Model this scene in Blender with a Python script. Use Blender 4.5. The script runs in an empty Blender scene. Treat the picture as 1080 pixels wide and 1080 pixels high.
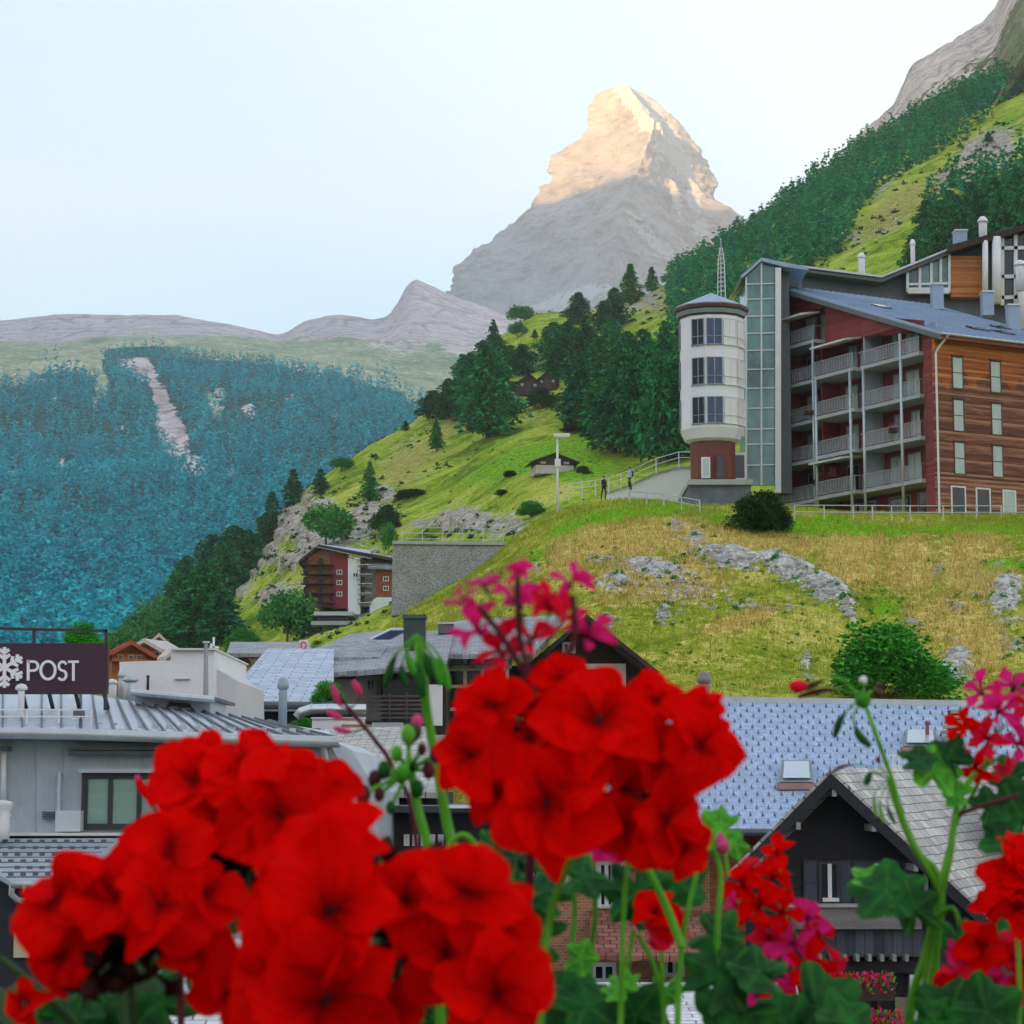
import bpy, math, random
import numpy as np
from mathutils import Vector, Matrix

# ------------------------------------------------------------------ camera
S = bpy.context.scene
COL = S.collection
F = 2400.0; CZ = 10.0; PITCH = math.atan(290.0 / F)
cam_d = bpy.data.cameras.new("camera"); cam = bpy.data.objects.new("camera", cam_d); COL.objects.link(cam)
cam.location = (0, 0, CZ); cam.rotation_euler = (math.pi / 2 + PITCH, 0, 0)
cam_d.sensor_width = 36; cam_d.lens = F / 1080 * 36
cam_d.clip_start = 0.05; cam_d.clip_end = 60000
cam_d.dof.use_dof = True; cam_d.dof.focus_distance = 160; cam_d.dof.aperture_fstop = 36
S.camera = cam

# ------------------------------------------------------------------ sky, sun, exposure
SUN_EL = math.radians(5.0)
TO_SUN = Vector((-0.5, -0.866, 0)).normalized()
TO_SUN = Vector((TO_SUN.x * math.cos(SUN_EL), TO_SUN.y * math.cos(SUN_EL), math.sin(SUN_EL)))
W = bpy.data.worlds.new("World"); S.world = W; W.use_nodes = True
nt = W.node_tree
bg = nt.nodes['Background']
sky = nt.nodes.new('ShaderNodeTexSky'); sky.sky_type = 'NISHITA'; sky.sun_disc = False
sky.sun_elevation = SUN_EL; sky.sun_rotation = math.atan2(TO_SUN.x, TO_SUN.y)
sky.altitude = 1600; sky.air_density = 1.0; sky.dust_density = 1.5; sky.ozone_density = 2.6
gam = nt.nodes.new('ShaderNodeGamma'); gam.inputs[1].default_value = 0.46     # hazy, even morning sky
nt.links.new(sky.outputs[0], gam.inputs[0]); nt.links.new(gam.outputs[0], bg.inputs[0]); bg.inputs[1].default_value = 0.15
sl = bpy.data.lights.new("sun", 'SUN'); sl.energy = 4.6; sl.angle = math.radians(0.5); sl.color = (1.0, 0.62, 0.20)
so = bpy.data.objects.new("sun", sl); COL.objects.link(so)
so.rotation_euler = TO_SUN.to_track_quat('Z', 'Y').to_euler(); so.location = (0, -50, 200)
S.view_settings.view_transform = 'Standard'; S.view_settings.look = 'None'; S.view_settings.gamma = 1
S.view_settings.exposure = 2.68
S.cycles.use_denoising = True
S.cycles.max_bounces = 8; S.cycles.volume_bounces = 4; S.cycles.transparent_max_bounces = 12
S.cycles.sample_clamp_indirect = 8

# ------------------------------------------------------------------ helpers
def P(px, py, Y):
    """point of the world seen at photo pixel px, py at world distance Y"""
    x = (px - 540) / F; u = (540 - py) / F
    dy = math.cos(PITCH) - math.sin(PITCH) * u; dz = math.sin(PITCH) + math.cos(PITCH) * u
    t = Y / dy
    return Vector((x * t, Y, CZ + dz * t))
def Pn(px, py, Y):
    px = np.asarray(px, float); py = np.asarray(py, float); Y = np.asarray(Y, float)
    x = (px - 540) / F; u = (540 - py) / F
    dy = math.cos(PITCH) - math.sin(PITCH) * u; dz = math.sin(PITCH) + math.cos(PITCH) * u
    t = Y / dy
    return np.stack([x * t, Y + 0 * t, CZ + dz * t], -1)
def pix(v):
    v = np.asarray(v, float)
    z = v[..., 2] - CZ; y = v[..., 1]
    fwd = y * math.cos(PITCH) + z * math.sin(PITCH); up = -y * math.sin(PITCH) + z * math.cos(PITCH)
    return 540 + F * v[..., 0] / fwd, 540 - F * up / fwd

def tag(o, label=None, cat=None, group=None, kind=None):
    if label: o['label'] = label
    if cat: o['category'] = cat
    if group: o['group'] = group
    if kind: o['kind'] = kind
    return o
def thing(name, label, cat, loc=(0, 0, 0), rotz=0, group=None):
    o = bpy.data.objects.new(name, None); COL.objects.link(o)
    o.location = loc; o.rotation_euler = (0, 0, rotz); o.empty_display_size = 0.2
    return tag(o, label, cat, group)
def dup(o, parent=None):
    c = o.copy(); COL.objects.link(c)
    if parent is not None: c.parent = parent
    for ch in o.children: dup(ch, c)
    return c

class MB:
    def __init__(s): s.v = []; s.f = []; s.at = {}
    def quad(s, a, b, c, d):
        n = len(s.v); s.v += [tuple(a), tuple(b), tuple(c), tuple(d)]; s.f.append((n, n + 1, n + 2, n + 3)); return s
    def tri(s, a, b, c):
        n = len(s.v); s.v += [tuple(a), tuple(b), tuple(c)]; s.f.append((n, n + 1, n + 2)); return s
    def box(s, x0, x1, y0, y1, z0, z1):
        n = len(s.v)
        s.v += [(x0, y0, z0), (x1, y0, z0), (x1, y1, z0), (x0, y1, z0), (x0, y0, z1), (x1, y0, z1), (x1, y1, z1), (x0, y1, z1)]
        s.f += [(n, n + 3, n + 2, n + 1), (n + 4, n + 5, n + 6, n + 7), (n, n + 1, n + 5, n + 4), (n + 1, n + 2, n + 6, n + 5), (n + 2, n + 3, n + 7, n + 6), (n + 3, n, n + 4, n + 7)]
        return s
    def prism(s, pts, off):
        """closed polygon pts (3d) extruded by vector off"""
        n = len(s.v); k = len(pts); off = Vector(off)
        s.v += [tuple(p) for p in pts] + [tuple(Vector(p) + off) for p in pts]
        s.f.append(tuple(range(n, n + k))); s.f.append(tuple(reversed(range(n + k, n + 2 * k))))
        for i in range(k):
            j = (i + 1) % k; s.f.append((n + i, n + k + i, n + k + j, n + j))
        return s
    def slab(s, a, b, c, d, th):
        """quad a b c d given thickness th downwards"""
        return s.prism([a, b, c, d], (0, 0, -th))
    def bar(s, a, b, w, h=None):
        """rectangular bar from a to b"""
        a = Vector(a); b = Vector(b); h = h or w
        d = (b - a).normalized(); up = Vector((0, 0, 1)) if abs(d.z) < 0.95 else Vector((1, 0, 0))
        r = d.cross(up).normalized() * w / 2; u = r.cross(d).normalized() * h / 2
        return s.prism([a - r - u, a + r - u, a + r + u, a - r + u], b - a)
    def tube(s, pts, rad, n=8, cap=True):
        pts = [Vector(p) for p in pts]
        if not hasattr(rad, '__len__'): rad = [rad] * len(pts)
        base = len(s.v); prev = None
        for i, p in enumerate(pts):
            d = (pts[min(i + 1, len(pts) - 1)] - pts[max(i - 1, 0)]).normalized()
            if prev is None:
                up = Vector((0, 0, 1)) if abs(d.z) < 0.9 else Vector((1, 0, 0)); r = d.cross(up).normalized()
            else: r = (prev - d * prev.dot(d)).normalized()
            prev = r; u = d.cross(r)
            for k in range(n):
                a = 2 * math.pi * k / n; s.v.append(tuple(p + (r * math.cos(a) + u * math.sin(a)) * rad[i]))
        for i in range(len(pts) - 1):
            for k in range(n):
                k2 = (k + 1) % n; s.f.append((base + i * n + k, base + i * n + k2, base + (i + 1) * n + k2, base + (i + 1) * n + k))
        if cap:
            s.f.append(tuple(base + k for k in reversed(range(n)))); e = base + (len(pts) - 1) * n
            s.f.append(tuple(e + k for k in range(n)))
        return s
    def lathe(s, c, prof, n=16):
        c = Vector(c)
        return s.tube([c + Vector((0, 0, z)) for r, z in prof], [max(r, 1e-4) for r, z in prof], n)
    def ball(s, c, r, n=8, sq=(1, 1, 1)):
        base = len(s.v); c = Vector(c); m = n // 2
        for i in range(m + 1):
            t = math.pi * i / m
            for k in range(n):
                a = 2 * math.pi * k / n
                s.v.append((c.x + r * sq[0] * math.sin(t) * math.cos(a), c.y + r * sq[1] * math.sin(t) * math.sin(a), c.z + r * sq[2] * math.cos(t)))
        for i in range(m):
            for k in range(n):
                k2 = (k + 1) % n; s.f.append((base + i * n + k, base + (i + 1) * n + k, base + (i + 1) * n + k2, base + i * n + k2))
        return s
    def build(s, name, mat, parent=None, smooth=False, label=None):
        me = bpy.data.meshes.new(name); me.from_pydata(s.v, [], s.f); me.update()
        if mat and mat.name.endswith('petal') and not s.at: s.at = {'along': [1.0] * len(s.v), 'across': [0.0] * len(s.v)}
        for an, av in s.at.items(): me.attributes.new(an, 'FLOAT', 'POINT').data.foreach_set('value', av)
        if mat: me.materials.append(mat)
        if smooth: me.polygons.foreach_set('use_smooth', [True] * len(me.polygons))
        o = bpy.data.objects.new(name, me); COL.objects.link(o)
        if parent is not None: o.parent = parent
        if label: o['label'] = label
        return o
def npmesh(name, V, Fa, mat, parent=None, smooth=False, attrs=None):
    """mesh from numpy vertices and equal-sized faces"""
    me = bpy.data.meshes.new(name); V = np.ascontiguousarray(V, dtype=np.float32); Fa = np.ascontiguousarray(Fa, dtype=np.int32)
    k = Fa.shape[1]; nf = len(Fa)
    me.vertices.add(len(V)); me.vertices.foreach_set('co', V.ravel())
    me.loops.add(nf * k); me.loops.foreach_set('vertex_index', Fa.ravel())
    me.polygons.add(nf); me.polygons.foreach_set('loop_start', np.arange(nf, dtype=np.int32) * k)
    me.polygons.foreach_set('use_smooth', np.full(nf, smooth))
    for an, av in (attrs or {}).items():
        at = me.attributes.new(an, 'FLOAT', 'POINT'); at.data.foreach_set('value', np.ascontiguousarray(av, dtype=np.float32).ravel())
    me.update(calc_edges=True); me.validate()
    if mat: me.materials.append(mat)
    o = bpy.data.objects.new(name, me); COL.objects.link(o)
    if parent is not None: o.parent = parent
    return o

# numpy value noise
_rs = np.random.RandomState(7); _T = _rs.rand(64, 64, 64).astype(np.float32)
def vnoise(p):
    i = np.floor(p).astype(int); f = p - i; f = f * f * (3 - 2 * f); i &= 63; j = (i + 1) & 63
    x0, y0, z0 = i[..., 0], i[..., 1], i[..., 2]; x1, y1, z1 = j[..., 0], j[..., 1], j[..., 2]
    fx, fy, fz = f[..., 0], f[..., 1], f[..., 2]
    def L(a, b, t): return a + (b - a) * t
    return L(L(L(_T[x0, y0, z0], _T[x1, y0, z0], fx), L(_T[x0, y1, z0], _T[x1, y1, z0], fx), fy),
             L(L(_T[x0, y0, z1], _T[x1, y0, z1], fx), L(_T[x0, y1, z1], _T[x1, y1, z1], fx), fy), fz)
def fbm(p, oct=5, gain=0.5, ridged=False, off=0.0):
    p = np.asarray(p, float) + off; a = 1.0; s = 0; t = 0
    for _ in range(oct):
        n = vnoise(p)
        if ridged: n = 1 - np.abs(2 * n - 1)
        s = s + a * n; t += a; a *= gain; p = p * 2.03 + 13.7
    return s / t * 2 - 1
def blobs(PX, PY, L):
    m = np.zeros(np.shape(PX))
    for b in L:
        x, y, rx, ry = b[:4]; an = math.radians(b[4]) if len(b) > 4 else 0; st = b[5] if len(b) > 5 else 1
        dx = PX - x; dy = PY - y
        a = (dx * math.cos(an) + dy * math.sin(an)) / rx; c = (-dx * math.sin(an) + dy * math.cos(an)) / ry
        m = np.maximum(m, st * np.exp(-(a * a + c * c)))
    return m

# ------------------------------------------------------------------ materials
class N:
    """tiny node-tree builder"""
    def __init__(s, name):
        s.m = bpy.data.materials.new(name); s.m.use_nodes = True; s.t = s.m.node_tree
        s.b = s.t.nodes['Principled BSDF']; s.o = s.t.nodes['Material Output']; s.tc = None
    def n(s, typ, **kw):
        x = s.t.nodes.new(typ)
        for k, v in kw.items(): setattr(x, k, v)
        return x
    def l(s, a, b): s.t.links.new(a, b)
    def co(s, w='Object', sc=None, rot=None):
        if s.tc is None: s.tc = s.n('ShaderNodeTexCoord')
        if sc is None and rot is None: return s.tc.outputs[w]
        mp = s.n('ShaderNodeMapping'); s.l(s.tc.outputs[w], mp.inputs[0])
        if sc is not None: mp.inputs['Scale'].default_value = sc if hasattr(sc, '__len__') else (sc, sc, sc)
        if rot is not None: mp.inputs['Rotation'].default_value = rot
        return mp.outputs[0]
    def noise(s, co, scale=1, detail=6, rough=0.55, dist=0):
        x = s.n('ShaderNodeTexNoise'); s.l(co, x.inputs['Vector']); x.inputs['Scale'].default_value = scale
        x.inputs['Detail'].default_value = detail; x.inputs['Roughness'].default_value = rough; x.inputs['Distortion'].default_value = dist
        return x.outputs['Fac']
    def ramp(s, fac, stops):
        r = s.n('ShaderNodeValToRGB'); s.l(fac, r.inputs[0]); e = r.color_ramp.elements
        while len(e) < len(stops): e.new(0.5)
        for i, (p, c) in enumerate(stops):
            e[i].position = p; e[i].color = (c, c, c, 1) if not hasattr(c, '__len__') else (*c[:3], 1)
        return r.outputs[0]
    def mix(s, fac, a, b, mode='MIX'):
        x = s.n('ShaderNodeMix', data_type='RGBA', blend_type=mode)
        for sock, v in ((x.inputs[0], fac), (x.inputs[6], a), (x.inputs[7], b)):
            if hasattr(v, 'links'): s.l(v, sock)
            elif hasattr(v, '__len__'): sock.default_value = (*v[:3], 1)
            else: sock.default_value = v
        return x.outputs[2]
    def math(s, op, a, b=0.0, clamp=False):
        x = s.n('ShaderNodeMath', operation=op, use_clamp=clamp)
        for sock, v in ((x.inputs[0], a), (x.inputs[1], b)):
            if hasattr(v, 'links'): s.l(v, sock)
            else: sock.default_value = v
        return x.outputs[0]
    def attr(s, name): return s.n('ShaderNodeAttribute', attribute_name=name).outputs['Fac']
    def bump(s, h, st=0.3, dist=0.05):
        x = s.n('ShaderNodeBump'); s.l(h, x.inputs['Height']); x.inputs['Strength'].default_value = st; x.inputs['Distance'].default_value = dist
        s.l(x.outputs[0], s.b.inputs['Normal']); return x
    def set(s, col=None, rough=None, **kw):
        if col is not None:
            if hasattr(col, 'links'): s.l(col, s.b.inputs['Base Color'])
            else: s.b.inputs['Base Color'].default_value = (*col[:3], 1)
        if rough is not None:
            if hasattr(rough, 'links'): s.l(rough, s.b.inputs['Roughness'])
            else: s.b.inputs['Roughness'].default_value = rough
        for k, v in kw.items(): s.b.inputs[k.replace('_', ' ')].default_value = v
        return s.m
def mul(c, k): return tuple(x * k for x in c)
def simple(name, col, rough=0.7, var=0.25, scale=1.5, bump=0.15, metal=0.0, stretch=(1, 1, 1), bd=0.02):
    m = N(name); co = m.co('Object', stretch)
    a = m.noise(co, scale, 6); b = m.noise(co, scale * 9, 4)
    f = m.math('ADD', m.math('MULTIPLY', a, 0.65), m.math('MULTIPLY', b, 0.35))
    c = m.ramp(f, [(0.3, mul(col, 1 - var)), (0.7, mul(col, 1 + var))])
    m.bump(b, bump, bd)
    return m.set(c, rough, Metallic=metal)
def planks(name, c1, c2, pitch=0.18, axis=2, rough=0.7, grain=1.0):
    """boards laid along one axis; pitch = board width; axis = the axis across the boards"""
    m = N(name); co = m.co('Object'); sp = m.n('ShaderNodeSeparateXYZ'); m.l(co, sp.inputs[0])
    v = m.math('DIVIDE', sp.outputs[axis], pitch); fr = m.math('FRACT', v); fl = m.math('FLOOR', v)
    w = m.n('ShaderNodeTexWhiteNoise', noise_dimensions='1D'); m.l(fl, w.inputs['W'])
    sc = [0.5, 0.5, 0.5]; sc[axis] = 9 * grain
    g = m.noise(m.co('Object', sc), 1.5, 6, 0.6); big = m.noise(co, 0.35, 4)
    f = m.math('ADD', m.math('MULTIPLY', w.outputs[0], 0.3), m.math('ADD', m.math('MULTIPLY', g, 0.45), m.math('MULTIPLY', big, 0.35)))
    c = m.ramp(f, [(0.35, c1), (0.72, c2)])
    gap = m.ramp(fr, [(0.0, 0.25), (0.07, 1.0), (0.95, 1.0), (1.0, 0.25)])
    c = m.mix(1.0, c, gap, 'MULTIPLY'); m.bump(gap, 0.5, 0.02)
    return m.set(c, rough)
def glass(name, col=(0.02, 0.03, 0.04), rough=0.06):
    m = N(name); m.bump(m.noise(m.co('Object'), 0.8, 2), 0.03, 0.05); return m.set(col, rough, Metallic=0.0, **{'Specular_IOR_Level': 0.45})
# ------------------------------------------------------------------ terrain
def interp_cols(xs, ys, q):
    """monotone-ish smooth interpolation"""
    xs = np.array(xs, float); ys = np.array(ys, float)
    lin = np.interp(q, xs, ys); h = 6.0
    return (lin + np.interp(q - h, xs, ys) + np.interp(q + h, xs, ys)) / 3
class Loft:
    def __init__(s, pxs, rows, x0, x1, nx, per):
        q = np.linspace(x0, x1, nx); R = []
        for Y, py in rows:
            py = interp_cols(pxs, py, q) if hasattr(py, '__len__') else np.full(nx, float(py))
            Yv = interp_cols(pxs, Y, q) if hasattr(Y, '__len__') else np.full(nx, float(Y))
            R.append((Yv, py))
        Ys = []; Py = []
        for k in range(len(R) - 1):
            for t in np.arange(per) / per:
                p0 = R[max(k - 1, 0)]; p1 = R[k]; p2 = R[k + 1]; p3 = R[min(k + 2, len(R) - 1)]
                def cr(i):
                    m1 = (p2[i] - p0[i]) / 2; m2 = (p3[i] - p1[i]) / 2
                    d = p2[i] - p1[i]; m1 = np.where(np.abs(m1) > 2 * np.abs(d), np.sign(m1) * 2 * np.abs(d), m1); m2 = np.where(np.abs(m2) > 2 * np.abs(d), np.sign(m2) * 2 * np.abs(d), m2)
                    return (2*t**3-3*t**2+1)*p1[i] + (t**3-2*t**2+t)*m1 + (-2*t**3+3*t**2)*p2[i] + (t**3-t**2)*m2
                Ys.append(cr(0)); Py.append(cr(1))
        Ys.append(R[-1][0]); Py.append(R[-1][1])
        s.Y = np.array(Ys); s.py = np.array(Py); s.px = np.tile(q, (len(Ys), 1)); s.q = q
        s.V = Pn(s.px, s.py, s.Y)
    def normals(s):
        du = np.gradient(s.V, axis=1); dv = np.gradient(s.V, axis=0); n = np.cross(du, dv); n /= np.linalg.norm(n, axis=-1, keepdims=True) + 1e-9
        n[n[..., 2] < 0] *= -1; return n
    def build(s, name, mat, attrs=None, smooth=True):
        r, c = s.V.shape[:2]; idx = np.arange(r * c).reshape(r, c)
        Fa = np.stack([idx[:-1, :-1], idx[:-1, 1:], idx[1:, 1:], idx[1:, :-1]], -1).reshape(-1, 4)
        s.PX, s.PY = pix(s.V)
        o = npmesh(name, s.V.reshape(-1, 3), Fa, mat, None, smooth, attrs); o['kind'] = 'structure'; return o
    def at(s, px, py):
        """first ground point met looking along pixel px, py"""
        j = int(np.clip(np.searchsorted(s.q, px), 1, len(s.q) - 1)); t = (px - s.q[j - 1]) / (s.q[j] - s.q[j - 1])
        Vc = s.V[:, j - 1] * (1 - t) + s.V[:, j] * t; pc = pix(Vc)[1]
        for i in range(len(pc) - 1):
            if pc[i] >= py > pc[i + 1]:
                k = (pc[i] - py) / (pc[i] - pc[i + 1]); return Vector(Vc[i] * (1 - k) + Vc[i + 1] * k)
        return Vector(Vc[int(np.argmin(pc))])
    def height(s, x, y):
        d = (s.V[..., 0] - x) ** 2 + (s.V[..., 1] - y) ** 2; i = int(np.argmin(d)); return float(s.V.reshape(-1, 3)[i, 2])

def ground_mat(name, ga, gb, gc, ra, rb, sc=1.0, dry=None, bump=0.6, bd=0.3, brk=1.5):
    """grass of three tones, 'dry' and 'green' areas, broken by rock where the attribute 'rock' is high"""
    m = N(name); co = m.co('Object', sc)
    n1 = m.noise(co, 0.35, 6, 0.6); n2 = m.noise(co, 2.2, 5, 0.65); n3 = m.noise(co, 9.0, 3, 0.7)
    g = m.ramp(m.math('ADD', m.math('MULTIPLY', n1, 0.6), m.math('MULTIPLY', n2, 0.4)), [(0.40, ga), (0.5, gb), (0.60, gc)])
    if dry:
        d = m.ramp(m.math('ADD', m.math('MULTIPLY', n2, 0.6), m.math('MULTIPLY', n3, 0.4)), [(0.35, dry[0]), (0.5, dry[1]), (0.65, dry[2])])
        fd = m.ramp(m.math('ADD', m.attr('dry'), m.math('MULTIPLY', m.math('SUBTRACT', n2, 0.5), 1.1)), [(0.38, 0.0), (0.62, 1.0)])
        g = m.mix(fd, g, d)
        fg = m.ramp(m.math('ADD', m.attr('green'), m.math('MULTIPLY', m.math('SUBTRACT', n2, 0.5), 0.7)), [(0.35, 0.0), (0.65, 1.0)])
        g = m.mix(fg, g, m.ramp(n3, [(0.3, dry[3]), (0.7, dry[4])]))
    g = m.mix(0.6, g, m.ramp(n3, [(0.35, 0.35), (0.5, 1.0), (0.65, 1.5)]), 'MULTIPLY')  # mottling: darker tufts and the shadows among them put into the colour
    vo = m.n('ShaderNodeTexVoronoi', feature='DISTANCE_TO_EDGE'); m.l(m.co('Object', (0.7 * sc, 0.7 * sc, 1.5 * sc)), vo.inputs['Vector']); vo.inputs['Scale'].default_value = 0.9
    r = m.ramp(m.math('ADD', m.math('MULTIPLY', n2, 0.5), m.math('MULTIPLY', n3, 0.5)), [(0.33, mul(ra, 0.35)), (0.46, ra), (0.6, rb)])
    r = m.mix(m.ramp(vo.outputs['Distance'], [(0.0, 0.6), (0.06, 0.0)]), r, mul(ra, 0.4))
    fr = m.ramp(m.math('ADD', m.attr('rock'), m.math('MULTIPLY', m.math('SUBTRACT', m.math('ADD', m.math('MULTIPLY', n2, 0.6), m.math('MULTIPLY', n3, 0.4)), 0.5), brk)), [(0.47, 0.0), (0.55, 1.0)])
    c = m.mix(fr, g, r)
    m.bump(m.math('ADD', m.math('MULTIPLY', n3, 0.4), m.math('ADD', n2, m.math('MULTIPLY', n1, 1.0))), bump, bd)
    return m.set(c, 0.95, **{'Specular_IOR_Level': 0.1})

# valley floor
gm = ground_mat('valley_ground', (0.05, 0.08, 0.02), (0.09, 0.12, 0.03), (0.14, 0.13, 0.06), (0.2, 0.2, 0.19), (0.3, 0.3, 0.28))
g = MB().quad((-11000, -8000, 0), (11000, -8000, 0), (11000, 12400, 0), (-11000, 12400, 0)).build('ground', gm); g['kind'] = 'structure'

# --- left mountain with alpine ridge behind
pxs = [-260, -100, 0, 60, 110, 160, 185, 230, 270, 297, 318, 340, 365, 392, 412, 420, 427, 433, 442, 455, 475, 500, 530, 600, 760]
def cst(y): return [y] * len(pxs)
crest = [352, 349, 343, 337, 338, 336, 336, 345, 353, 361, 347, 338, 337, 343, 339, 322, 312, 298, 301, 307, 316, 326, 338, 346, 352]
rows = [(450, cst(895)), (750, cst(745)), (1100, cst(660)), (1500, cst(580)), (2000, cst(495)), (2500, [430] * 6 + [432] * 8 + [440] * 11),
        (2900, [408, 405, 402, 398, 394, 390, 392, 396, 399, 402, 404, 406, 408, 412, 416, 418, 419, 420, 422, 424, 428, 432, 440, 450, 460]),
        (3500, [385] * 4 + [378] * 5 + [384] * 5 + [390] * 11),
        (4600, [365] * 4 + [357] * 4 + [366, 372, 366, 362, 360, 362, 360] + [354, 350, 346, 347, 350, 354, 360, 366, 372, 380]),
        (5500, crest), (6300, [c + 12 for c in crest]), (7500, cst(520)), (8200, cst(700))]
L1 = Loft(pxs, rows, -250, 740, 420, 28)
sl_ = L1.Y / F
wp = L1.V
n = fbm(wp / 420.0, 6, 0.5, True); n2 = fbm(wp / 90.0, 4, 0.5, True, 5.0)
nr = L1.normals()
fade = np.clip((L1.Y - 450) / 800, 0, 1) * np.clip((8200 - L1.Y) / 700, 0, 1)
amp = np.where(np.abs(L1.Y - 5500) < 1400, 0.6, 1.0)
L1.V = L1.V + np.stack([0 * n, 0 * n, 1 + 0 * n], -1) * ((n * 26 + n2 * 6) * fade * amp * np.clip(L1.Y / 2600, 0.3, 1.1))[..., None]
_r1 = np.random.RandomState(21)
rock1 = [(_r1.uniform(0, 430), _r1.uniform(405, 600), _r1.uniform(2, 6), _r1.uniform(2, 5), -30, .62) for _ in range(34)] + [(150, 407, 22, 16, 40, 1.0), (163, 428, 8, 16, -25, .9), (182, 465, 16, 28, -25, 1.1), (200, 502, 15, 22, -20, 1.1), (170, 440, 9, 16, -25, 1.0), (215, 505, 7, 9, 0, .7), (128, 398, 12, 5, 20, .8),
         (245, 512, 10, 7, 0, .7), (262, 450, 14, 5, 20, .7), (232, 435, 9, 12, -30, .6), (10, 500, 12, 5, -20, .7), (20, 412, 20, 6, 0, .6), (353, 453, 8, 5, 0, .7), (305, 440, 10, 4, 20, .6),
         (25, 615, 4, 8, 0, .6), (128, 575, 4, 10, 0, .5), (330, 436, 9, 4, 20, .6), (285, 424, 9, 4, 20, .5), (50, 480, 8, 3, 0, .4)]
mead1 = [(95, 408, 16, 10, 0, 1), (107, 425, 8, 12, 0, 1), (100, 440, 4, 6, 0, .9), (62, 405, 16, 5, 0, .7), (225, 445, 6, 15, -35, .8), (275, 410, 30, 4, 10, .5), (30, 418, 25, 5, 0, .7), (0, 405, 60, 10, 0, .5)]
a_rock = blobs(L1.px, L1.py, rock1)
top = np.clip((372 - L1.py) / 16, 0, 1) * (L1.Y > 2900)
a_rock = np.maximum(a_rock, 0.85 * top); a_rock = np.maximum(a_rock, blobs(L1.px, L1.py, [(425, 345, 60, 40, 0, 1), (500, 350, 60, 40, 0, 1)]))
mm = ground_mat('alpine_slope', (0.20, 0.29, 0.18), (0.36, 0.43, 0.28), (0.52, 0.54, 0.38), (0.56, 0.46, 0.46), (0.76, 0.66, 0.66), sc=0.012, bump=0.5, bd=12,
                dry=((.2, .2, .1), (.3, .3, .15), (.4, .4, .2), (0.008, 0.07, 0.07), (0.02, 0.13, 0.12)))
zr = np.zeros(L1.V.shape[:2])
o = L1.build('mountain', mm, {'rock': a_rock, 'dry': zr, 'green': np.clip((L1.py - np.interp(L1.px, [-250, 0, 40, 70, 100, 114, 150, 200, 240, 300, 360, 400, 440, 740], [420, 418, 405, 402, 412, 385, 380, 388, 395, 402, 410, 420, 434, 450]) + 4) / 10, 0, 1) * (1 - np.clip(blobs(L1.px, L1.py, mead1) * 2 - .3, 0, 1))})

# --- the great peak
lv = [(90, 652, 655, 660), (94, 645, 656, 667), (99, 638, 658, 675), (106, 632, 661, 684), (118, 629, 665, 698), (135, 627, 674, 712), (148, 622, 681, 723), (155, 611, 682, 729),
      (166, 597, 681, 735), (178, 597, 678, 741), (190, 595, 675, 746), (200, 587, 671, 748), (208, 581, 668, 750), (217, 575, 665, 760), (230, 560, 661, 777), (248, 541, 656, 791),
      (270, 515, 650, 806), (290, 496, 645, 822), (312, 481, 640, 840), (345, 450, 632, 870), (400, 400, 620, 910), (480, 330, 600, 960), (600, 250, 580, 1010), (830, 180, 560, 1060)]
ls = np.array([l[0] for l in lv], float); YM = 9500.0
pyq = np.concatenate([np.linspace(90, 320, 200), np.linspace(322, 830, 40)])
xl, xf, xr = (np.interp(pyq, ls, [l[i] for l in lv]) for i in (1, 2, 3))
wd_ = 5.0 * np.clip((pyq - 91) / 8, 0, 1) * np.clip((330 - pyq) / 120, 0.3, 1); xl = xl - wd_; xr = xr + wd_ * .7
nt_ = 360; th = np.linspace(0, 4, nt_, endpoint=False)
V = np.zeros((len(pyq), nt_, 3)); PXm = np.zeros((len(pyq), nt_))
for i, y in enumerate(pyq):
    w = (xr[i] - xl[i]) * YM / F
    cl = Pn(xl[i], y, YM); cf = Pn(xf[i], y, YM - 0.62 * w); cr_ = Pn(xr[i], y, YM + 0.1 * w); cb = Pn((xl[i] + xr[i]) / 2, y, YM + 0.7 * w)
    z = cl[2]; C = [cl, cf, cr_, cb]
    for c in C: c[2] = z
    C[1][0] = Pn(xf[i], y, YM)[0]
    k = np.floor(th).astype(int); t = (th - k)[:, None]; A = np.array(C); a = A[k]; b = A[(k + 1) % 4]
    V[i] = a * (1 - t) + b * t; ctr = A.mean(0)
    sag = (np.sin(math.pi * (th - k)) * 0.10)[:, None]; V[i, :, :2] += ((ctr - V[i]) * sag)[:, :2]
ctr = V.mean(1, keepdims=True); rad = V - ctr; rad[..., 2] = 0; rl = np.linalg.norm(rad, axis=-1, keepdims=True) + 1e-6
d1 = fbm(V / np.array([420, 420, 700.]), 6, 0.55, True)[..., None]; d2 = fbm(V / np.array([160, 160, 60.]), 5, 0.55, True, 3)[..., None]
strat = fbm(V / np.array([900, 900, 55.]), 3, 0.5, False, 9)[..., None]
amp = np.clip(rl / 300, 0.08, 1.0)
V = V + rad / rl * (d1 * 60 + d2 * 46 + strat * 20) * amp
V[..., 2] += (fbm(V / 110., 4, 0.55, True, 31)) * 20 * amp[..., 0]
PXm, PYm = pix(V)
idx = np.arange(V.shape[0] * nt_).reshape(V.shape[0], nt_); id2 = np.roll(idx, -1, 1)
Fa = np.stack([idx[:-1], idx[1:], id2[1:], id2[:-1]], -1).reshape(-1, 4)
front = (np.arange(nt_) * 4 / nt_ < 2)[None, :] * 1.0
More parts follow.
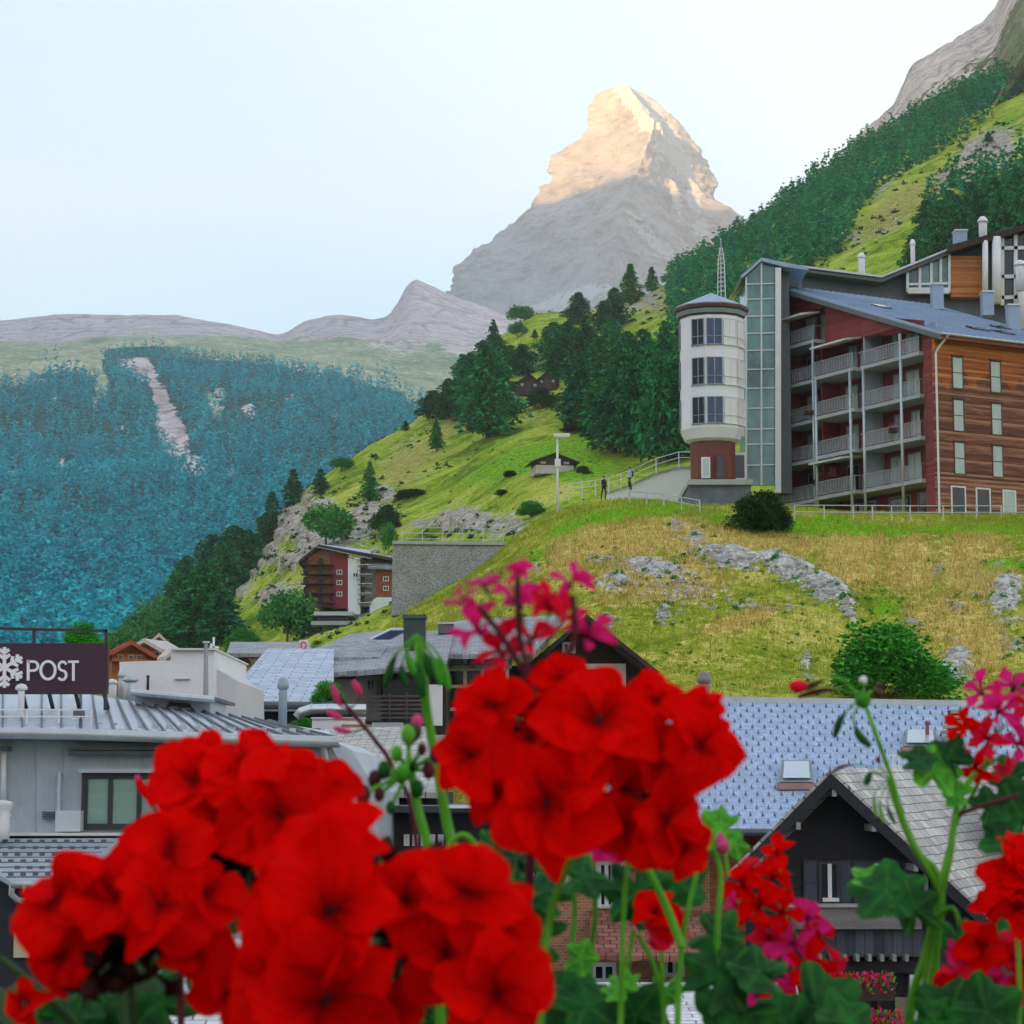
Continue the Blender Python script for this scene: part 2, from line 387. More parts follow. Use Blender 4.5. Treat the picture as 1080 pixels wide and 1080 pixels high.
snow = blobs(PXm, PYm, [(668, 103, 22, 12, 40, 1.1), (686, 122, 15, 20, -40, 1), (705, 150, 12, 30, -35, .95), (722, 180, 10, 26, -25, .85), (732, 208, 9, 22, -15, .7), (712, 205, 6, 28, -10, .65), (693, 140, 5, 40, 0, .6), (700, 262, 22, 9, 35, .62), (675, 240, 10, 30, -35, .55), (740, 240, 12, 10, 0, .6), (620, 310, 40, 6, -10, .8), (585, 322, 30, 6, -10, .8)]) * front
m = N('peak_rock'); co = m.co('Object', (0.004, 0.004, 0.009)); n1 = m.noise(co, 1.0, 8, 0.62); n2 = m.noise(co, 5.0, 8, 0.75)
c = m.ramp(m.math('ADD', m.math('MULTIPLY', n1, 0.5), m.math('MULTIPLY', n2, 0.5)), [(0.38, (0.27, 0.22, 0.22)), (0.48, (0.54, 0.47, 0.48)), (0.60, (0.74, 0.67, 0.69))])
fs = m.ramp(m.math('ADD', m.attr('snow'), m.math('MULTIPLY', m.math('SUBTRACT', n2, 0.5), 2.2)), [(0.34, 0.0), (0.39, 1.0)])
c = m.mix(fs, c, (0.90, 0.90, 0.92)); m.bump(m.math('ADD', n1, m.math('MULTIPLY', n2, 0.9)), 1.0, 60); m.set(c, 0.9)
o = npmesh('mountain_peak', V.reshape(-1, 3), Fa, m.m, None, True, {'snow': snow}); o['kind'] = 'structure'

# --- rocky mountain at the right edge, behind the forest band
pxs = [700, 800, 880, 905, 925, 948, 953, 972, 1000, 1045, 1055, 1062, 1070, 1100, 1300]
crest = [300, 240, 178, 157, 140, 120, 100, 76, 56, 32, 16, -5, -25, -60, -160]
rows = [(1000, [c + 120 for c in crest]), (1500, [c + 60 for c in crest]), (2000, [c + 22 for c in crest]), (2400, crest), (2900, [c + 25 for c in crest]), (3600, [c + 200 for c in crest]), (4300, [min(820, c + 500) for c in crest])]
L5 = Loft(pxs, rows, 710, 1290, 260, 24)
wp = L5.V; n = fbm(wp / 160.0, 6, 0.55, True)
L5.V[..., 2] += n * 20 + fbm(wp / np.array([400, 400, 22.]), 4, 0.5, False, 4) * 6
m5 = ground_mat('mountain_rock', (0.10, 0.13, 0.05), (0.18, 0.2, 0.08), (0.28, 0.27, 0.14), (0.58, 0.48, 0.43), (0.80, 0.70, 0.63), sc=0.02, bump=0.7, bd=10)
zr = np.zeros(L5.V.shape[:2])
L5.build('rock_mountain', m5, {'rock': np.clip(0.9 - np.clip((L5.py - np.interp(L5.px, pxs, crest) - 28) / 40, 0, 0.7), 0, 1), 'dry': zr, 'green': zr})

# --- middle hill and the right-hand mountainside (one surface)
pxs = [40, 120, 180, 260, 300, 330, 365, 400, 440, 480, 520, 560, 600, 640, 680, 720, 760, 800, 850, 900, 1000, 1100, 1250]
rows = [
 (200, [960] * 23),
 (300, [915, 770, 765, 745, 735, 725, 710, 700, 685, 670, 650, 630, 610, 590, 575, 560, 550, 545, 540, 535, 530, 525, 520]),
 (400, [895, 735, 725, 690, 678, 668, 655, 640, 620, 595, 575, 552, 535, 520, 510, 500, 490, 480, 468, 455, 430, 410, 385]),
 (470, [886, 725, 712, 668, 650, 632, 612, 598, 578, 560, 535, 512, 500, 492, 485, 472, 455, 440, 420, 400, 370, 340, 305]),
 (520, [881, 720, 705, 655, 618, 585, 565, 553, 538, 522, 498, 478, 470, 466, 460, 448, 428, 408, 385, 360, 325, 290, 250]),
 (600, [875, 716, 700, 640, 588, 545, 522, 508, 490, 478, 460, 445, 437, 436, 432, 420, 398, 375, 348, 318, 275, 236, 190]),
 (700, [869, 714, 697, 635, 575, 524, 500, 482, 462, 448, 430, 415, 407, 408, 404, 388, 362, 338, 308, 278, 230, 188, 138]),
 (820, [864, 716, 698, 640, 580, 526, 498, 475, 446, 420, 398, 382, 374, 378, 370, 350, 325, 302, 270, 238, 188, 144, 90]),
 (960, [860, 725, 710, 655, 600, 548, 512, 482, 446, 408, 372, 350, 344, 350, 338, 318, 292, 268, 236, 202, 150, 106, 48]),
 (1100, [856, 740, 735, 700, 650, 600, 560, 520, 470, 415, 368, 338, 334, 338, 318, 296, 270, 248, 214, 178, 126, 82, 20]),
 (1250, [854, 770, 770, 745, 710, 680, 650, 620, 570, 500, 430, 380, 362, 358, 328, 302, 272, 246, 208, 172, 118, 72, 5]),
 (1450, [851, 790, 790, 790, 780, 770, 760, 740, 720, 690, 640, 590, 560, 540, 500, 450, 400, 350, 300, 250, 180, 120, 60]),
 (1800, [800] * 18 + [700, 650, 560, 460, 400]),
]
L3 = Loft(pxs, rows, 45, 1240, 800, 26)
rock3 = [(285, 585, 26, 30, 20, .95), (320, 600, 30, 14, 0, .8), (318, 548, 22, 22, -40, .95), (355, 590, 30, 34, 0, .95), (260, 620, 18, 24, 0, .8), (395, 545, 22, 22, 0, .75), (400, 600, 14, 20, 0, .7), (330, 660, 40, 16, 0, .7), (305, 560, 30, 22, -40, .95), (340, 575, 28, 30, 0, .9), (270, 600, 20, 22, 0, .95), (385, 560, 25, 30, 0, .9), (300, 640, 30, 20, 0, .75), (345, 545, 20, 20, 0, .8), (360, 640, 50, 20, 0, .8), (330, 530, 18, 10, -30, .6), (405, 525, 25, 14, 0, .75),
         (500, 560, 50, 14, 0, .95), (470, 565, 40, 8, 0, .9), (545, 560, 20, 14, 0, .7), (1040, 160, 40, 22, -30, .95), (1075, 175, 20, 15, 0, .9), (1000, 185, 25, 12, -35, .7), (935, 205, 40, 6, -40, .5), (690, 322, 20, 12, -20, .7), (672, 330, 14, 12, 0, .6), (560, 372, 40, 8, 0, .5),
         (925, 245, 60, 8, -40, .45), (440, 500, 50, 8, -20, .42), (545, 425, 30, 6, 0, .5), (600, 415, 40, 8, 0, .4), (900, 250, 14, 14, 0, .5), (430, 470, 40, 6, -30, .4), (980, 210, 20, 8, -30, .5)]
dry3 = [(430, 480, 60, 16, -25, .7), (420, 505, 50, 25, -10, .6), (480, 450, 60, 10, -20, .6), (560, 430, 60, 30, 0, .5), (690, 320, 40, 20, 0, .8), (550, 375, 60, 12, 0, .8), (940, 225, 70, 15, -40, .8), (1000, 190, 60, 20, -30, .8), (330, 600, 100, 60, 0, .5)]
grn3 = [(560, 500, 80, 22, -15, .95), (640, 470, 60, 20, 0, .8), (520, 475, 60, 14, -20, .8), (580, 455, 60, 14, 0, .6), (610, 505, 50, 20, 0, .9), (940, 270, 60, 14, -30, .5), (1060, 130, 30, 10, -30, .7), (490, 520, 60, 10, -10, .5)]
aR = blobs(L3.px, L3.py, rock3); aD = blobs(L3.px, L3.py, dry3); aG = blobs(L3.px, L3.py, grn3)
wp = L3.V; fade = np.clip((L3.Y - 220) / 150, 0, 1)
n = fbm(wp / 60.0, 5, 0.5); nk = fbm(wp / np.array([14., 14., 9.]), 5, 0.6, True, 3)
nr = L3.normals()
L3.V = L3.V + nr * ((n * 7 + fbm(wp / 9.0, 4) * 0.9) * fade)[..., None]
hn = nr.copy(); hn[..., 2] *= 0.3
L3.V = L3.V + hn * (nk * 6.5 * np.clip(aR * 1.6 - 0.5, 0, 1))[..., None]
m3 = ground_mat('hill_grass', (0.11, 0.21, 0.008), (0.31, 0.43, 0.018), (0.52, 0.54, 0.10), (0.36, 0.32, 0.27), (0.62, 0.57, 0.50), sc=0.16,
                dry=((0.19, 0.19, 0.045), (0.38, 0.36, 0.08), (0.54, 0.48, 0.16), (0.08, 0.25, 0.004), (0.27, 0.52, 0.01)), bump=0.8, bd=1.5, brk=2.4)
L3.build('hillside', m3, {'rock': aR, 'dry': aD, 'green': aG})

# --- the near hill that carries the hotel
pxs = [250, 330, 360, 400, 430, 470, 520, 545, 570, 600, 650, 700, 740, 800, 860, 920, 990, 1080, 1300]
rows = [
 (88, [1110] * 19),# 925, 920, 915, 910, 900, 890, 880, 870, 860, 860, 860, 860, 860, 860, 860, 860]),
 (100, [1075, 1035, 880, 850, 830, 810, 800, 795, 790, 780, 775, 775, 775, 775, 775, 775, 775, 775, 775]),
 (112, [1049, 1009, 820, 790, 760, 740, 730, 725, 722, 718, 715, 715, 712, 712, 712, 712, 705, 700, 690]),
 (122, [1031, 991, 790, 740, 710, 690, 680, 670, 662, 655, 650, 648, 645, 645, 648, 650, 645, 640, 630]),
 (130, [1019, 979, 770, 705, 680, 662, 645, 632, 620, 610, 602, 598, 594, 592, 594, 600, 600, 595, 590]),
 (138, [1008, 968, 760, 680, 655, 640, 612, 596, 580, 572, 562, 558, 555, 553, 556, 562, 565, 562, 560]),
 (146, [999, 959, 760, 674, 645, 628, 593, 572, 556, 546, 535, 534, 536, 536, 539, 545, 548, 548, 546]),
 (154, [990, 950, 760, 680, 650, 628, 590, 566, 548, 537, 528, 529, 540, 541, 541, 542, 544, 545, 543]),
 (172, [974, 934, 770, 700, 665, 645, 602, 574, 552, 538, 528, 528, 538, 538, 538, 540, 542, 543, 541]),
 (200, [955, 915, 800, 760, 720, 690, 640, 605, 575, 550, 532, 528, 528, 530, 532, 534, 536, 538, 538]),
 (240, [935, 895, 840, 820, 790, 750, 700, 660, 620, 580, 545, 535, 532, 530, 530, 530, 530, 530, 530]),
 (330, [907, 867, 840, 830, 820, 800, 760, 730, 700, 660, 600, 570, 560, 550, 540, 535, 530, 528, 528]),
]
L4 = Loft(pxs, rows, 255, 1290, 900, 28)
rock4 = [(690, 600, 45, 12, 8, .95), (650, 612, 26, 12, 0, .8), (770, 590, 50, 11, 8, .95), (830, 600, 40, 14, 25, 1.0), (870, 622, 34, 14, 30, 1.0), (890, 640, 20, 10, 30, .8), (735, 570, 14, 12, 0, .8), (715, 556, 10, 10, 0, .7), (640, 655, 16, 5, 0, .6), (700, 640, 14, 8, 0, .6),
         (700, 655, 12, 5, 0, .8), (1062, 628, 20, 30, 0, .9), (1010, 700, 20, 22, 40, .9), (1000, 718, 14, 12, 0, .8), (850, 700, 8, 18, 0, .75), (1012, 640, 8, 6, 0, .6), (990, 600, 8, 7, 0, .6), (960, 655, 10, 8, 0, .5), (630, 590, 25, 6, -20, .5), (560, 600, 20, 5, -20, .5), (800, 640, 60, 6, 0, .42), (720, 620, 60, 14, 0, .5), (1070, 680, 14, 14, 0, .5)]
dry4 = [(640, 575, 70, 22, -10, 1.0), (730, 570, 60, 18, 0, 1), (820, 575, 60, 14, 0, .9), (700, 610, 80, 25, 0, .8), (900, 590, 40, 40, 0, .9), (960, 600, 40, 35, 0, .75), (880, 570, 30, 14, 0, .6), (1030, 600, 50, 40, 0, .8), (1030, 680, 40, 40, 0, .8), (780, 660, 60, 14, -20, .65), (660, 630, 60, 14, 0, .5), (1000, 650, 60, 30, 0, .7), (590, 600, 30, 14, -30, .6), (720, 700, 120, 10, 0, .35)]
grn4 = [(640, 545, 60, 8, 0, .9), (560, 590, 30, 10, -35, .95), (530, 605, 20, 7, -35, .8), (900, 558, 90, 9, 4, 1.1), (1010, 560, 100, 10, 0, .95), (860, 552, 60, 7, 0, 1), (1060, 595, 40, 10, 0, .8), (935, 640, 30, 16, 0, .6), (600, 555, 30, 10, -20, .9), (752, 548, 20, 8, 0, .9), (920, 600, 14, 30, 0, .4), (690, 535, 50, 6, 0, .9)]
aR = blobs(L4.px, L4.py, rock4); aD = blobs(L4.px, L4.py, dry4); aG = blobs(L4.px, L4.py, grn4)
wp = L4.V; flat = np.clip((152 - L4.Y) / 10, 0, 1)
L4.V[..., 2] += fbm(wp / 9.0, 5) * 0.9 * flat + fbm(wp / 1.6, 3, 0.5, False, 8) * 0.16 * np.clip((175 - L4.Y) / 20, 0, 1)
nr = L4.normals(); nk = fbm(wp / np.array([2.6, 2.6, 1.7]), 5, 0.62, True, 2)
hn = nr.copy(); hn[..., 2] *= 0.5
L4.V = L4.V + hn * ((nk * 1.15 + 0.2) * np.clip(aR * 2.0 - 0.55, 0, 1))[..., None]
m4 = ground_mat('dry_meadow', (0.16, 0.25, 0.010), (0.38, 0.41, 0.04), (0.62, 0.54, 0.13), (0.42, 0.40, 0.38), (0.78, 0.76, 0.72), sc=0.7,
                dry=((0.32, 0.23, 0.05), (0.64, 0.49, 0.12), (0.80, 0.67, 0.24), (0.08, 0.27, 0.004), (0.24, 0.55, 0.01)), bump=0.9, bd=0.25, brk=2.6)
L4.build('hotel_hill', m4, {'rock': aR, 'dry': aD + 0.12, 'green': aG})

# --- mountains east of the village, outside the picture, placed and sized to keep the valley in shade
def ridge(name, pts, half, mat, seed):
    """ridge along a polyline of (x, y, crest height)"""
    pts = np.array(pts, float); k = 160; t = np.linspace(0, len(pts) - 1, k)
    c = np.stack([np.interp(t, np.arange(len(pts)), pts[:, i]) for i in range(3)], -1)
    d = np.gradient(c[:, :2], axis=0); d /= np.linalg.norm(d, axis=1, keepdims=True); nn = np.stack([-d[:, 1], d[:, 0]], -1)
    w = np.linspace(-1, 1, 41); V = np.zeros((41, k, 3))
    for j, a in enumerate(w):
        V[j, :, :2] = c[:, :2] + nn * a * half; V[j, :, 2] = c[:, 2] * (1 - abs(a) ** 1.15)
    V[..., 2] += fbm(V / 500., 5, 0.5, True, seed) * 60 * (1 - np.abs(w))[:, None]
    idx = np.arange(41 * k).reshape(41, k)
    Fa = np.stack([idx[:-1, :-1], idx[:-1, 1:], idx[1:, 1:], idx[1:, :-1]], -1).reshape(-1, 4)
    o = npmesh(name, V.reshape(-1, 3), Fa, mat, None, True, {'rock': np.full(41 * k, .8), 'dry': np.zeros(41 * k), 'green': np.zeros(41 * k)}); o['kind'] = 'structure'
SD = Vector((TO_SUN.x, TO_SUN.y)).normalized(); PD = Vector((-SD.y, SD.x))
if PD.x < 0: PD = -PD
mc = Vector((455, 9500)) + SD * 6500
hS = 2450 + 6500 * math.tan(SUN_EL)
ridge('east_shade_peak', [(*(mc + PD * t), hS * k) for t, k in ((-3600, .5), (-1900, 1.0), (1100, 1.0), (1900, .45))], 1000, m5, 3)
mb = SD * 6000
ridge('east_shade_mountains', [(*(mb + PD * t), 1880) for t in (-5600, -3000, 0, 3200)], 1700, m5, 8)
# ------------------------------------------------------------------ trees
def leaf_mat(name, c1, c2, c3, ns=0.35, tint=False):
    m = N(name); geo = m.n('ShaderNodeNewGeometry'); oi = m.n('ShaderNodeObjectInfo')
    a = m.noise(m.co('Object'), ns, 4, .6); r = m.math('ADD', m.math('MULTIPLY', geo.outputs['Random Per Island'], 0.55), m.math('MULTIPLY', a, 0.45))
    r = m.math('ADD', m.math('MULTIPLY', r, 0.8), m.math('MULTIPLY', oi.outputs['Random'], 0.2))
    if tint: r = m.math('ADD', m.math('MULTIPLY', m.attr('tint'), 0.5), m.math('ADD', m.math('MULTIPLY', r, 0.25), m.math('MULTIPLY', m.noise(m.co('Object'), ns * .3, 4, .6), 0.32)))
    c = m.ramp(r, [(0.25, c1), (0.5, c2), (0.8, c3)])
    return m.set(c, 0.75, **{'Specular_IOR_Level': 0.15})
M_pine = leaf_mat('pine_needles', (0.004, 0.07, 0.035), (0.012, 0.20, 0.07), (0.07, 0.40, 0.08))
M_larch = leaf_mat('larch_needles', (0.02, 0.15, 0.04), (0.05, 0.28, 0.06), (0.15, 0.45, 0.08))
M_bush = leaf_mat('shrub_leaves', (0.015, 0.14, 0.015), (0.045, 0.30, 0.025), (0.14, 0.52, 0.05))
M_dark = leaf_mat('dark_leaves', (0.006, 0.03, 0.008), (0.015, 0.07, 0.012), (0.04, 0.13, 0.015))
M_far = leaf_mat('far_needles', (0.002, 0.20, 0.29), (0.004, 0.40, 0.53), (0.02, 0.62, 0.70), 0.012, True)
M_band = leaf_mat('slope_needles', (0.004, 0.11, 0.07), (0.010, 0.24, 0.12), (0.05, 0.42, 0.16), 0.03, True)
M_bark = simple('bark', (0.10, 0.07, 0.05), 0.9, 0.35, 3)
def conifer(n, seed, r=0.22, low=0.1, pw=0.8, size=0.05, droop=0.35, rough=0.3):
    """crown of a conifer of height 1 as many small leaf faces on whorled branches: vertices, triangles"""
    R = np.random.RandomState(seed)
    nb = max(6, n // 9); t = low + (1 - low) * (R.rand(nb) ** 0.85)             # branches
    an = R.rand(nb) * 2 * np.pi; lob = 1 + rough * np.sin(an * 3 + t * 14 + seed) + rough * (R.rand(nb) - .5) * 1.6
    q = (t - low) / (1 - low); rr = r * np.clip(1 - q, 0, 1) ** pw * (0.55 + 0.45 * np.clip(q * 6, 0, 1)) * lob + 0.006
    k = R.randint(0, nb, n); s = R.rand(n) ** 0.6
    x = np.cos(an[k]) * rr[k] * s; y = np.sin(an[k]) * rr[k] * s; z = t[k] - droop * rr[k] * s * s + 0.2 * rr[k] * s
    c = np.stack([x, y, z], -1) + (R.rand(n, 3) - .5) * size * np.array([.7, .7, .4])
    out = np.stack([np.cos(an[k]), np.sin(an[k]), -0.35 + 0 * x], -1) + (R.rand(n, 3) - .5) * 1.3; out /= np.linalg.norm(out, axis=1, keepdims=True)
    sd = np.cross(out, R.rand(n, 3) - .5 + np.array([0, 0, .6])); sd /= np.linalg.norm(sd, axis=1, keepdims=True) + 1e-6
    L = size * (0.6 + 0.9 * R.rand(n))[:, None] * (0.55 + 0.6 * (1 - t[k]))[:, None]
    V = np.stack([c - sd * L * .42, c + sd * L * .42, c + out * L * 1.25], 1).reshape(-1, 3); V[:, 2] = np.clip(V[:, 2], 0, 1.03)
    return V, np.arange(3 * n).reshape(-1, 3)
def broad(n, seed, size=0.07, lobes=9, flat=0.8, base=0.18):
    """rounded leafy crown of height about 1 made of leaf clumps around several lobes"""
    R = np.random.RandomState(seed); lc = R.randn(lobes, 3); lc /= np.linalg.norm(lc, axis=1, keepdims=True); lc *= 0.27; lc[:, 2] = np.abs(lc[:, 2]) * flat * 1.2
    lr = 0.16 + 0.12 * R.rand(lobes); k = R.randint(0, lobes, n); d = R.randn(n, 3); d /= np.linalg.norm(d, axis=1, keepdims=True)
    c = lc[k] + d * (lr[k] * (0.45 + 0.62 * R.rand(n)))[:, None]; c[:, 2] += 0.28 + base
    o = d + (R.rand(n, 3) - .5) * 1.5; o /= np.linalg.norm(o, axis=1, keepdims=True); sd = np.cross(o, R.randn(n, 3)); sd /= np.linalg.norm(sd, axis=1, keepdims=True)
    L = size * (0.5 + R.rand(n))[:, None]
    V = np.stack([c - sd * L * .5, c + sd * L * .5, c + o * L], 1).reshape(-1, 3); V[:, 2] = np.clip(V[:, 2], 0, 9)
    return V, np.arange(3 * n).reshape(-1, 3)
def shrub(n, seed, size=0.05):
    """dense shrub leafy down to the ground, height 1, width about 1"""
    R = np.random.RandomState(seed); lobes = 26; a = R.rand(lobes) * 6.28; q = R.rand(lobes) ** .6
    lc = np.stack([np.cos(a) * q * .34, np.sin(a) * q * .34, 0.12 + (0.58 * (1 - q ** 2)) * (0.4 + .6 * R.rand(lobes)) + .05], -1); lr = 0.12 + .10 * R.rand(lobes)
    k = R.randint(0, lobes, n); d = R.randn(n, 3); d /= np.linalg.norm(d, axis=1, keepdims=True); c = lc[k] + d * (lr[k] * (0.35 + 0.75 * R.rand(n)))[:, None]
    o = d + (R.rand(n, 3) - .5) * 1.5; o /= np.linalg.norm(o, axis=1, keepdims=True); sd = np.cross(o, R.randn(n, 3)); sd /= np.linalg.norm(sd, axis=1, keepdims=True)
    L = size * (0.5 + R.rand(n))[:, None]; V = np.stack([c - sd * L * .5, c + sd * L * .5, c + o * L], 1).reshape(-1, 3); V[:, 2] = np.clip(V[:, 2], 0, 1.05)
    return V, np.arange(3 * n).reshape(-1, 3)
def forest(name, pts, hs, mat, label, n=34, kinds=5, r=0.21, size=0.16):
    pts = np.array(pts); hs = np.array(hs); R = np.random.RandomState(5); VV = []; FF = []; TT = []; b = 0
    base = [conifer(n, 40 + i, r=r * (0.8 + 0.12 * i), low=0.05, pw=0.75, size=size) for i in range(kinds)]
    kk = R.randint(0, kinds, len(pts)); ro = R.rand(len(pts)) * 6.28
    for i in range(kinds):
        s = kk == i; V0, F0 = base[i]; c, sn = np.cos(ro[s])[:, None], np.sin(ro[s])[:, None]; h = hs[s][:, None]
        x = (V0[:, 0] * c - V0[:, 1] * sn) * h; y = (V0[:, 0] * sn + V0[:, 1] * c) * h; z = V0[:, 2] * h
        V = np.stack([x, y, z], -1) + pts[s][:, None, :]; m = len(V0)
        F_ = (F0[None] + (np.arange(s.sum()) * m)[:, None, None]).reshape(-1, 3) + b; b += s.sum() * m
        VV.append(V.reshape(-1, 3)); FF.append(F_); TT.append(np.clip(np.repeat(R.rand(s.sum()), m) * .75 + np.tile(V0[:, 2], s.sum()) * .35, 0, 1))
    return tag(npmesh(name, np.concatenate(VV), np.concatenate(FF), mat, attrs={'tint': np.concatenate(TT)}), label, 'forest', None, 'stuff')
R = np.random.RandomState(11)
# forest on the left mountain
ub = [(-250, 420), (0, 418), (40, 405), (70, 402), (100, 412), (114, 385), (150, 380), (200, 388), (240, 395), (300, 402), (360, 410), (400, 420), (440, 434), (740, 450)]
rr_ = R.rand(56000) * (L1.V.shape[0] - 2); cc_ = R.rand(56000) * (L1.V.shape[1] - 2); i = rr_.astype(int); j = cc_.astype(int)
fr = (rr_ - i)[:, None]; fc = (cc_ - j)[:, None]; VL = L1.V
p = (VL[i, j] * (1 - fr) + VL[i + 1, j] * fr) * (1 - fc) + (VL[i, j + 1] * (1 - fr) + VL[i + 1, j + 1] * fr) * fc
qx, qy = pix(p); dist = p[:, 1]
bnd = np.interp(qx, [u[0] for u in ub], [u[1] for u in ub])
clear = np.maximum(blobs(L1.px[i, j], L1.py[i, j], rock1), blobs(L1.px[i, j], L1.py[i, j], mead1))
bnd = bnd + 16 * fbm(p / np.array([110., 110., 400.]), 4, .6, False, 6)
pr = np.clip((L1.py[i, j] - bnd) / 16 + 0.2, 0, 1) ** 1.3 * (clear < 0.33 + 0.2 * R.rand(len(i))) * (fbm(p / 130., 3) > -0.34 - 0.25 * np.clip((L1.py[i, j] - bnd - 30) / 60, -1, 1))
pr *= np.clip((L1.Y[i, j] / 2300), 0.3, 1)
k = (R.rand(len(i)) < pr) & (qx > -160) & (qx < 470) & (dist > 700) & (dist < 3400)
p = p[k]; print('far trees', len(p))
h = (13 + 15 * R.rand(len(p)) ** 1.5) * np.clip(1.25 - p[:, 1] / 7000, .7, 1.2); p[:, 2] -= 0.5
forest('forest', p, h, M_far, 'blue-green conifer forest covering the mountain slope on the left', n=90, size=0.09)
# forest band on the right-hand mountainside
lb = [(690, 352), (712, 366), (760, 340), (800, 325), (850, 292), (868, 280), (890, 262), (905, 232), (925, 212), (950, 194), (985, 168), (1030, 140), (1080, 104), (1250, 20)]
nn = 26000
rr_ = R.rand(nn) * (L3.V.shape[0] - 2); cc_ = R.rand(nn) * (L3.V.shape[1] - 2); i = rr_.astype(int); j = cc_.astype(int)
fr = (rr_ - i)[:, None]; fc = (cc_ - j)[:, None]; VL = L3.V
p = (VL[i, j] * (1 - fr) + VL[i + 1, j] * fr) * (1 - fc) + (VL[i, j + 1] * (1 - fr) + VL[i + 1, j + 1] * fr) * fc
lim = np.interp(L3.px[i, j], [u[0] for u in lb], [u[1] for u in lb]) + 5 * fbm(p / 30., 3)
k = (L3.px[i, j] > 706) & (L3.py[i, j] < lim) & (L3.Y[i, j] < 1280)
k |= (L3.px[i, j] > 980) & (L3.py[i, j] > 205 - 0.15 * (L3.px[i, j] - 980)) & (L3.py[i, j] < 300) & (L3.Y[i, j] < 760) & (L3.Y[i, j] > 450) & (R.rand(nn) < 0.4)
p = p[k]; print('band trees', len(p)); p[:, 2] -= 0.3
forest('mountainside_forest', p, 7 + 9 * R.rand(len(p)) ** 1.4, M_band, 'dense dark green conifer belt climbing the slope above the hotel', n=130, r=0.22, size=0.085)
# single trees on the hill: variants built once, then copied
def tree_proto(i, kind):
    if kind == 'stone': V, Fc = conifer(5200, 70 + i, r=0.34 + .03 * (i % 3), low=0.06, pw=0.55, size=0.052, droop=0.2, rough=0.35)
    elif kind == 'larch': V, Fc = conifer(3200, 90 + i, r=0.21, low=0.10, pw=0.85, size=0.05, droop=0.45, rough=0.4)
    elif kind == 'spruce': V, Fc = conifer(1600, 60 + i, r=0.26, low=0.04, pw=0.8, size=0.07, droop=0.5)
    elif kind == 'round': V, Fc = broad(4200, 80 + i, size=0.05, lobes=14, base=0.12)
    else: V, Fc = shrub(17000, 80 + i, 0.030)
    mat = {'stone': M_pine, 'larch': M_larch, 'spruce': M_pine, 'round': M_larch, 'bush': M_bush, 'dark': M_dark}[kind]
    m = bpy.data.meshes.new('crown'); m.from_pydata(V.tolist(), [], Fc.tolist()); m.materials.append(mat)
    t = MB(); R = random.Random(i)
    pts = [(0, 0, -0.05), (0.004, 0, 0.2), (R.uniform(-.01, .01), R.uniform(-.01, .01), 0.55), (0, 0, 0.93)]
    if kind in ('round', 'bush', 'dark'): pts[-1] = (0, 0, .6); pts[2] = (0.01, 0, .42)
    t.tube(pts, [0.022, 0.018, 0.010, 0.002], 7)
    for k in range(9 if kind in ('round', 'bush', 'dark') else 14):
        z = R.uniform(0.15, 0.5 if kind in ('round', 'bush', 'dark') else 0.85); a = R.uniform(0, 6.28); L = 0.22 * (1.05 - z)
        t.tube([(0, 0, z), (math.cos(a) * L, math.sin(a) * L, z + (0.12 if kind in ('round', 'bush', 'dark') else -0.01))], [0.007, 0.002], 5)
    tm = bpy.data.meshes.new('trunk'); tm.from_pydata(t.v, [], t.f); tm.materials.append(M_bark)
    return m, tm
PROTO = {k: [tree_proto(i, k) for i in range(3)] for k in ('stone', 'larch', 'spruce', 'round', 'bush', 'dark')}
KN = {'stone': 'pine_tree', 'larch': 'larch_tree', 'spruce': 'spruce_tree', 'round': 'round_tree', 'bush': 'shrub', 'dark': 'shrub'}
_tc = [0]
def tree(kind, loc, h, w, label, group=None, cat=None):
    _tc[0] += 1; i = _tc[0]; cm, tm = PROTO[kind][i % 3]
    t = thing(KN[kind], label, cat or ('shrub' if kind in ('bush', 'dark') else 'tree'), loc, i * 1.7, group)
    nat = {'stone': .68, 'larch': .42, 'spruce': .5, 'round': .85, 'bush': .95, 'dark': .95}[kind]
    k = w / (nat * h); t.scale = (h * k, h * k, h)
    for nm, me in (('crown', cm), ('trunk', tm)):
        o = bpy.data.objects.new(nm, me); COL.objects.link(o); o.parent = t
    return t
def gtree(L, kind, px, py, hp, wp, label, group=None, cat=None):
    """tree standing on terrain L where the photo shows its foot, hp x wp photo pixels large"""
    b = L.at(px, py); k = b.y / F
    return tree(kind, b - Vector((0, 0, 0.01 * hp * k)), hp * k, wp * k, label, group, cat)
G1 = 'trees in the dark grove left of the tower'; l1 = 'dark green conifer in the dense grove on the meadow left of the white tower'
for kd, x, y, h, w in [('stone', 600, 395, 58, 50), ('stone', 618, 400, 60, 46), ('stone', 633, 440, 88, 48), ('stone', 612, 452, 82, 46), ('stone', 657, 470, 112, 52), ('stone', 672, 482, 125, 50), ('spruce', 690, 474, 120, 44),
                       ('stone', 697, 488, 122, 50), ('stone', 706, 440, 104, 44), ('stone', 714, 486, 110, 46), ('stone', 649, 478, 82, 46), ('spruce', 630, 460, 70, 40), ('stone', 585, 382, 44, 36), ('stone', 645, 420, 85, 46),
                       ('stone', 680, 440, 96, 50), ('stone', 722, 470, 120, 50), ('stone', 662, 425, 78, 46), ('stone', 740, 480, 110, 50), ('stone', 725, 430, 90, 50), ('spruce', 604, 440, 50, 30), ('stone', 590, 400, 40, 34)]:
    gtree(L3, kd, x, y, h, w, l1, G1)
G2 = 'conifers of the clump on the ridge left of the huts'; l2 = 'dark conifer in the clump on the ridge left of the three wooden huts'
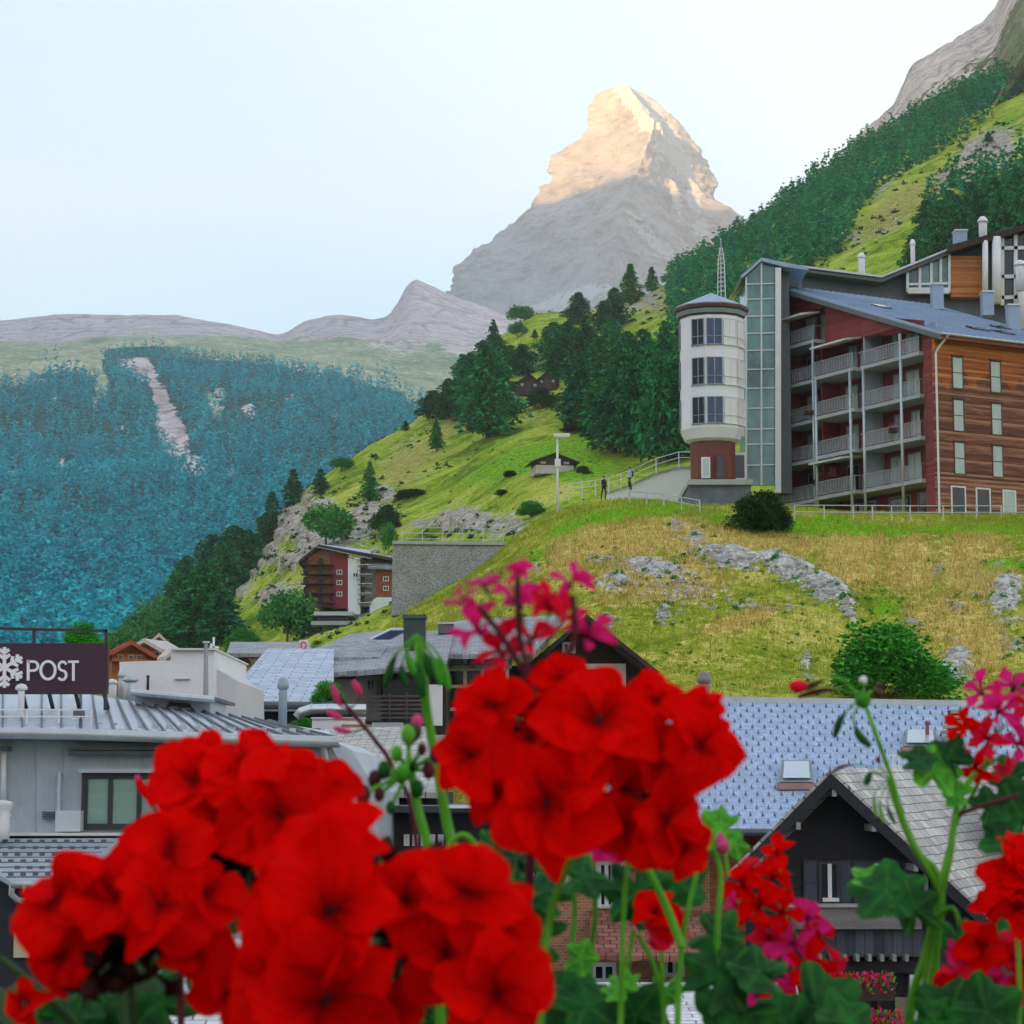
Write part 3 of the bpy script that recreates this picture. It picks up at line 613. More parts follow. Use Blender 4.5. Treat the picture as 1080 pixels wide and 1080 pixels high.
for kd, x, y, h, w in [('stone', 512, 462, 98, 62), ('stone', 496, 440, 70, 40), ('spruce', 527, 440, 66, 42), ('stone', 476, 440, 42, 34), ('stone', 460, 441, 30, 32), ('stone', 488, 420, 48, 30), ('stone', 525, 398, 44, 40), ('stone', 510, 405, 48, 34), ('spruce', 502, 452, 66, 36), ('stone', 538, 395, 32, 30), ('spruce', 492, 392, 22, 14)]:
    gtree(L3, kd, x, y, h, w, l2, G2)
for kd, x, y, h, w, lb_ in [
    ('spruce', 524, 352, 24, 15, 'small dark conifer alone on the ridge skyline under the pale peak'),
    ('round', 550, 342, 24, 28, 'rounded green larch on the skyline right of the small dark conifer'),
    ('round', 546, 356, 20, 20, 'low round tree just below the rounded skyline larch'),
    ('stone', 610, 343, 36, 32, 'spreading dark pine standing alone on the skyline below the great peak'),
    ('larch', 668, 322, 46, 26, 'tall tree rising highest on the skyline, left of the rocky knoll'),
    ('larch', 690, 308, 28, 16, 'slim feathery larch on the skyline beside the tallest skyline tree'),
    ('stone', 649, 346, 44, 32, 'leaning dark pine on the slope under the tallest skyline tree'),
    ('stone', 636, 350, 34, 26, 'dark pine on the slope right of the lone spreading skyline pine'),
    ('stone', 553, 396, 34, 32, 'bushy pine above the wooden huts'),
    ('larch', 563, 357, 10, 8, 'tiny larch sapling on the bare skyline between two round trees'),
    ('larch', 574, 357, 13, 9, 'small upright larch on the bare skyline below the great peak'),
    ('round', 562, 383, 16, 14, 'little round larch on the dry patch above the huts'),
    ('larch', 458, 476, 36, 16, 'sparse young larch alone on the open meadow crest'),
    ('larch', 390, 530, 44, 20, 'sparse larch on the rocks above the small apartment house'),
    ('round', 355, 578, 56, 54, 'bushy green tree growing in front of the pale cliff'),
    ('larch', 432, 455, 12, 9, 'tiny sapling on the meadow crest left of the young larch'),
    ('round', 363, 497, 18, 24, 'low round tree on the outer edge of the hill above the cliff'),
    ('round', 416, 584, 40, 18, 'narrow leafy tree against the left end of the stone retaining wall'),
    ('dark', 412, 560, 34, 34, 'dark scrubby bush on the rocks above the stone retaining wall'),
    ('dark', 436, 524, 10, 44, 'flat dark juniper patch on the meadow above the retaining wall'),
    ('dark', 545, 503, 8, 20, 'small dark juniper on the meadow left of the lone hut'),
    ('dark', 538, 522, 7, 18, 'low juniper below the lone hut'),
    ('dark', 612, 455, 9, 50, 'wide low juniper strip above the lone hut'),
    ('dark', 618, 500, 10, 20, 'small bush right beside the lone hut'),
    ('dark', 570, 430, 26, 36, 'dark bush directly below the pair of wooden huts'),
    ('bush', 563, 545, 22, 36, 'bright green bush at the foot of the lamp post'),
    ('round', 302, 680, 68, 58, 'bright green tree in front of the small apartment house'),
    ('bush', 255, 690, 34, 46, 'light leafy bush on the slope left of the bright green tree'),
    ('bush', 350, 655, 20, 40, 'yellowish bush under the small apartment house'),
]:
    gtree(L3, kd, x, y, h, w, lb_, cat=None if kd in ('bush', 'dark') else 'tree')
for x, y, h, w in [(258, 596, 74, 54), (238, 604, 72, 44), (203, 644, 84, 56), (230, 646, 88, 58), (215, 690, 96, 66), (188, 640, 62, 40), (205, 694, 74, 72), (246, 640, 72, 44), (275, 600, 50, 34), (222, 612, 60, 44), (236, 680, 60, 50)]:
    gtree(L3, 'stone', x, y, h, w, 'tall dark pine in the group on the left spur beside the cliff', 'dark pines on the left spur')
for x, y, h, w in [(290, 560, 40, 26), (305, 548, 42, 26), (322, 532, 38, 24), (280, 575, 40, 28), (338, 520, 26, 20), (296, 570, 34, 22)]:
    gtree(L3, 'spruce', x, y, h, w, 'small conifer growing down the shaded outer edge of the cliff spur', 'small conifers on the outer edge of the spur')
for x, y, h, w in [(150, 690, 56, 44), (170, 690, 72, 48), (134, 700, 46, 40), (160, 715, 50, 50), (182, 705, 44, 46), (118, 715, 46, 40)]:
    gtree(L3, 'round', x, y, h, w, 'light green leafy tree at the foot of the left spur', 'light green trees at the foot of the spur')
for x, y, h, w in [(975, 268, 60, 34), (992, 292, 84, 42), (1012, 290, 88, 42), (1034, 288, 92, 42), (1056, 285, 92, 42), (1078, 282, 92, 44), (1000, 250, 52, 30), (1024, 245, 56, 34), (1048, 240, 56, 34), (1072, 235, 56, 34), (960, 285, 40, 26), (1095, 270, 90, 44)]:
    gtree(L3, 'stone', x, y, h, w, 'green conifer in the wood directly above the hotel roof', 'conifers above the hotel roof')
for x, y, h, w in [(1003, 198, 22, 14), (872, 262, 24, 10), (868, 238, 20, 9), (1045, 150, 12, 10)]:
    gtree(L3, 'larch', x, y, h, w, 'lone small conifer on the steep meadow above the hotel', 'lone conifers on the steep meadow')
gtree(L4, 'bush', 931, 742, 98, 150, 'big bright green shrub on the rocky slope below the hotel')
gtree(L4, 'dark', 802, 562, 54, 74, 'dense dark green shrub on the hill edge in front of the hotel')
gtree(L4, 'bush', 1078, 730, 26, 30, 'small green bush on the dry slope at the far right')
# tufts of grass on the near hill
def tufts(name, L, n, ok, hgt, mat, label, seed):
    R = np.random.RandomState(seed); a = R.rand(n) * (L.V.shape[0] - 2); b = R.rand(n) * (L.V.shape[1] - 2); i = a.astype(int); j = b.astype(int)
    fr = (a - i)[:, None]; fc = (b - j)[:, None]; VL = L.V
    p = (VL[i, j] * (1 - fr) + VL[i + 1, j] * fr) * (1 - fc) + (VL[i, j + 1] * (1 - fr) + VL[i + 1, j + 1] * fr) * fc
    p = p[ok(L, i, j) & (R.rand(n) < 1)]; m = len(p); k = 5; p = np.repeat(p, k, 0); m *= k
    an = R.rand(m) * 6.28; d = np.stack([np.cos(an), np.sin(an), 0 * an], -1); h = hgt * (0.5 + R.rand(m))[:, None]
    p = p + (R.rand(m, 3) - .5) * [hgt * 1.3, hgt * 1.3, 0]; ln = (R.rand(m, 3) - .5) * [1.1, 1.1, 0] * h
    V = np.stack([p - d * h * .09 - [0, 0, .03], p + d * h * .09 - [0, 0, .03], p + ln + [0, 0, 1] * h], 1).reshape(-1, 3)
    return tag(npmesh(name, V, np.arange(3 * m).reshape(-1, 3), mat), label, 'grass', None, 'stuff')
M_tuft = leaf_mat('green_blades', (0.14, 0.22, 0.015), (0.30, 0.37, 0.025), (0.50, 0.50, 0.08))
M_tuftd = leaf_mat('dry_blades', (0.36, 0.26, 0.06), (0.66, 0.51, 0.14), (0.82, 0.70, 0.28))
vis4 = lambda L, i, j: (L.Y[i, j] > 106) & (L.Y[i, j] < 158) & (L.px[i, j] < 1120) & (L.px[i, j] > 380)
tufts('grass', L4, 50000, lambda L, i, j: vis4(L, i, j) & (aR[i, j] < 0.5) & (aD[i, j] < 0.5), 0.20, M_tuft, 'green grass growing on the hill below the hotel', 1)
tufts('dry_grass', L4, 60000, lambda L, i, j: vis4(L, i, j) & (aR[i, j] < 0.62) & (aD[i, j] > 0.35) & (aG[i, j] < 0.6), 0.28, M_tuftd, 'straw-coloured dry grass between the rocks below the hotel', 2)
# loose rocks
def rocks(name, L, pts, mat, label):
    VV = []; FF = []; b = 0; R = np.random.RandomState(4)
    for x, y, s in pts:
        c = np.array(L.at(x, y)); r = s * c[1] / F; m = 9; th, ph = np.meshgrid(np.linspace(0, np.pi, m), np.linspace(0, 2 * np.pi, 12, endpoint=False), indexing='ij')
        d = np.stack([np.sin(th) * np.cos(ph), np.sin(th) * np.sin(ph), np.cos(th)], -1); q = 1 + 0.7 * fbm(d * 1.3 + R.rand(3) * 40, 3, .6)
        q = np.round(q * 5) / 5 * .6 + q * .4
        V = d * q[..., None] * r * np.array([1.3, 1, .8]) + c; idx = np.arange(m * 12).reshape(m, 12); i2 = np.roll(idx, -1, 1)
        VV.append(V.reshape(-1, 3)); FF.append(np.stack([idx[:-1], idx[1:], i2[1:], i2[:-1]], -1).reshape(-1, 4) + b); b += m * 12
    return tag(npmesh(name, np.concatenate(VV), np.concatenate(FF), mat), label, 'rocks', None, 'stuff')
M_rock = simple('limestone', (0.46, 0.44, 0.42), 0.95, 0.45, 1.6, 0.6, bd=0.1)
R = np.random.RandomState(9); pts = []
for x, y, rx, ry, an, st in rock4:
    for _ in range(int(6 + rx * ry / 22)):
        a = R.randn(2) * .55; t_ = math.radians(an); pts.append((x + a[0] * rx * math.cos(t_) - a[1] * ry * math.sin(t_), y + a[0] * rx * math.sin(t_) + a[1] * ry * math.cos(t_), R.uniform(1.0, 3.6)))
rocks('rubble', L4, [p for p in pts if p[0] < 1200], M_rock, 'pale broken rocks scattered over the dry slope below the hotel')

def scrub(name, L, pts, mat, label, n=46):
    base = [shrub(n, 300 + i, 0.2) for i in range(4)]; VV = []; R = np.random.RandomState(8)
    for i, (x, y, w) in enumerate(pts):
        c = np.array(L.at(x, y)); k = w * c[1] / F; V0 = base[i % 4][0] * np.array([1, 1, .7]) * k; a = R.rand() * 6.28; V = V0.copy(); V[:, 0] = V0[:, 0] * math.cos(a) - V0[:, 1] * math.sin(a); V[:, 1] = V0[:, 0] * math.sin(a) + V0[:, 1] * math.cos(a); VV.append(V + c - [0, 0, .15 * k])
    V = np.concatenate(VV); return tag(npmesh(name, V, np.arange(len(V)).reshape(-1, 3), mat), label, 'scrub', None, 'stuff')
R = np.random.RandomState(77); pts = []
for x, y, rx, ry, an, st in rock3:
    for _ in range(int(5 + rx * ry / 40)): a = R.randn(2) * .8; t_ = math.radians(an); pts.append((x + a[0] * rx * math.cos(t_) - a[1] * ry * math.sin(t_), y + a[0] * rx * math.sin(t_) + a[1] * ry * math.cos(t_), R.uniform(4, 12)))
for _ in range(420): x = R.uniform(300, 1080); pts.append((x, R.uniform(120, 560), R.uniform(1.5, 5)))
scrub('undergrowth', L3, [p for p in pts if p[0] < 1150], M_dark, 'dark scrub and juniper scattered over the middle hill and its rocks')
pts = [(R.uniform(480, 1080), R.uniform(560, 735), R.uniform(2, 7)) for _ in range(260)]
for x, y, rx, ry, an, st in rock4:
    for _ in range(int(3 + rx * ry / 90)): a = R.randn(2) * .7; pts.append((x + a[0] * rx, y + a[1] * ry, R.uniform(4, 11)))
scrub('weeds', L4, [p for p in pts if p[0] < 1150], M_bush, 'low green weeds and bushes among the grass and rocks below the hotel', 60)
# ------------------------------------------------------------------ building helpers
def wp_(mb, name, mat, t, root=None, smooth=False, label=None):
    """build a mesh whose vertices are given in world coordinates as a part of t"""
    if root is True: root = None; smooth = True
    root = root or t
    while root.parent is not None: root = root.parent
    o = Vector(root.location); mb.v = [(v[0] - o.x, v[1] - o.y, v[2] - o.z) for v in mb.v]
    return mb.build(name, mat, t, smooth, label)
def quadP(pts, Y):
    """corner points from (px, py) or (px, py, Y)"""
    return [P(p[0], p[1], p[2] if len(p) > 2 else Y) for p in pts]
def wallP(pts, Y, depth): return MB().prism(quadP(pts, Y), (0, depth, 0))
def boxP(x0, y0, x1, y1, Y, depth, mb=None):
    """upright box whose front face spans the photo rectangle at distance Y"""
    a = P(x0, y1, Y); b = P(x1, y0, Y); return (mb or MB()).box(a.x, b.x, Y, Y + depth, a.z, b.z)
def windowP(t, x0, y0, x1, y1, Y, fm, gm, nx=2, ny=1, fw=0.07, name='window', label=None):
    a = P(x0, y1, Y); b = P(x1, y0, Y); m = MB(); d0, d1 = Y - 0.09, Y + 0.03
    m.box(a.x, a.x + fw, d0, d1, a.z, b.z); m.box(b.x - fw, b.x, d0, d1, a.z, b.z)
    m.box(a.x + fw, b.x - fw, d0, d1, a.z, a.z + fw); m.box(a.x + fw, b.x - fw, d0, d1, b.z - fw, b.z)
    for i in range(1, nx): x = a.x + (b.x - a.x) * i / nx; m.box(x - fw * .4, x + fw * .4, d0 + .01, d1, a.z + fw, b.z - fw)
    for i in range(1, ny): z = a.z + (b.z - a.z) * i / ny; m.box(a.x + fw, b.x - fw, d0 + .015, d1, z - fw * .3, z + fw * .3)
    f = wp_(m, name, fm, t, label=label); g = MB().box(a.x + fw * .5, b.x - fw * .5, Y - 0.04, Y - 0.02, a.z + fw * .5, b.z - fw * .5)
    wp_(g, 'pane', gm, f); return f
def lerp(a, b, t): return a + (b - a) * t
def seams(a0, a1, b0, b1, n, w=0.04, h=0.05, mb=None):
    """raised seams from edge a0-a1 to edge b0-b1"""
    mb = mb or MB()
    for i in range(n + 1):
        p = lerp(a0, a1, i / n); q = lerp(b0, b1, i / n); mb.bar(p + Vector((0, 0, h / 2)), q + Vector((0, 0, h / 2)), w, h)
    return mb
zinc = simple('zinc', (0.52, 0.58, 0.66), 0.45, 0.14, 0.6, 0.08, 0.35)
zinc_wall = simple('zinc_wall', (0.44, 0.50, 0.57), 0.55, 0.2, 0.5, 0.08, 0.2, stretch=(2.5, 2.5, .5))
zinc_dark = simple('zinc_dark', (0.10, 0.12, 0.14), 0.5, 0.2, 2)
white_paint = simple('white_render', (0.82, 0.82, 0.86), 0.85, 0.06, 0.8, 0.1)
white_metal = simple('white_metal', (0.75, 0.76, 0.78), 0.5, 0.08, 2, 0.05)
pale_metal = simple('pale_metal', (0.50, 0.54, 0.58), 0.4, 0.15, 2, 0.05, 0.5)
dark_metal = simple('dark_metal', (0.03, 0.03, 0.045), 0.5, 0.2, 2)
navy = simple('dark_timber', (0.016, 0.016, 0.024), 0.75, 0.4, 2, 0.3, stretch=(.4, 1, 6))
brown_dark = simple('dark_brown_timber', (0.045, 0.022, 0.018), 0.75, 0.4, 1.5, 0.3, stretch=(.4, 1, 6))
maroon = planks('maroon_boards', (0.16, 0.022, 0.028), (0.32, 0.05, 0.05), 0.2)
concrete = simple('concrete', (0.38, 0.40, 0.41), 0.9, 0.2, 0.8, 0.2)
glass_dark = glass('window_glass')
glass_blue = glass('blue_glass', (0.02, 0.06, 0.15))
curtain = simple('curtained_glass', (0.42, 0.52, 0.50), 0.35, 0.2, 0.9, 0.05, stretch=(3, 3, .4))
curtain_white = simple('white_curtain', (0.74, 0.76, 0.80), 0.4, 0.08, 0.9, 0.05, stretch=(3, 3, .4))
orange_wood = planks('orange_boards', (0.26, 0.075, 0.02), (0.58, 0.22, 0.06), 0.2)
def slate(name, c1, c2, w=0.5, h=0.3, rough=0.65, bs=0.5, md=0.35):
    """courses of slates or tiles (brick pattern in the sheet's own plane)"""
    m = N(name); uv = m.co('UV'); nz = m.n('ShaderNodeTexNoise'); m.l(uv, nz.inputs['Vector']); nz.inputs['Scale'].default_value = 1.3; va = m.n('ShaderNodeVectorMath', operation='MULTIPLY_ADD'); m.l(nz.outputs['Color'], va.inputs[0]); va.inputs[1].default_value = (.16, .10, 0); m.l(uv, va.inputs[2]); uv = va.outputs[0]; br = m.n('ShaderNodeTexBrick'); m.l(uv, br.inputs['Vector'])
    br.inputs['Scale'].default_value = 1; br.inputs['Brick Width'].default_value = w; br.inputs['Row Height'].default_value = h; br.inputs['Mortar Size'].default_value = min(w, h) * 0.05
    br.inputs['Color1'].default_value = (0, 0, 0, 1); br.inputs['Color2'].default_value = (1, 1, 1, 1); br.inputs['Mortar'].default_value = (.1, .1, .1, 1); br.inputs['Bias'].default_value = 0
    n = m.noise(m.co('Object'), 0.8, 6); f = m.math('ADD', m.math('MULTIPLY', br.outputs['Color'], 0.45), m.math('MULTIPLY', n, 0.6))
    c = m.ramp(f, [(0.25, c1), (0.8, c2)]); c = m.mix(br.outputs['Fac'], c, mul(c1, md)); c = m.mix(0.5, c, m.ramp(m.noise(m.co('Object'), 3.5, 6, .7), [(.35, .55), (.6, 1.15)]), 'MULTIPLY')
    m.bump(m.math('SUBTRACT', f, br.outputs['Fac']), bs, 0.04); return m.set(c, rough)
def sheet(name, a, b, c, d, mat, parent, th=0.12, uvs=1.0, label=None):
    """sloping roof sheet a-b lower edge, d-c upper edge, with metre UVs"""
    root = parent
    while root.parent is not None: root = root.parent
    o = Vector(root.location); P4 = [Vector(p) - o for p in (a, b, c, d)]
    ob = MB().prism(P4, (0, 0, -th)).build(name, mat, parent, False, label); me = ob.data
    e1 = (P4[1] - P4[0]).normalized(); nn = (P4[1] - P4[0]).cross(P4[3] - P4[0]).normalized(); e2 = nn.cross(e1)
    uv = me.uv_layers.new(name='UVMap')
    for l in me.loops:
        v = me.vertices[l.vertex_index].co - P4[0]; uv.data[l.index].uv = (v.dot(e1) * uvs, v.dot(e2) * uvs)
    return ob
slate_blue = slate('blue_slate', (0.34, 0.44, 0.62), (0.44, 0.55, 0.76), 0.40, 0.22, bs=0.2, md=0.65)
slate_pale = slate('pale_blue_roof', (0.38, 0.46, 0.58), (0.54, 0.62, 0.76), 1.0, 0.4, bs=0.2)
slate_grey = slate('grey_slate', (0.22, 0.23, 0.26), (0.42, 0.43, 0.47), 0.5, 0.3)
stone_tiles = slate('stone_tiles', (0.30, 0.29, 0.27), (0.62, 0.60, 0.56), 0.55, 0.34, bs=1.0)
# ------------------------------------------------------------------ hotel on the hill
A28 = math.atan2(.479, .878); HC = P(990, 546, 155)
hotel = thing('hotel_building', 'big timber hotel with stacked balconies and blue metal roof on the hilltop', 'building', HC, A28)
def hp(x, y, z): return Vector((x, y, z))
rz = lambda a: 13.1 + 0.367 * a
# weathered boards: orange high up under the eave, greyed brown where rain reaches
m = N('weathered_boards'); co = m.co('Object'); sp = m.n('ShaderNodeSeparateXYZ'); m.l(co, sp.inputs[0])
v = m.math('DIVIDE', sp.outputs[2], 0.16); w = m.n('ShaderNodeTexWhiteNoise', noise_dimensions='1D'); m.l(m.math('FLOOR', v), w.inputs['W'])
g = m.noise(m.co('Object', (.35, .35, 5)), 1.2, 6, .65); f = m.math('ADD', m.math('MULTIPLY', w.outputs[0], .35), m.math('MULTIPLY', g, .75))
c1 = m.ramp(f, [(0.3, (0.045, 0.014, 0.010)), (0.52, (0.19, 0.065, 0.035)), (0.72, (0.44, 0.22, 0.13))]); c2 = m.ramp(f, [(0.3, (0.22, 0.045, 0.012)), (0.6, (0.50, 0.15, 0.035)), (0.8, (0.68, 0.30, 0.08))])
c = m.mix(m.ramp(m.math('ADD', m.math('MULTIPLY', sp.outputs[2], 0.1), m.math('MULTIPLY', m.math('SUBTRACT', m.noise(co, .35, 4), .5), 1.0)), [(0.97, 0.0), (1.25, 1.0)]), c1, c2)
gap = m.ramp(m.math('FRACT', v), [(0, .2), (.12, 1)]); c = m.mix(1, c, gap, 'MULTIPLY'); m.bump(gap, .5, .02); weathered = m.set(c, .8)
b = MB().prism([hp(0, 0, -2), hp(14, 0, -2), hp(14, 0, rz(0) - .4), hp(0, 0, rz(0) - .4)], (0, 0.3, 0)); b.build('front_wall', weathered, hotel)
b = MB().prism([hp(1.7, .3, -2), hp(1.7, 18, -2), hp(1.7, 18, rz(18) - .4), hp(1.7, .3, rz(0.3) - .4)], (11.8, 0, 0)); b.build('recessed_wall', maroon, hotel)
MB().prism([hp(0, .3, -2), hp(0, 1.25, -2), hp(0, 1.25, rz(1.2) - .42), hp(0, .3, rz(.3) - .42)], (1.7, 0, 0)).build('corner_wall', maroon, hotel)
# gable strip over the balconies
g_ = MB(); g_.prism([hp(0, 1.25, 14.0), hp(0, 1.25, rz(1.25) - .42), hp(0, 8.1, rz(8.1) - .42), hp(0, 8.1, 14.0)], (0.15, 0, 0))
g_.prism([hp(.6, 8.1, 14.0), hp(.6, 8.1, rz(8.1) - .42), hp(.6, 13.4, rz(13.4) - .42), hp(.6, 13.4, 14.0)], (0.15, 0, 0))
g_.prism([hp(.6, 13.4, 17.3), hp(.6, 13.4, rz(13.4) - .42), hp(.6, 18, rz(18) - .42), hp(.6, 18, 17.3)], (0.15, 0, 0)); g_.build('gable_boards', maroon, hotel)
roofm = simple('blue_metal_roof', (0.30, 0.40, 0.54), 0.5, 0.14, .5, .08, 0.2)
rb = MB().prism([hp(-.4, -1, rz(-1)), hp(15, -1, rz(-1)), hp(15, 18.6, rz(18.6)), hp(-.4, 18.6, rz(18.6))], (0, 0, -.14)).build('roof', roofm, hotel)
s_ = MB()
for i in range(26): x = -.2 + i * .6; s_.bar(hp(x, -1, rz(-1) + .02), hp(x, 18.6, rz(18.6) + .02), .05, .09)
for k in range(1, 6): s_.bar(hp(-.4, k * 3.2, rz(k * 3.2) + .015), hp(15, k * 3.2, rz(k * 3.2) + .015), .05, .05)
s_.build('seam', roofm, rb)
MB().prism([hp(-.42, -1.02, rz(-1) - .14), hp(-.42, 18.6, rz(18.6) - .14), hp(-.42, 18.6, rz(18.6) - .5), hp(-.42, -1.02, rz(-1) - .5)], (.2, 0, 0)).build('verge_board', zinc_dark, rb)
MB().box(-.2, 15, -1.0, -.8, rz(-1) - .42, rz(-1) - .15).box(-.2, 15, -.8, 0, rz(-1) - .3, rz(-1) - .22).build('fascia', simple('fascia_red', (.25, .06, .03), .7), rb)
MB().tube([hp(-.3, -1.12, rz(-1) - .1), hp(15, -1.12, rz(-1) - .1)], .09).build('gutter', pale_metal, rb)
MB().tube([hp(.3, -1.1, rz(-1) - .15), hp(.0, -.35, rz(-1) - 1.0), hp(-.02, -.12, rz(-1) - 1.3), hp(-.02, -.12, -1)], .075).build('downpipe', white_metal, hotel)
for (x0, x1, y0) in ((6.2, 7.6, 3.0), (8.2, 9.6, 2.6), (3.5, 4.6, 10.5), (11, 12.2, 6)):
    MB().prism([hp(x0, y0, rz(y0) + .06), hp(x1, y0, rz(y0) + .06), hp(x1, y0 + 1.1, rz(y0 + 1.1) + .06), hp(x0, y0 + 1.1, rz(y0 + 1.1) + .06)], (0, 0, .1)).build('roof_light', glass_dark, rb)
# balconies
lev = [2.85, 5.85, 8.8, 11.8, 14.8]
rail_m = simple('steel_rail', (0.30, 0.33, 0.37), .45, .12, 2, .05, .4)
slab_m = simple('balcony_slab', (0.40, 0.42, 0.45), .7, .15, 1)
m = N('rail_panel'); geo = m.noise(m.co('Object', (6, 6, .3)), 1.5, 3); m.set(m.ramp(geo, [(.3, (.28, .32, .36)), (.7, (.50, .55, .60))]), .3, Alpha=.30); panel_m = m.m
stacks = [(1.3, 8.0, -.35, lev[:4], 'R'), (8.3, 13.2, -.75, lev[:4], 'M'), (13.5, 18.0, -.35, lev, 'L')]
R = random.Random(3)
for y0, y1, xo, ls_, nm in stacks:
    for li, h in enumerate(ls_):
        bal = MB().box(xo, 1.7, y0, y1, h - .26, h).build('balcony', slab_m, hotel)
        r_ = MB(); r_.box(xo, xo + .06, y0, y1, h + 1.02, h + 1.08); r_.box(xo + .06, 1.2, y0, y0 + .05, h + 1.02, h + 1.08); r_.box(xo + .01, xo + .05, y0, y1, h + .1, h + .14)
        k = int((y1 - y0) / .32)
        for i in range(k + 1): yy = y0 + .03 + (y1 - y0 - .06) * i / k; r_.box(xo + .015, xo + .045, yy - .014, yy + .014, h, h + 1.02)
        r_.build('railing', rail_m, bal)
        MB().box(xo + .06, xo + .08, y0 + .05, y1 - .05, h + .14, h + .98).build('rail_panel', panel_m, bal)
        # tall balcony doors with curtains
        n_ = 3 if y1 - y0 > 5 else 2; seg = (y1 - y0 - .8) / n_
        for i in range(n_):
            a0 = y0 + .4 + i * seg + .12; a1 = a0 + seg - .5 - (.5 if R.random() < .3 else 0); top_ = h + 2.35
            fr_ = MB(); fr_.box(1.62, 1.7, a0, a0 + .08, h, top_); fr_.box(1.62, 1.7, a1 - .08, a1, h, top_); fr_.box(1.62, 1.7, a0 + .08, a1 - .08, top_ - .08, top_); fr_.box(1.62, 1.7, (a0 + a1) / 2 - .04, (a0 + a1) / 2 + .04, h, top_ - .08)
            d_ = fr_.build('balcony_door', rail_m, hotel); MB().box(1.66, 1.69, a0 + .08, a1 - .08, h + .02, top_ - .1).build('pane', R.choice([curtain, curtain, glass_dark, curtain]), d_)
        # partitions between bays
        MB().box(.1, 1.7, y1 + .02, y1 + .14, h, h + 2.7).build('partition', maroon if nm != 'R' else zinc_wall, hotel)
MB().box(1.7, 13.5, 18, 21.5, -2, 19.2).build('end_wall', zinc_dark, hotel)
# ground level doors
for a0, a1 in ((2, 4.2), (5, 7.5), (9, 12), (14, 17)):
    f_ = MB().box(1.6, 1.7, a0, a1, 0, .1).box(1.6, 1.7, a0, a1, 2.2, 2.3).box(1.6, 1.7, a0, a0 + .08, .1, 2.2).box(1.6, 1.7, a1 - .08, a1, .1, 2.2).build('garden_door', rail_m, hotel)
    MB().box(1.65, 1.69, a0 + .08, a1 - .08, .1, 2.2).build('pane', glass_dark, f_)
for yy, x_, top_ in ((17.8, -.3, 11.8), (13.75, -.3, 14.8), (12.9, -.7, 11.8), (8.75, -.7, 11.8), (7.7, -.3, 11.8), (3.4, -.3, 13.4)):
    MB().tube([hp(x_, yy, -2), hp(x_, yy, top_)], .12, 10).build('column', pale_metal, hotel, True)
for y0, y1, x_, z_ in ((9.0, 13.2, -1.0, 14.2), (14, 18, -1.1, 17.0), (9.0, 13.0, -1.4, 5.5)):
    MB().prism([hp(x_, y0, z_ - .35), hp(x_, y0, z_ - .2), hp(.6, y0, z_ + .1), hp(.6, y0, z_ - .05)], (0, y1 - y0, 0)).build('awning', simple('awning_cloth', (.62, .62, .62), .8), hotel)
# timber windows of the front wall
wf = simple('window_trim', (.10, .055, .035), .7)
for xc in (1.95, 5.35, 9.6, 12.3):
    for z0, z1 in ((9.1, 11.4), (6.1, 8.4), (3.1, 5.4)):
        f_ = MB(); f_.box(xc - .5, xc - .42, -.05, .0, z0, z1).box(xc + .42, xc + .5, -.05, .0, z0, z1).box(xc - .42, xc + .42, -.05, .0, z0, z0 + .08).box(xc - .42, xc + .42, -.05, .0, z1 - .08, z1).box(xc - .55, xc + .55, -.12, .0, z1 + .003, z1 + .1)
        f_.box(xc - .42, xc + .42, -.04, .0, (z0 + z1) / 2 - .03, (z0 + z1) / 2 + .03)
        w_ = f_.build('window', wf, hotel); MB().box(xc - .42, xc + .42, -.02, -.005, z0 + .08, z1 - .08).build('pane', curtain, w_)
for x0, x1, g in ((1.1, 2.4, glass_dark), (3.3, 4.6, glass_dark), (5.7, 6.9, curtain), (9, 10.4, glass_dark)):
    f_ = MB().box(x0, x0 + .1, -.06, 0, 0, 2.3).box(x1 - .1, x1, -.06, 0, 0, 2.3).box(x0 + .1, x1 - .1, -.06, 0, 2.2, 2.3).build('garden_door', white_metal, hotel); MB().box(x0 + .1, x1 - .1, -.03, -.01, 0, 2.2).build('pane', g, f_)
# things on the balconies: flower boxes outside
# glass stair hall
teal = N('teal_glass'); teal.bump(teal.noise(teal.co('Object'), .5, 2), .05, .1); teal.set(teal.ramp(teal.noise(teal.co('Object', (1, 1, .5)), .35, 4), [(.35, (.02, .11, .13)), (.65, (.22, .50, .48))]), .12, Alpha=.72, **{'Specular_IOR_Level': .8}); teal = teal.m
hall = thing('glass_stair_hall', 'tall glass stair hall between the white tower and the hotel balconies', 'building', P(803, 510, 168))
Yh = 168.0
wp_(MB().prism(quadP([(787, 512), (819, 512), (819, 282), (803, 277), (787, 292)], Yh), (0, .04, 0)), 'glazing', teal, hall)
wp_(MB().prism(quadP([(787.3, 512), (787.3, 292)], Yh) + [P(787.3, 292, Yh) + Vector((0, 5, 0)), P(787.3, 512, Yh) + Vector((0, 5, 0))], (.04, 0, 0)), 'side_glazing', teal, hall)
wp_(MB().prism(quadP([(788, 512), (818, 512), (818, 284), (803, 279), (788, 294)], Yh + 5), (0, .2, 0)), 'back_wall', simple('hall_wall', (.06, .13, .15), .6), hall)
f_ = MB()
for x, t_ in ((787, 292), (803, 277)): f_.bar(P(x, 512, Yh - .06), P(x, t_, Yh - .06), .13)
for y in (299, 315, 333, 351, 369, 389, 409, 430, 452, 468, 490): f_.bar(P(787, y + .8, Yh - .06), P(819, y, Yh - .06), .09)
wp_(f_, 'mullion_frame', pale_metal, hall)
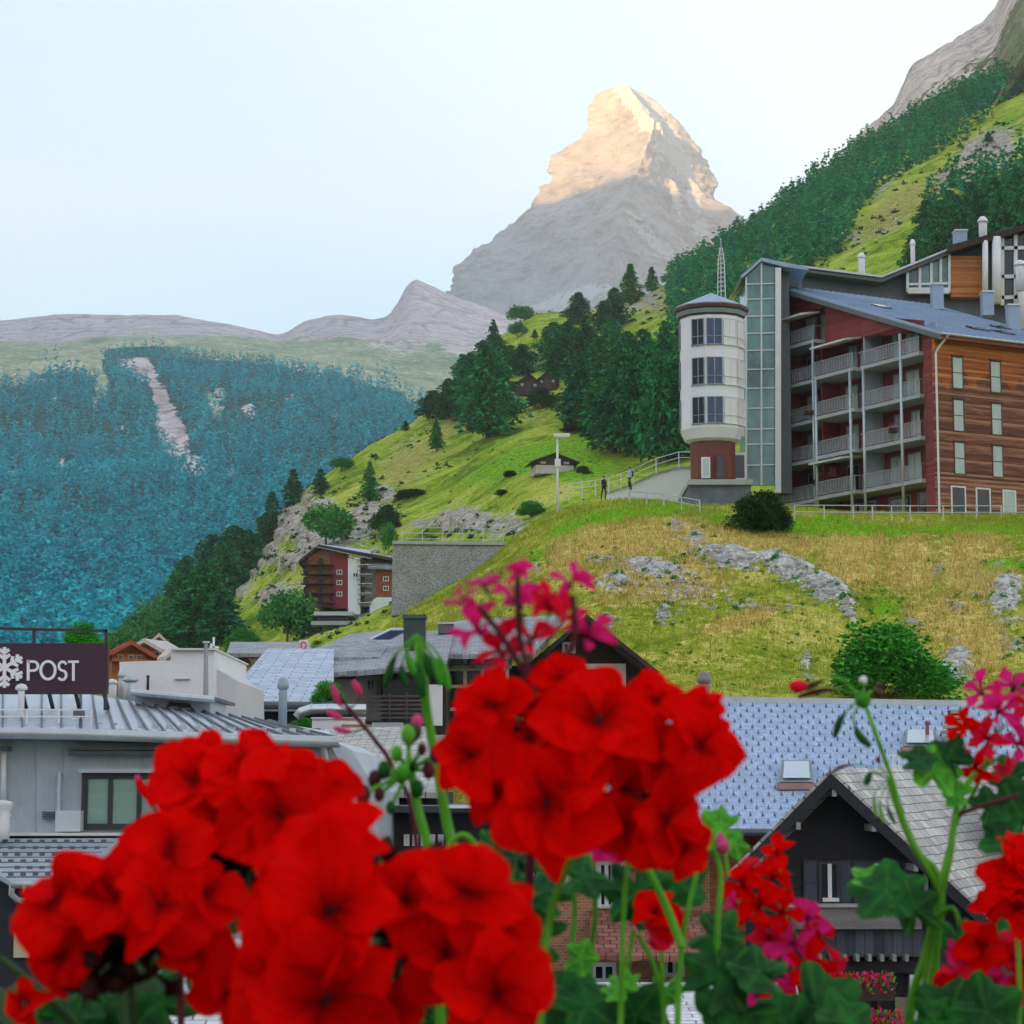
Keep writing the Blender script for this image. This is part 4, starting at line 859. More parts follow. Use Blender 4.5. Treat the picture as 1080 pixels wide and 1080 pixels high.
wp_(MB().bar(P(820.5, 520, Yh - .3), P(820.5, 283, Yh - .3), .42), 'white_column', white_metal, hall)
f_ = MB()
for i, (ya, yb) in enumerate(((500, 470), (468, 440), (440, 409), (409, 380), (380, 350), (350, 322))):
    xa, xb = (790, 815) if i % 2 else (815, 790); f_.prism(quadP([(xa, ya), (xb, yb), (xb, yb - 4), (xa, ya - 4)], Yh + 1.2), (0, 1.2, 0))
wp_(f_, 'stairs', simple('stair_pale', (.45, .6, .55), .6), hall)
wp_(MB().prism(quadP([(783, 293), (803, 275), (803, 271.5), (781, 291)], Yh - .5), (0, 7, 0)).prism(quadP([(803, 275), (826, 281), (852, 285), (852, 281.5), (803, 271.5)], Yh - .5), (0, 7, 0)), 'roof', roofm, hall)
wp_(boxP(822, 284, 832, 520, Yh + 1, 3), 'side_wall', zinc_dark, hall)
# ------------------------------------------------------------------ white tower
tw = P(752, 508, 158); tower = thing('round_tower', 'white many-sided tower with pointed roof beside the hotel stair hall', 'building', tw)
k = 158 / F; zt = lambda y: P(752, y, 158).z - tw.z
def ngon(r, z, n=8, ph=0): return [Vector((r * math.cos(ph + 2 * math.pi * i / n), r * math.sin(ph + 2 * math.pi * i / n), z)) for i in range(n)]
def rings(mb, R_, n=8, ph=0):
    pr = None
    for r, z in R_:
        ng = ngon(r, z, n, ph)
        if pr: 
            for i in range(n): mb.quad(pr[i], pr[(i + 1) % n], ng[(i + 1) % n], ng[i])
        pr = ng
    return mb
ph8 = math.pi / 12; tr = 33.5 * k / math.cos(ph8)
rings(MB(), [(.3, zt(471)), (tr * .55, zt(470)), (tr * .86, zt(465.5)), (tr, zt(455)), (tr, zt(334)), (.3, zt(334))], 12, ph8).build('wall', simple('tower_cladding', (.80, .82, .92), .5, .05, .6, .03), tower)
rf = rings(MB(), [(tr * 1.06, zt(336)), (tr * 1.15, zt(330)), (tr * 1.16, zt(326)), (.02, zt(309))], 12, ph8).build('roof', roofm, tower)
rings(MB(), [(tr * 1.02, zt(338)), (tr * 1.12, zt(332)), (tr * 1.17, zt(330.2)), (tr * 1.17, zt(327))], 12, ph8).build('eave', simple('eave_brown', (.09, .035, .03), .6), rf)
rings(MB(), [(tr * .3, zt(540)), (tr * .7, zt(540)), (tr * .7, zt(466))], 12, ph8).build('base_wall', simple('tower_base', (.16, .045, .03), .7), tower)
ap = tr * math.cos(ph8); fw8 = 2 * tr * math.sin(ph8)
tower_frame = simple('tower_frame', (.30, .34, .42), .5)
for fa, panes in ((-120, 'd'), (-90, 'b'), (-60, 'w'), (-30, 'w'), (180, 'd')):
    a = math.radians(fa); nrm = Vector((math.cos(a), math.sin(a), 0)); tg = Vector((-math.sin(a), math.cos(a), 0))
    for y0, y1 in ((342, 369), (382.5, 410.5), (423.5, 451)):
        z0, z1 = zt(y1), zt(y0); c0 = nrm * (ap + .02); hw = fw8 * (.47 if panes != 'd' else .40)
        fr_ = MB()
        def bx(u0, u1, za, zb, d): fr_.prism([c0 + tg * u0 + Vector((0, 0, za)), c0 + tg * u1 + Vector((0, 0, za)), c0 + tg * u1 + Vector((0, 0, zb)), c0 + tg * u0 + Vector((0, 0, zb))], nrm * d)
        bx(-hw, -hw + .05, z0, z1, .06); bx(hw - .05, hw, z0, z1, .06); bx(-hw + .05, hw - .05, z1 - .05, z1, .06); bx(-.03, .03, z0, z1 - .05, .05); bx(-hw, hw, z0 + .55, z0 + .59, .09); bx(-hw - .05, hw + .05, z0 - .06, z0, .12)
        w_ = fr_.build('window', white_metal if panes == 'w' else tower_frame, tower)
        pn = MB(); pn.prism([c0 + tg * -hw + Vector((0, 0, z0)), c0 + tg * hw + Vector((0, 0, z0)), c0 + tg * hw + Vector((0, 0, z1)), c0 + tg * -hw + Vector((0, 0, z1))], nrm * .02)
        pn.build('pane', {'d': glass_dark, 'b': glass_blue, 'w': curtain_white}[panes], w_)
MB().tube([(tr * .93, -tr * .25, zt(330)), (tr * .93, -tr * .25, zt(462))], .06).build('downpipe', white_metal, tower)
mast = thing('antenna_mast', 'thin white lattice antenna mast rising from the tower roof', 'mast', P(761, 311, 158))
mm_ = MB()
for dx, dy in ((-.28, 0), (.28, 0), (0, .4)): mm_.tube([(dx, dy, -.3), (dx * .8, dy * .8, 2.2), (dx * .3, dy * .3, 3.4)], .035, 6)
for i in range(9): z = .2 + i * .33; mm_.bar((-.28, 0, z), (.28, 0, z + .2), .03); mm_.bar((.28, 0, z), (0, .4, z + .2), .03)
mm_.build('lattice', white_metal, mast); MB().tube([(0, 0, 3.3), (0, 0, 4.1)], .025, 6).build('rod', white_metal, mast)
# entrance under the tower and terrace wall
ent = thing('terrace_block', 'low grey stone terrace block with glass entrance below the white tower', 'wall', P(765, 545, 160))
wp_(boxP(728, 509, 792, 562, 154.6, 9), 'wall', simple('terrace_stone', (.13, .15, .19), .85, .4, 1.5, .4), ent)
wp_(boxP(726, 505.5, 794, 511, 154.3, 10), 'coping', concrete, ent)
wp_(boxP(772, 477, 787, 506, 161, 1), 'entrance', white_metal, ent); e_ = wp_(boxP(774, 480, 785, 504, 160.97, .02), 'door_glass', glass_dark, ent)
wp_(boxP(740, 482, 749, 504, 156.2, .3), 'window', white_metal, ent); wp_(boxP(741.5, 484, 747.5, 502, 156.17, .02), 'window_glass', curtain, ent); wp_(boxP(755, 480, 764, 505, 156.2, .3), 'door', wf, ent); wp_(boxP(757, 482, 762, 503, 156.17, .02), 'door_pane', glass_dark, ent)
# ------------------------------------------------------------------ upper building behind
up = thing('upper_building', 'second hotel wing with orange boards and tall glazing behind the blue roof', 'building', P(1000, 320, 190))
Yu = 188
wp_(wallP([(845, 330), (1110, 345), (1110, 245), (1000, 268), (930, 296), (845, 286)], Yu + .5, 10), 'wall', simple('wing_wall', (.10, .13, .17), .6, .2), up)
r_ = wp_(MB().prism(quadP([(843, 286), (930, 297.5), (1001, 268), (1001, 263), (930, 292), (843, 281)], Yu - 1), (0, 13, 0)), 'roof', zinc_dark, up)
wp_(MB().prism(quadP([(843, 281.6), (930, 292.6), (1001, 263.4), (1001, 261.5), (930, 290.5), (843, 279.5)], Yu - 1.2), (0, 13.3, 0)), 'roof_cap', pale_metal, r_)
wp_(MB().prism(quadP([(1000, 266), (1120, 232), (1120, 226), (1000, 259)], Yu - 1.6), (0, 13, 0)), 'upper_roof', brown_dark, up)
wp_(wallP([(957, 306), (1001, 306), (1001, 266), (957, 285)], Yu - .3, .3), 'glazing', teal, up)
f_ = MB()
for x, t_ in ((957, 285), (970, 279), (982, 274), (992, 270), (1001, 266)): f_.bar(P(x, 308, Yu - .4), P(x, t_, Yu - .4), .22)
f_.bar(P(957, 300, Yu - .4), P(1001, 299, Yu - .4), .2); f_.bar(P(957, 307, Yu - .4), P(1001, 307, Yu - .4), .5); wp_(f_, 'glazing_frame', pale_metal, up)
wp_(boxP(1003, 270, 1035, 313, Yu - .5, 1), 'board_panel', orange_wood, up)
for x, y0, y1, w_ in ((1039, 254, 312, .5), (1051, 250, 320, .75), (1079, 276, 350, .9)): wp_(MB().tube([P(x, y1, Yu - 1.4), P(x, y0, Yu - 1.4)], w_ / 2, 12), 'white_column', white_paint, up, smooth=True)
wp_(wallP([(1056, 322), (1110, 322), (1110, 236), (1056, 250)], Yu - .6, .2), 'tall_glazing', glass_dark, up)
f_ = MB()
for x in (1057, 1071, 1087, 1100): f_.bar(P(x, 322, Yu - .75), P(x, 250 - (x - 1056) * .26, Yu - .75), .3)
for y in (262, 292, 314): f_.bar(P(1056, y, Yu - .75), P(1110, y - 1, Yu - .75), .3)
wp_(f_, 'tall_glazing_frame', white_metal, up)
for x0, y0, x1, y1, Y in ((984, 300, 995, 322, 174), (1037, 308, 1048, 328, 172), (1064, 322, 1076, 348, 168)):
    v_ = thing('roof_vent', {984: 'blue-grey vent box on the hotel roof beneath the glazed wing', 1037: 'blue-grey vent box on the hotel roof beneath the white column', 1064: 'large blue-grey vent box at the right end of the hotel roof'}[x0], 'vent', P((x0 + x1) / 2, y1, Y))
    wp_(boxP(x0, y0, x1, y1 + 4, Y, 1), 'box', roofm, v_); wp_(boxP(x0 - 1, y0 - 2, x1 + 1, y0 - .1, Y - .1, 1.2), 'lid', pale_metal, v_)
for x, y0, y1, w_, Y, lb_, cap in ((909, 268, 292, 7, 195, 'short white chimney with cowl on the dark roof ridge behind the hotel', 1), (963, 254, 280, 5, 195, 'slim plain white flue left of the square roof box', 0), (1037, 230, 256, 9, 192, 'thick white flue at the top of the wing roof', 0), (1076, 276, 300, 9, 172, 'white pipe with cap at the right edge of the hotel roof', 1)):
    c_ = thing('chimney', lb_, 'chimney', P(x, y1, Y)); r0 = w_ * Y / F / 2; H_ = (y1 - y0) * Y / F
    MB().lathe((0, 0, 0), [(r0, -.5), (r0, H_ * .8), (r0 * .8, H_)], 12).build('shaft', white_paint, c_, True)
    MB().lathe((0, 0, 0), [(r0 * 1.3, H_ * .86), (r0 * 1.3, H_ * .93), (r0 * .6, H_ * 1.1)], 12).build('cap', white_metal if cap else white_paint, c_, True)
c_ = thing('roof_box', 'square blue-grey ventilation box on top of the wing roof', 'vent', P(1014, 262, 192)); wp_(boxP(1008, 243, 1020, 266, 192, 1.2), 'box', roofm, c_); wp_(boxP(1007, 241.5, 1021, 243, 191.9, 1.4), 'lid', pale_metal, c_)
# fence along the hotel garden
def rail_fence(name, pts, lab, h=1.0, step=1.6, mat=None, rails=(1.0, .55), r=.035):
    pts = [Vector(p) for p in pts]; t = thing(name, lab, 'fence', pts[0]); mat = mat or pale_metal
    for i in range(len(pts) - 1):
        a, b = pts[i], pts[i + 1]; n = max(1, round((b - a).length / step)); m_ = MB()
        for q in rails: m_.tube([a + Vector((0, 0, h * q)), b + Vector((0, 0, h * q))], r, 6)
        wp_(m_, 'rail', mat, t)
        for k in range(n + (i == len(pts) - 2)): p = lerp(a, b, k / n); wp_(MB().tube([p - Vector((0, 0, .3)), p + Vector((0, 0, h))], r * 1.3, 6), 'post', mat, t)
    return t
rail_fence('garden_fence', [L4.at(838, 549), L4.at(900, 549), L4.at(960, 549), L4.at(1030, 549), L4.at(1110, 549)], 'grey metal railing along the lawn in front of the hotel', .95, 1.9)
rail_fence('slope_fence', [L4.at(664, 531), L4.at(700, 534), L4.at(738, 541)], 'thin metal railing running down to the terrace block', .8, 1.5)
# ------------------------------------------------------------------ things on the hill
def hut(px, py, w, h, L, lab, rot=0, roofc=None, base=False):
    """small old timber barn with a shallow gable roof; px, py = middle of its foot, w, h = photo pixels"""
    b = L.at(px, py); k = b.y / F; W_ = w * k; H_ = h * k; t = thing('wooden_hut', lab, 'hut', b, rot)
    he = H_ * .55; D_ = W_ * .8; z0 = 0
    if base: MB().box(-W_ * .42, W_ * .42, -D_ / 2 - .05, D_ / 2, -1, H_ * .22).build('stone_base', simple('pale_base', (.5, .47, .42), .9, .2), t); z0 = H_ * .22
    MB().prism([(-W_ * .4, -D_ / 2, z0 - (0 if base else 1)), (W_ * .4, -D_ / 2, z0 - (0 if base else 1)), (W_ * .4, -D_ / 2, he), (0, -D_ / 2, H_ * .93), (-W_ * .4, -D_ / 2, he)], (0, D_, 0)).build('wall', brown_dark, t)
    r = MB()
    for s in (-1, 1):
        a = Vector((s * W_ * .54, -D_ * .62, he - H_ * .12)); c = Vector((0, -D_ * .62, H_)); r.prism([a, c, c + Vector((0, 0, -.22)), a + Vector((0, 0, -.22))], (0, D_ * 1.24, 0))
    r.build('roof', roofc or simple('hut_roof', (.07, .06, .06), .9, .4, 1, .4), t)
    MB().box(-W_ * .08, W_ * .08, -D_ / 2 - .04, -D_ / 2, z0 + .1, he * .9).build('door', dark_metal, t)
    for x in (-.26, .26): MB().box((x - .06) * W_, (x + .06) * W_, -D_ / 2 - .04, -D_ / 2, he * .55, he * .8).build('window', simple('hut_window', (.35, .36, .38), .4), t)
    return t
hut(588, 497, 48, 17, L3, 'lone dark wooden hut with pale base on the bright green meadow', .15, base=True)
hut(557, 415, 27, 20, L3, 'dark wooden hut, middle and largest of the three below the pines', .2)
hut(580, 410, 24, 17, L3, 'dark wooden hut, highest and right of the three below the pines', -.2)
hut(540, 417, 16, 10, L3, 'smallest dark hut, left of the three below the pines', .3)
# lamp post
lb0 = L4.at(588, 529); kk = lb0.y / F
lamp = thing('street_lamp', 'tall white lamp post with a box-shaped head standing on the hill path', 'lamp post', lb0)
hL = (528 - 446) * kk
MB().tube([(0, 0, -.4), (0, 0, hL)], [.11, .07], 10).build('pole', white_metal, lamp, True)
MB().box(-.25, .85, -.3, .3, hL - .05, hL + .18).box(-.1, .7, -.25, .25, hL - .12, hL - .05).build('lamp_head', white_metal, lamp)
MB().box(-.18, .22, -.22, .05, hL * .60, hL * .70).build('control_box', white_metal, lamp)
# terrace path with white wall, rail and two walkers
pw = thing('path_wall', 'white rendered wall beside the path left of the tower', 'wall', P(690, 527, 176))
wp_(wallP([(640, 530), (742, 530), (742, 494), (716, 493), (690, 500), (664, 512), (640, 520)], 176, .4), 'wall', white_paint, pw)
wp_(MB().prism(quadP([(640, 520), (664, 512), (690, 500), (716, 493), (742, 494), (742, 492.5), (716, 491), (690, 498.4), (664, 510.4), (640, 518.4)], 175.8), (0, .8, 0)), 'coping', concrete, pw)
rail_fence('path_railing', [P(600, 524, 172), P(642, 518, 174), P(668, 508, 175), P(692, 497, 175.5), P(716, 490, 175.5), P(738, 490, 175.5)], 'see-through metal railing along the path above the white wall', 1.0, 1.5, white_metal)
def person(px, py, Y, lab, shirt, legs, face=0, pack=None):
    b = P(px, py, Y); t = thing('person', lab, 'person', b, face)
    sk = [(0, 0, .95), (0, 0, 1.2), (0, 0, 1.42), (0, .0, 1.52), (0, -.01, 1.64), (0, -.01, 1.74), (.09, 0, .9), (.11, -.12, .5), (.11, .02, .08), (.11, -.14, .04), (-.09, 0, .9), (-.11, .12, .5), (-.11, .22, .1), (-.11, .1, .04),
          (.19, 0, 1.42), (.25, .06, 1.15), (.24, -.08, .92), (-.19, 0, 1.42), (-.25, -.06, 1.15), (-.24, -.2, .95)]
    rd = [.14, .13, .13, .055, .09, .08, .09, .065, .045, .035, .09, .065, .045, .035, .06, .045, .035, .06, .045, .035]
    ed = [(0, 1), (1, 2), (2, 3), (3, 4), (4, 5), (0, 6), (6, 7), (7, 8), (8, 9), (0, 10), (10, 11), (11, 12), (12, 13), (2, 14), (14, 15), (15, 16), (2, 17), (17, 18), (18, 19)]
    me = bpy.data.meshes.new('body'); me.from_pydata(sk, ed, []); o = bpy.data.objects.new('body', me); COL.objects.link(o); o.parent = t
    m = o.modifiers.new('skin', 'SKIN'); o.modifiers.new('sub', 'SUBSURF').render_levels = 1
    for i, v in enumerate(me.skin_vertices[0].data): v.radius = (rd[i], rd[i]); v.use_root = i == 0
    mt = N('clothes_' + lab[:6].strip()); sp = mt.n('ShaderNodeSeparateXYZ'); mt.l(mt.co('Object'), sp.inputs[0])
    mt.set(mt.ramp(mt.math('DIVIDE', sp.outputs[2], 1.8), [(.52, legs), (.53, shirt), (.83, shirt), (.84, (.5, .32, .24))]), .8); mt.m.node_tree.nodes['Color Ramp'].color_ramp.interpolation = 'CONSTANT'; me.materials.append(mt.m)
    MB().ball((0, .015, 1.73), .095, 10, (1, 1.05, .9)).build('hair', simple('hair', (.03, .02, .015), .8), t, True)
    if pack: MB().box(-.14, .14, .12, .28, 1.05, 1.45).build('backpack', pack, t)
    return t
person(637, 527, 168, 'dark-clothed walker on the path at the low end of the white wall', (.03, .035, .05), (.02, .02, .03), .6)
person(664, 517, 171, 'walker in light top and dark trousers beside the railing, nearer the tower', (.5, .52, .55), (.02, .025, .04), -1.2, simple('pack', (.04, .05, .06), .8))
# stone retaining wall with fence
mr = N('rubble_masonry'); vr = mr.n('ShaderNodeTexVoronoi'); mr.l(mr.co('Object', (.9, .9, 1.7)), vr.inputs['Vector']); ve = mr.n('ShaderNodeTexVoronoi', feature='DISTANCE_TO_EDGE'); mr.l(mr.co('Object', (.9, .9, 1.7)), ve.inputs['Vector'])
gy = mr.n('ShaderNodeRGBToBW'); mr.l(vr.outputs['Color'], gy.inputs[0]); cr_ = mr.ramp(mr.math('ADD', mr.math('MULTIPLY', gy.outputs[0], .6), mr.math('MULTIPLY', mr.noise(mr.co('Object'), .4, 5), .4)), [(.25, (.22, .22, .20)), (.7, (.58, .57, .54))])
cr_ = mr.mix(mr.ramp(ve.outputs['Distance'], [(0, .8), (.08, 0)]), cr_, (.12, .12, .11)); mr.bump(ve.outputs['Distance'], 1, .3); stw = mr.set(cr_, .95)
YW = L3.at(470, 618).y - 2
rw = thing('retaining_wall', 'long grey stone retaining wall on the slope right of the small apartment house', 'wall', P(470, 630, YW))
a, b_, c_, d_ = P(413, 648, YW - 2), P(536, 640, YW), P(533, 575, YW + 3), P(414, 574, YW + 3)
sheet('masonry', a, b_, c_, d_, stw, rw, .2); sheet('side_masonry', P(413, 648, YW - 2), P(414, 574, YW + 3), P(414, 574, YW + 20), P(413, 648, YW + 20), stw, rw, .3)
wp_(MB().prism([c_ + Vector((0, -.4, 0)), d_ + Vector((0, -.4, 0)), d_ + Vector((0, 3, 0)), c_ + Vector((0, 3, 0))], (0, 0, .5)), 'coping', concrete, rw)
f_ = rail_fence('wall_fence', [P(424, 573.5, YW + 4), P(531, 575, YW + 4)], 'wire fence standing on top of the stone retaining wall', 2.6, 3.2, pale_metal, (1.0, .66, .33), .05)
# ------------------------------------------------------------------ small apartment house below the cliff
Y = L3.at(365, 650).y - 3
ap_ = thing('apartment_house', 'distant red and white apartment house with balconies under the cliff', 'building', P(365, 640, Y))
wp_(wallP([(322, 635), (366, 642), (366, 584), (340, 580), (322, 588)], Y, 12), 'wall', simple('apt_orange', (.42, .15, .07), .8, .3, .5), ap_)
wp_(wallP([(348, 640), (367, 642), (367, 588), (348, 586)], Y - .4, .4), 'red_wall', simple('apt_maroon', (.26, .03, .05), .8, .15, .5), ap_)
wp_(wallP([(367, 648), (380, 648), (380, 592), (367, 588)], Y - 1.0, 8), 'white_wall', white_paint, ap_)
wp_(wallP([(380, 640), (397, 640), (397, 596), (380, 590)], Y + 1, 8), 'side_wall', simple('apt_cream', (.55, .52, .47), .8, .1), ap_)
wp_(wallP([(397, 630), (416, 630), (416, 598), (397, 600)], Y - 1.5, 8), 'brown_wall', simple('apt_brown', (.28, .075, .035), .8, .2), ap_)
wp_(wallP([(390, 652), (416, 652), (416, 630), (397, 630), (390, 636)], Y - 1.6, 8), 'white_base', white_paint, ap_)
r_ = wp_(MB().prism(quadP([(315, 595), (336, 577), (336, 574), (315, 591)], Y - 2), (0, 14, 0)).prism(quadP([(336, 577), (418, 592), (418, 589), (336, 574)], Y - 2), (0, 5, 0)), 'roof', brown_dark, ap_)
sheet('roof_sheet', P(334, 576.5, Y - 2.1), P(392, 589, Y - 2.1), P(390, 580, Y + 10), P(338, 574, Y + 10), slate_pale, ap_, .1)
sheet('lower_roof_sheet', P(388, 598, Y - 3), P(418, 599, Y - 3), P(414, 586, Y + 4), P(384, 586, Y + 4), slate_grey, ap_, .3)
for y in (592, 602, 612, 622, 632):
    for x0, x1 in ((317, 334), (333, 352), (377, 392)):
        bl = wp_(boxP(x0, y + 3, x1, y + 3.8, Y - 2.4, 2.4), 'balcony', brown_dark if x0 < 370 else pale_metal, ap_)
        f_ = boxP(x0, y - .6, x1, y - .1, Y - 2.4, .1)
        for i in range(7): xx = x0 + (x1 - x0 - .5) * i / 6; boxP(xx, y - .1, xx + .5, y + 3, Y - 2.4, .1, f_)
        wp_(f_, 'railing', brown_dark, bl)
        wp_(boxP(x0 + 3, y - 3.5, x0 + 8, y + 3, Y - .45 if x0 < 370 else Y + .9, .1), 'balcony_door', glass_dark, ap_)
for x, y in ((355, 624), (355, 612), (355, 601), (404, 608), (404, 618), (372, 604)): windowP(ap_, x, y, x + 6, y + 5, Y - .5 if x < 366 else Y - 1.7, white_metal, glass_dark, 2, 1, .12)
lower = thing('garage_terrace', 'stepped concrete terrace below the distant apartment house', 'building', P(360, 670, Y - 7))
wp_(boxP(331, 645, 372, 649, Y - 9, 9), 'upper_slab', pale_metal, lower); wp_(boxP(334, 649, 366, 656, Y - 8, 8), 'recess', dark_metal, lower); wp_(boxP(328, 655, 376, 659, Y - 10, 9), 'lower_slab', concrete, lower); wp_(boxP(358, 659, 378, 684, Y - 9, 9), 'pillar_wall', simple('grey_render', (.55, .55, .54), .9), lower)
wp_(boxP(340, 659, 358, 672, Y - 7, 8), 'back_wall', simple('stone_grey', (.34, .33, .31), .9, .3), lower)
# ------------------------------------------------------------------ post office building, left
po = thing('flat_building', 'grey zinc-clad building with seamed metal roof at the left edge', 'building', P(200, 1000, 50))
wp_(wallP([(-90, 1320), (378, 1320), (377, 836), (346, 781), (-90, 772)], 50, 11), 'wall', zinc_wall, po)
m_ = MB()
for x in range(-80, 345, 29):
    if not (80 < x < 150): m_.bar(P(x, 880, 49.98), P(x, 778, 49.98), .035, .04)
wp_(m_, 'wall_seam', zinc_wall, po)
wp_(wallP([(344, 781), (379, 836), (379, 1320), (400, 1320), (398, 836), (372, 792), (352, 781)], 50.4, 10), 'side_wall', zinc, po)
A, A2, B_, C_ = P(-100, 768, 49.2), P(85, 771, 49.2), P(354, 779, 49.2), P(346, 771, 56)
E_, Fp, D2 = P(85, 731, 60), P(-100, 731, 60), P(283, 761, 57)
rf = wp_(MB().prism([A, A2, E_, Fp], (0, 0, -.12)).prism([A2, B_, D2, E_], (0, 0, -.12)).prism([B_, C_, D2], (0, 0, -.12)), 'roof', zinc, po)
m_ = seams(E_, Fp, A2, A, 9, .045, .06); seams(D2, E_, B_, A2, 15, .045, .06, m_); m_.bar(A2, E_, .07, .07); m_.bar(B_, D2, .07, .07); wp_(m_, 'roof_seam', zinc_dark, rf)
m_ = MB()
for k, (t_, Z) in enumerate(((.10, 1), (.22, 1))):
    for i in range(30):
        x = -90 + i * 14.5 + k * 7; y0_ = (768 if x < 85 else 771 + (x - 85) * .03) - 4 - k * 6
        if x > 335 - k * 10: continue
        p = P(x, y0_, 50.2 + k * 1.3); m_.box(p.x - .07, p.x + .07, p.y, p.y + .04, p.z - .1, p.z - .01)
wp_(m_, 'snow_stop', zinc, rf)
wp_(MB().tube([P(-100, 771.5, 49.05), P(85, 774.5, 49.05), P(357, 782.5, 49.05)], .13, 10), 'gutter', pale_metal, rf, smooth=True)
wp_(MB().prism(quadP([(-100, 774), (356, 785), (356, 788), (-100, 777)], 49.3), (0, .8, 0)), 'eave_board', zinc_dark, rf)
wp_(MB().tube([P(341, 786, 49.3), P(343, 800, 49.85), P(352, 850, 49.75), P(352, 900, 49.75)], .07, 10), 'downpipe', white_metal, po, smooth=True)
wp_(MB().tube([P(4, 790, 49.8), P(4, 846, 49.8)], .06, 10), 'thin_downpipe', white_metal, po, smooth=True)
m_ = boxP(-4, 787, 8, 792, 49.6, .4); wp_(m_, 'gutter_box', zinc_dark, po)
ab = wp_(boxP(72, 788, 176, 791, 49.5, .5), 'awning_box', zinc_dark, po); wp_(boxP(72, 792, 176, 796.5, 49.55, .45), 'awning_bar', zinc_dark, ab); wp_(boxP(250, 792, 322, 797, 49.6, .4), 'shade_box', zinc_dark, po)
fr = wp_(boxP(83, 811, 180, 815, 49.7, .3).box(P(83, 0, 50).x * 1, P(86, 0, 50).x, 49.7, 50, P(83, 876, 50).z, P(83, 815, 50).z), 'window_surround', zinc, po)
wn = windowP(po, 86, 815, 178, 875, 49.96, dark_metal, simple('green_blind', (.24, .38, .33), .35, .12, 1.2, .05, stretch=(.3, 1, 8)), 3, 1, .13)
wp_(boxP(58, 855, 85, 877, 49.5, .5), 'cabinet', simple('cabinet_white', (.55, .60, .64), .5, .05), po)
m_ = MB()
for i in range(4): boxP(44, 856 + i * 2.2, 57, 857.2 + i * 2.2, 49.85, .12, m_)
wp_(m_, 'wall_vent', zinc_dark, po)
lg = wp_(boxP(-100, 878.5, 128, 881.5, 49.3, .7), 'ledge', white_metal, po); wp_(boxP(-100, 881.5, 126, 884, 49.5, .5), 'ledge_gap', dark_metal, po)
# lower roof in front with snow studs
lr = thing('lower_roof_building', 'low building with blue-grey studded metal roof in the lower left corner', 'building', P(50, 1000, 47))
def yl(py): return 49.2 - (py - 880) / 52 * 3.0
poly = [(-100, 885), (126, 884), (118, 899), (60, 933), (14, 931), (-14, 915), (-100, 915)]
pts = [P(x, y, yl(y)) for x, y in poly]
wp_(MB().prism(pts, (0, 0, -.1)), 'roof', zinc, lr)
m_ = MB(); R = random.Random(2)
for r_i in range(6):
    for c_i in range(16):
        x = -60 + c_i * 13 + (r_i % 2) * 6; y = 889 + r_i * 7
        if y > 884 + (126 - x) * .62 or y > 926 or (x < 8 and y > 911): continue
        p = P(x, y, yl(y)); m_.box(p.x - .05, p.x + .05, p.y, p.y + .08, p.z - .02, p.z + .07)
wp_(m_, 'snow_stud', zinc_dark, lr)
m_ = MB()
for k in range(1, 9): y = 884 + k * 5.2; m_.bar(P(-100 if y < 912 else (y - 912) * .8 - 5, y, yl(y)) + Vector((0, 0, .01)), P(126 - max(0, (y - 884)) * 1.2, y, yl(y)) + Vector((0, 0, .01)), .02, .03)
wp_(m_, 'roof_joint', zinc_dark, lr)
wp_(MB().tube([P(11, 932, 46.0), P(62, 934.5, 46.0)], .09, 10), 'gutter', pale_metal, lr, smooth=True)
m_ = MB()
for x in (22, 36, 50): m_.box(P(x, 0, 46).x - .02, P(x, 0, 46).x + .02, 45.9, 46.1, P(x, 941, 46).z, P(x, 934, 46).z)
wp_(m_, 'gutter_bracket', pale_metal, lr)
wp_(MB().tube([P(13, 933, 46.0), P(12, 943, 46.1), P(18, 949, 46.3), P(32, 951, 46.6)], .06, 10), 'downpipe', white_metal, lr, smooth=True)
wp_(wallP([(-100, 1360), (150, 1360), (150, 892), (118, 902), (60, 936), (14, 934), (-14, 918), (-100, 918)], 46.9, 2.2), 'wall', simple('navy_wall', (.014, .018, .032), .7, .3), lr)
wp_(boxP(14, 968, 34, 1010, 46.8, .2), 'pale_window', simple('pale_cream', (.55, .5, .32), .6), lr)  # window filled with one flat cream colour
vp = thing('vent_pipe', 'white ribbed vent pipe at the left edge before the zinc wall', 'vent', P(2, 880, 48.5)); q = P(2, 880, 48.5)
MB().lathe((0, 0, 0), [(.16, -.1)] + [(.16 + .02 * (i % 2), .1 + i * .06) for i in range(8)] + [(.22, .62), (.22, .68), (.05, .72)], 14).build('pipe', white_metal, vp, True)
# chimneys, vents and rail on the roof
def flue(px, y0, y1, w, Y, lab, mat, cap=1.3, kind='vent_pipe', cat='vent'):
    b = P(px, y1, Y); H_ = P(px, y0, Y).z - b.z; r = w * Y / F / 2; t = thing(kind, lab, cat, b)
    MB().lathe((0, 0, 0), [(r, -.4), (r, H_ * .72), (r * .95, H_ * .74)], 14).build('shaft', mat, t, True)
    MB().lathe((0, 0, 0), [(r * .7, H_ * .74), (r * cap, H_ * .78), (r * cap, H_ * .88), (r * cap * .8, H_ * .90), (r * cap * .8, H_ * .95), (.02, H_)], 14).build('cap', mat, t, True); return t
flue(22, 721, 750, 7, 52, 'small white mushroom vent in front of the dark sign', white_metal, 1.8)
flue(298, 714, 768, 9, 54, 'slim blue-grey flue pipe at the right part of the zinc roof', simple('flue_blue', (.30, .38, .45), .5, .1, 2, .05, .3), 1.35, 'flue_pipe', 'chimney')
flue(137, 712, 742, 11, 60, 'stout metal ventilator just right of the dark sign', pale_metal, 1.5)
flue(128, 706, 742, 7, 61, 'narrow taller metal vent behind the stout ventilator', pale_metal, 1.2)
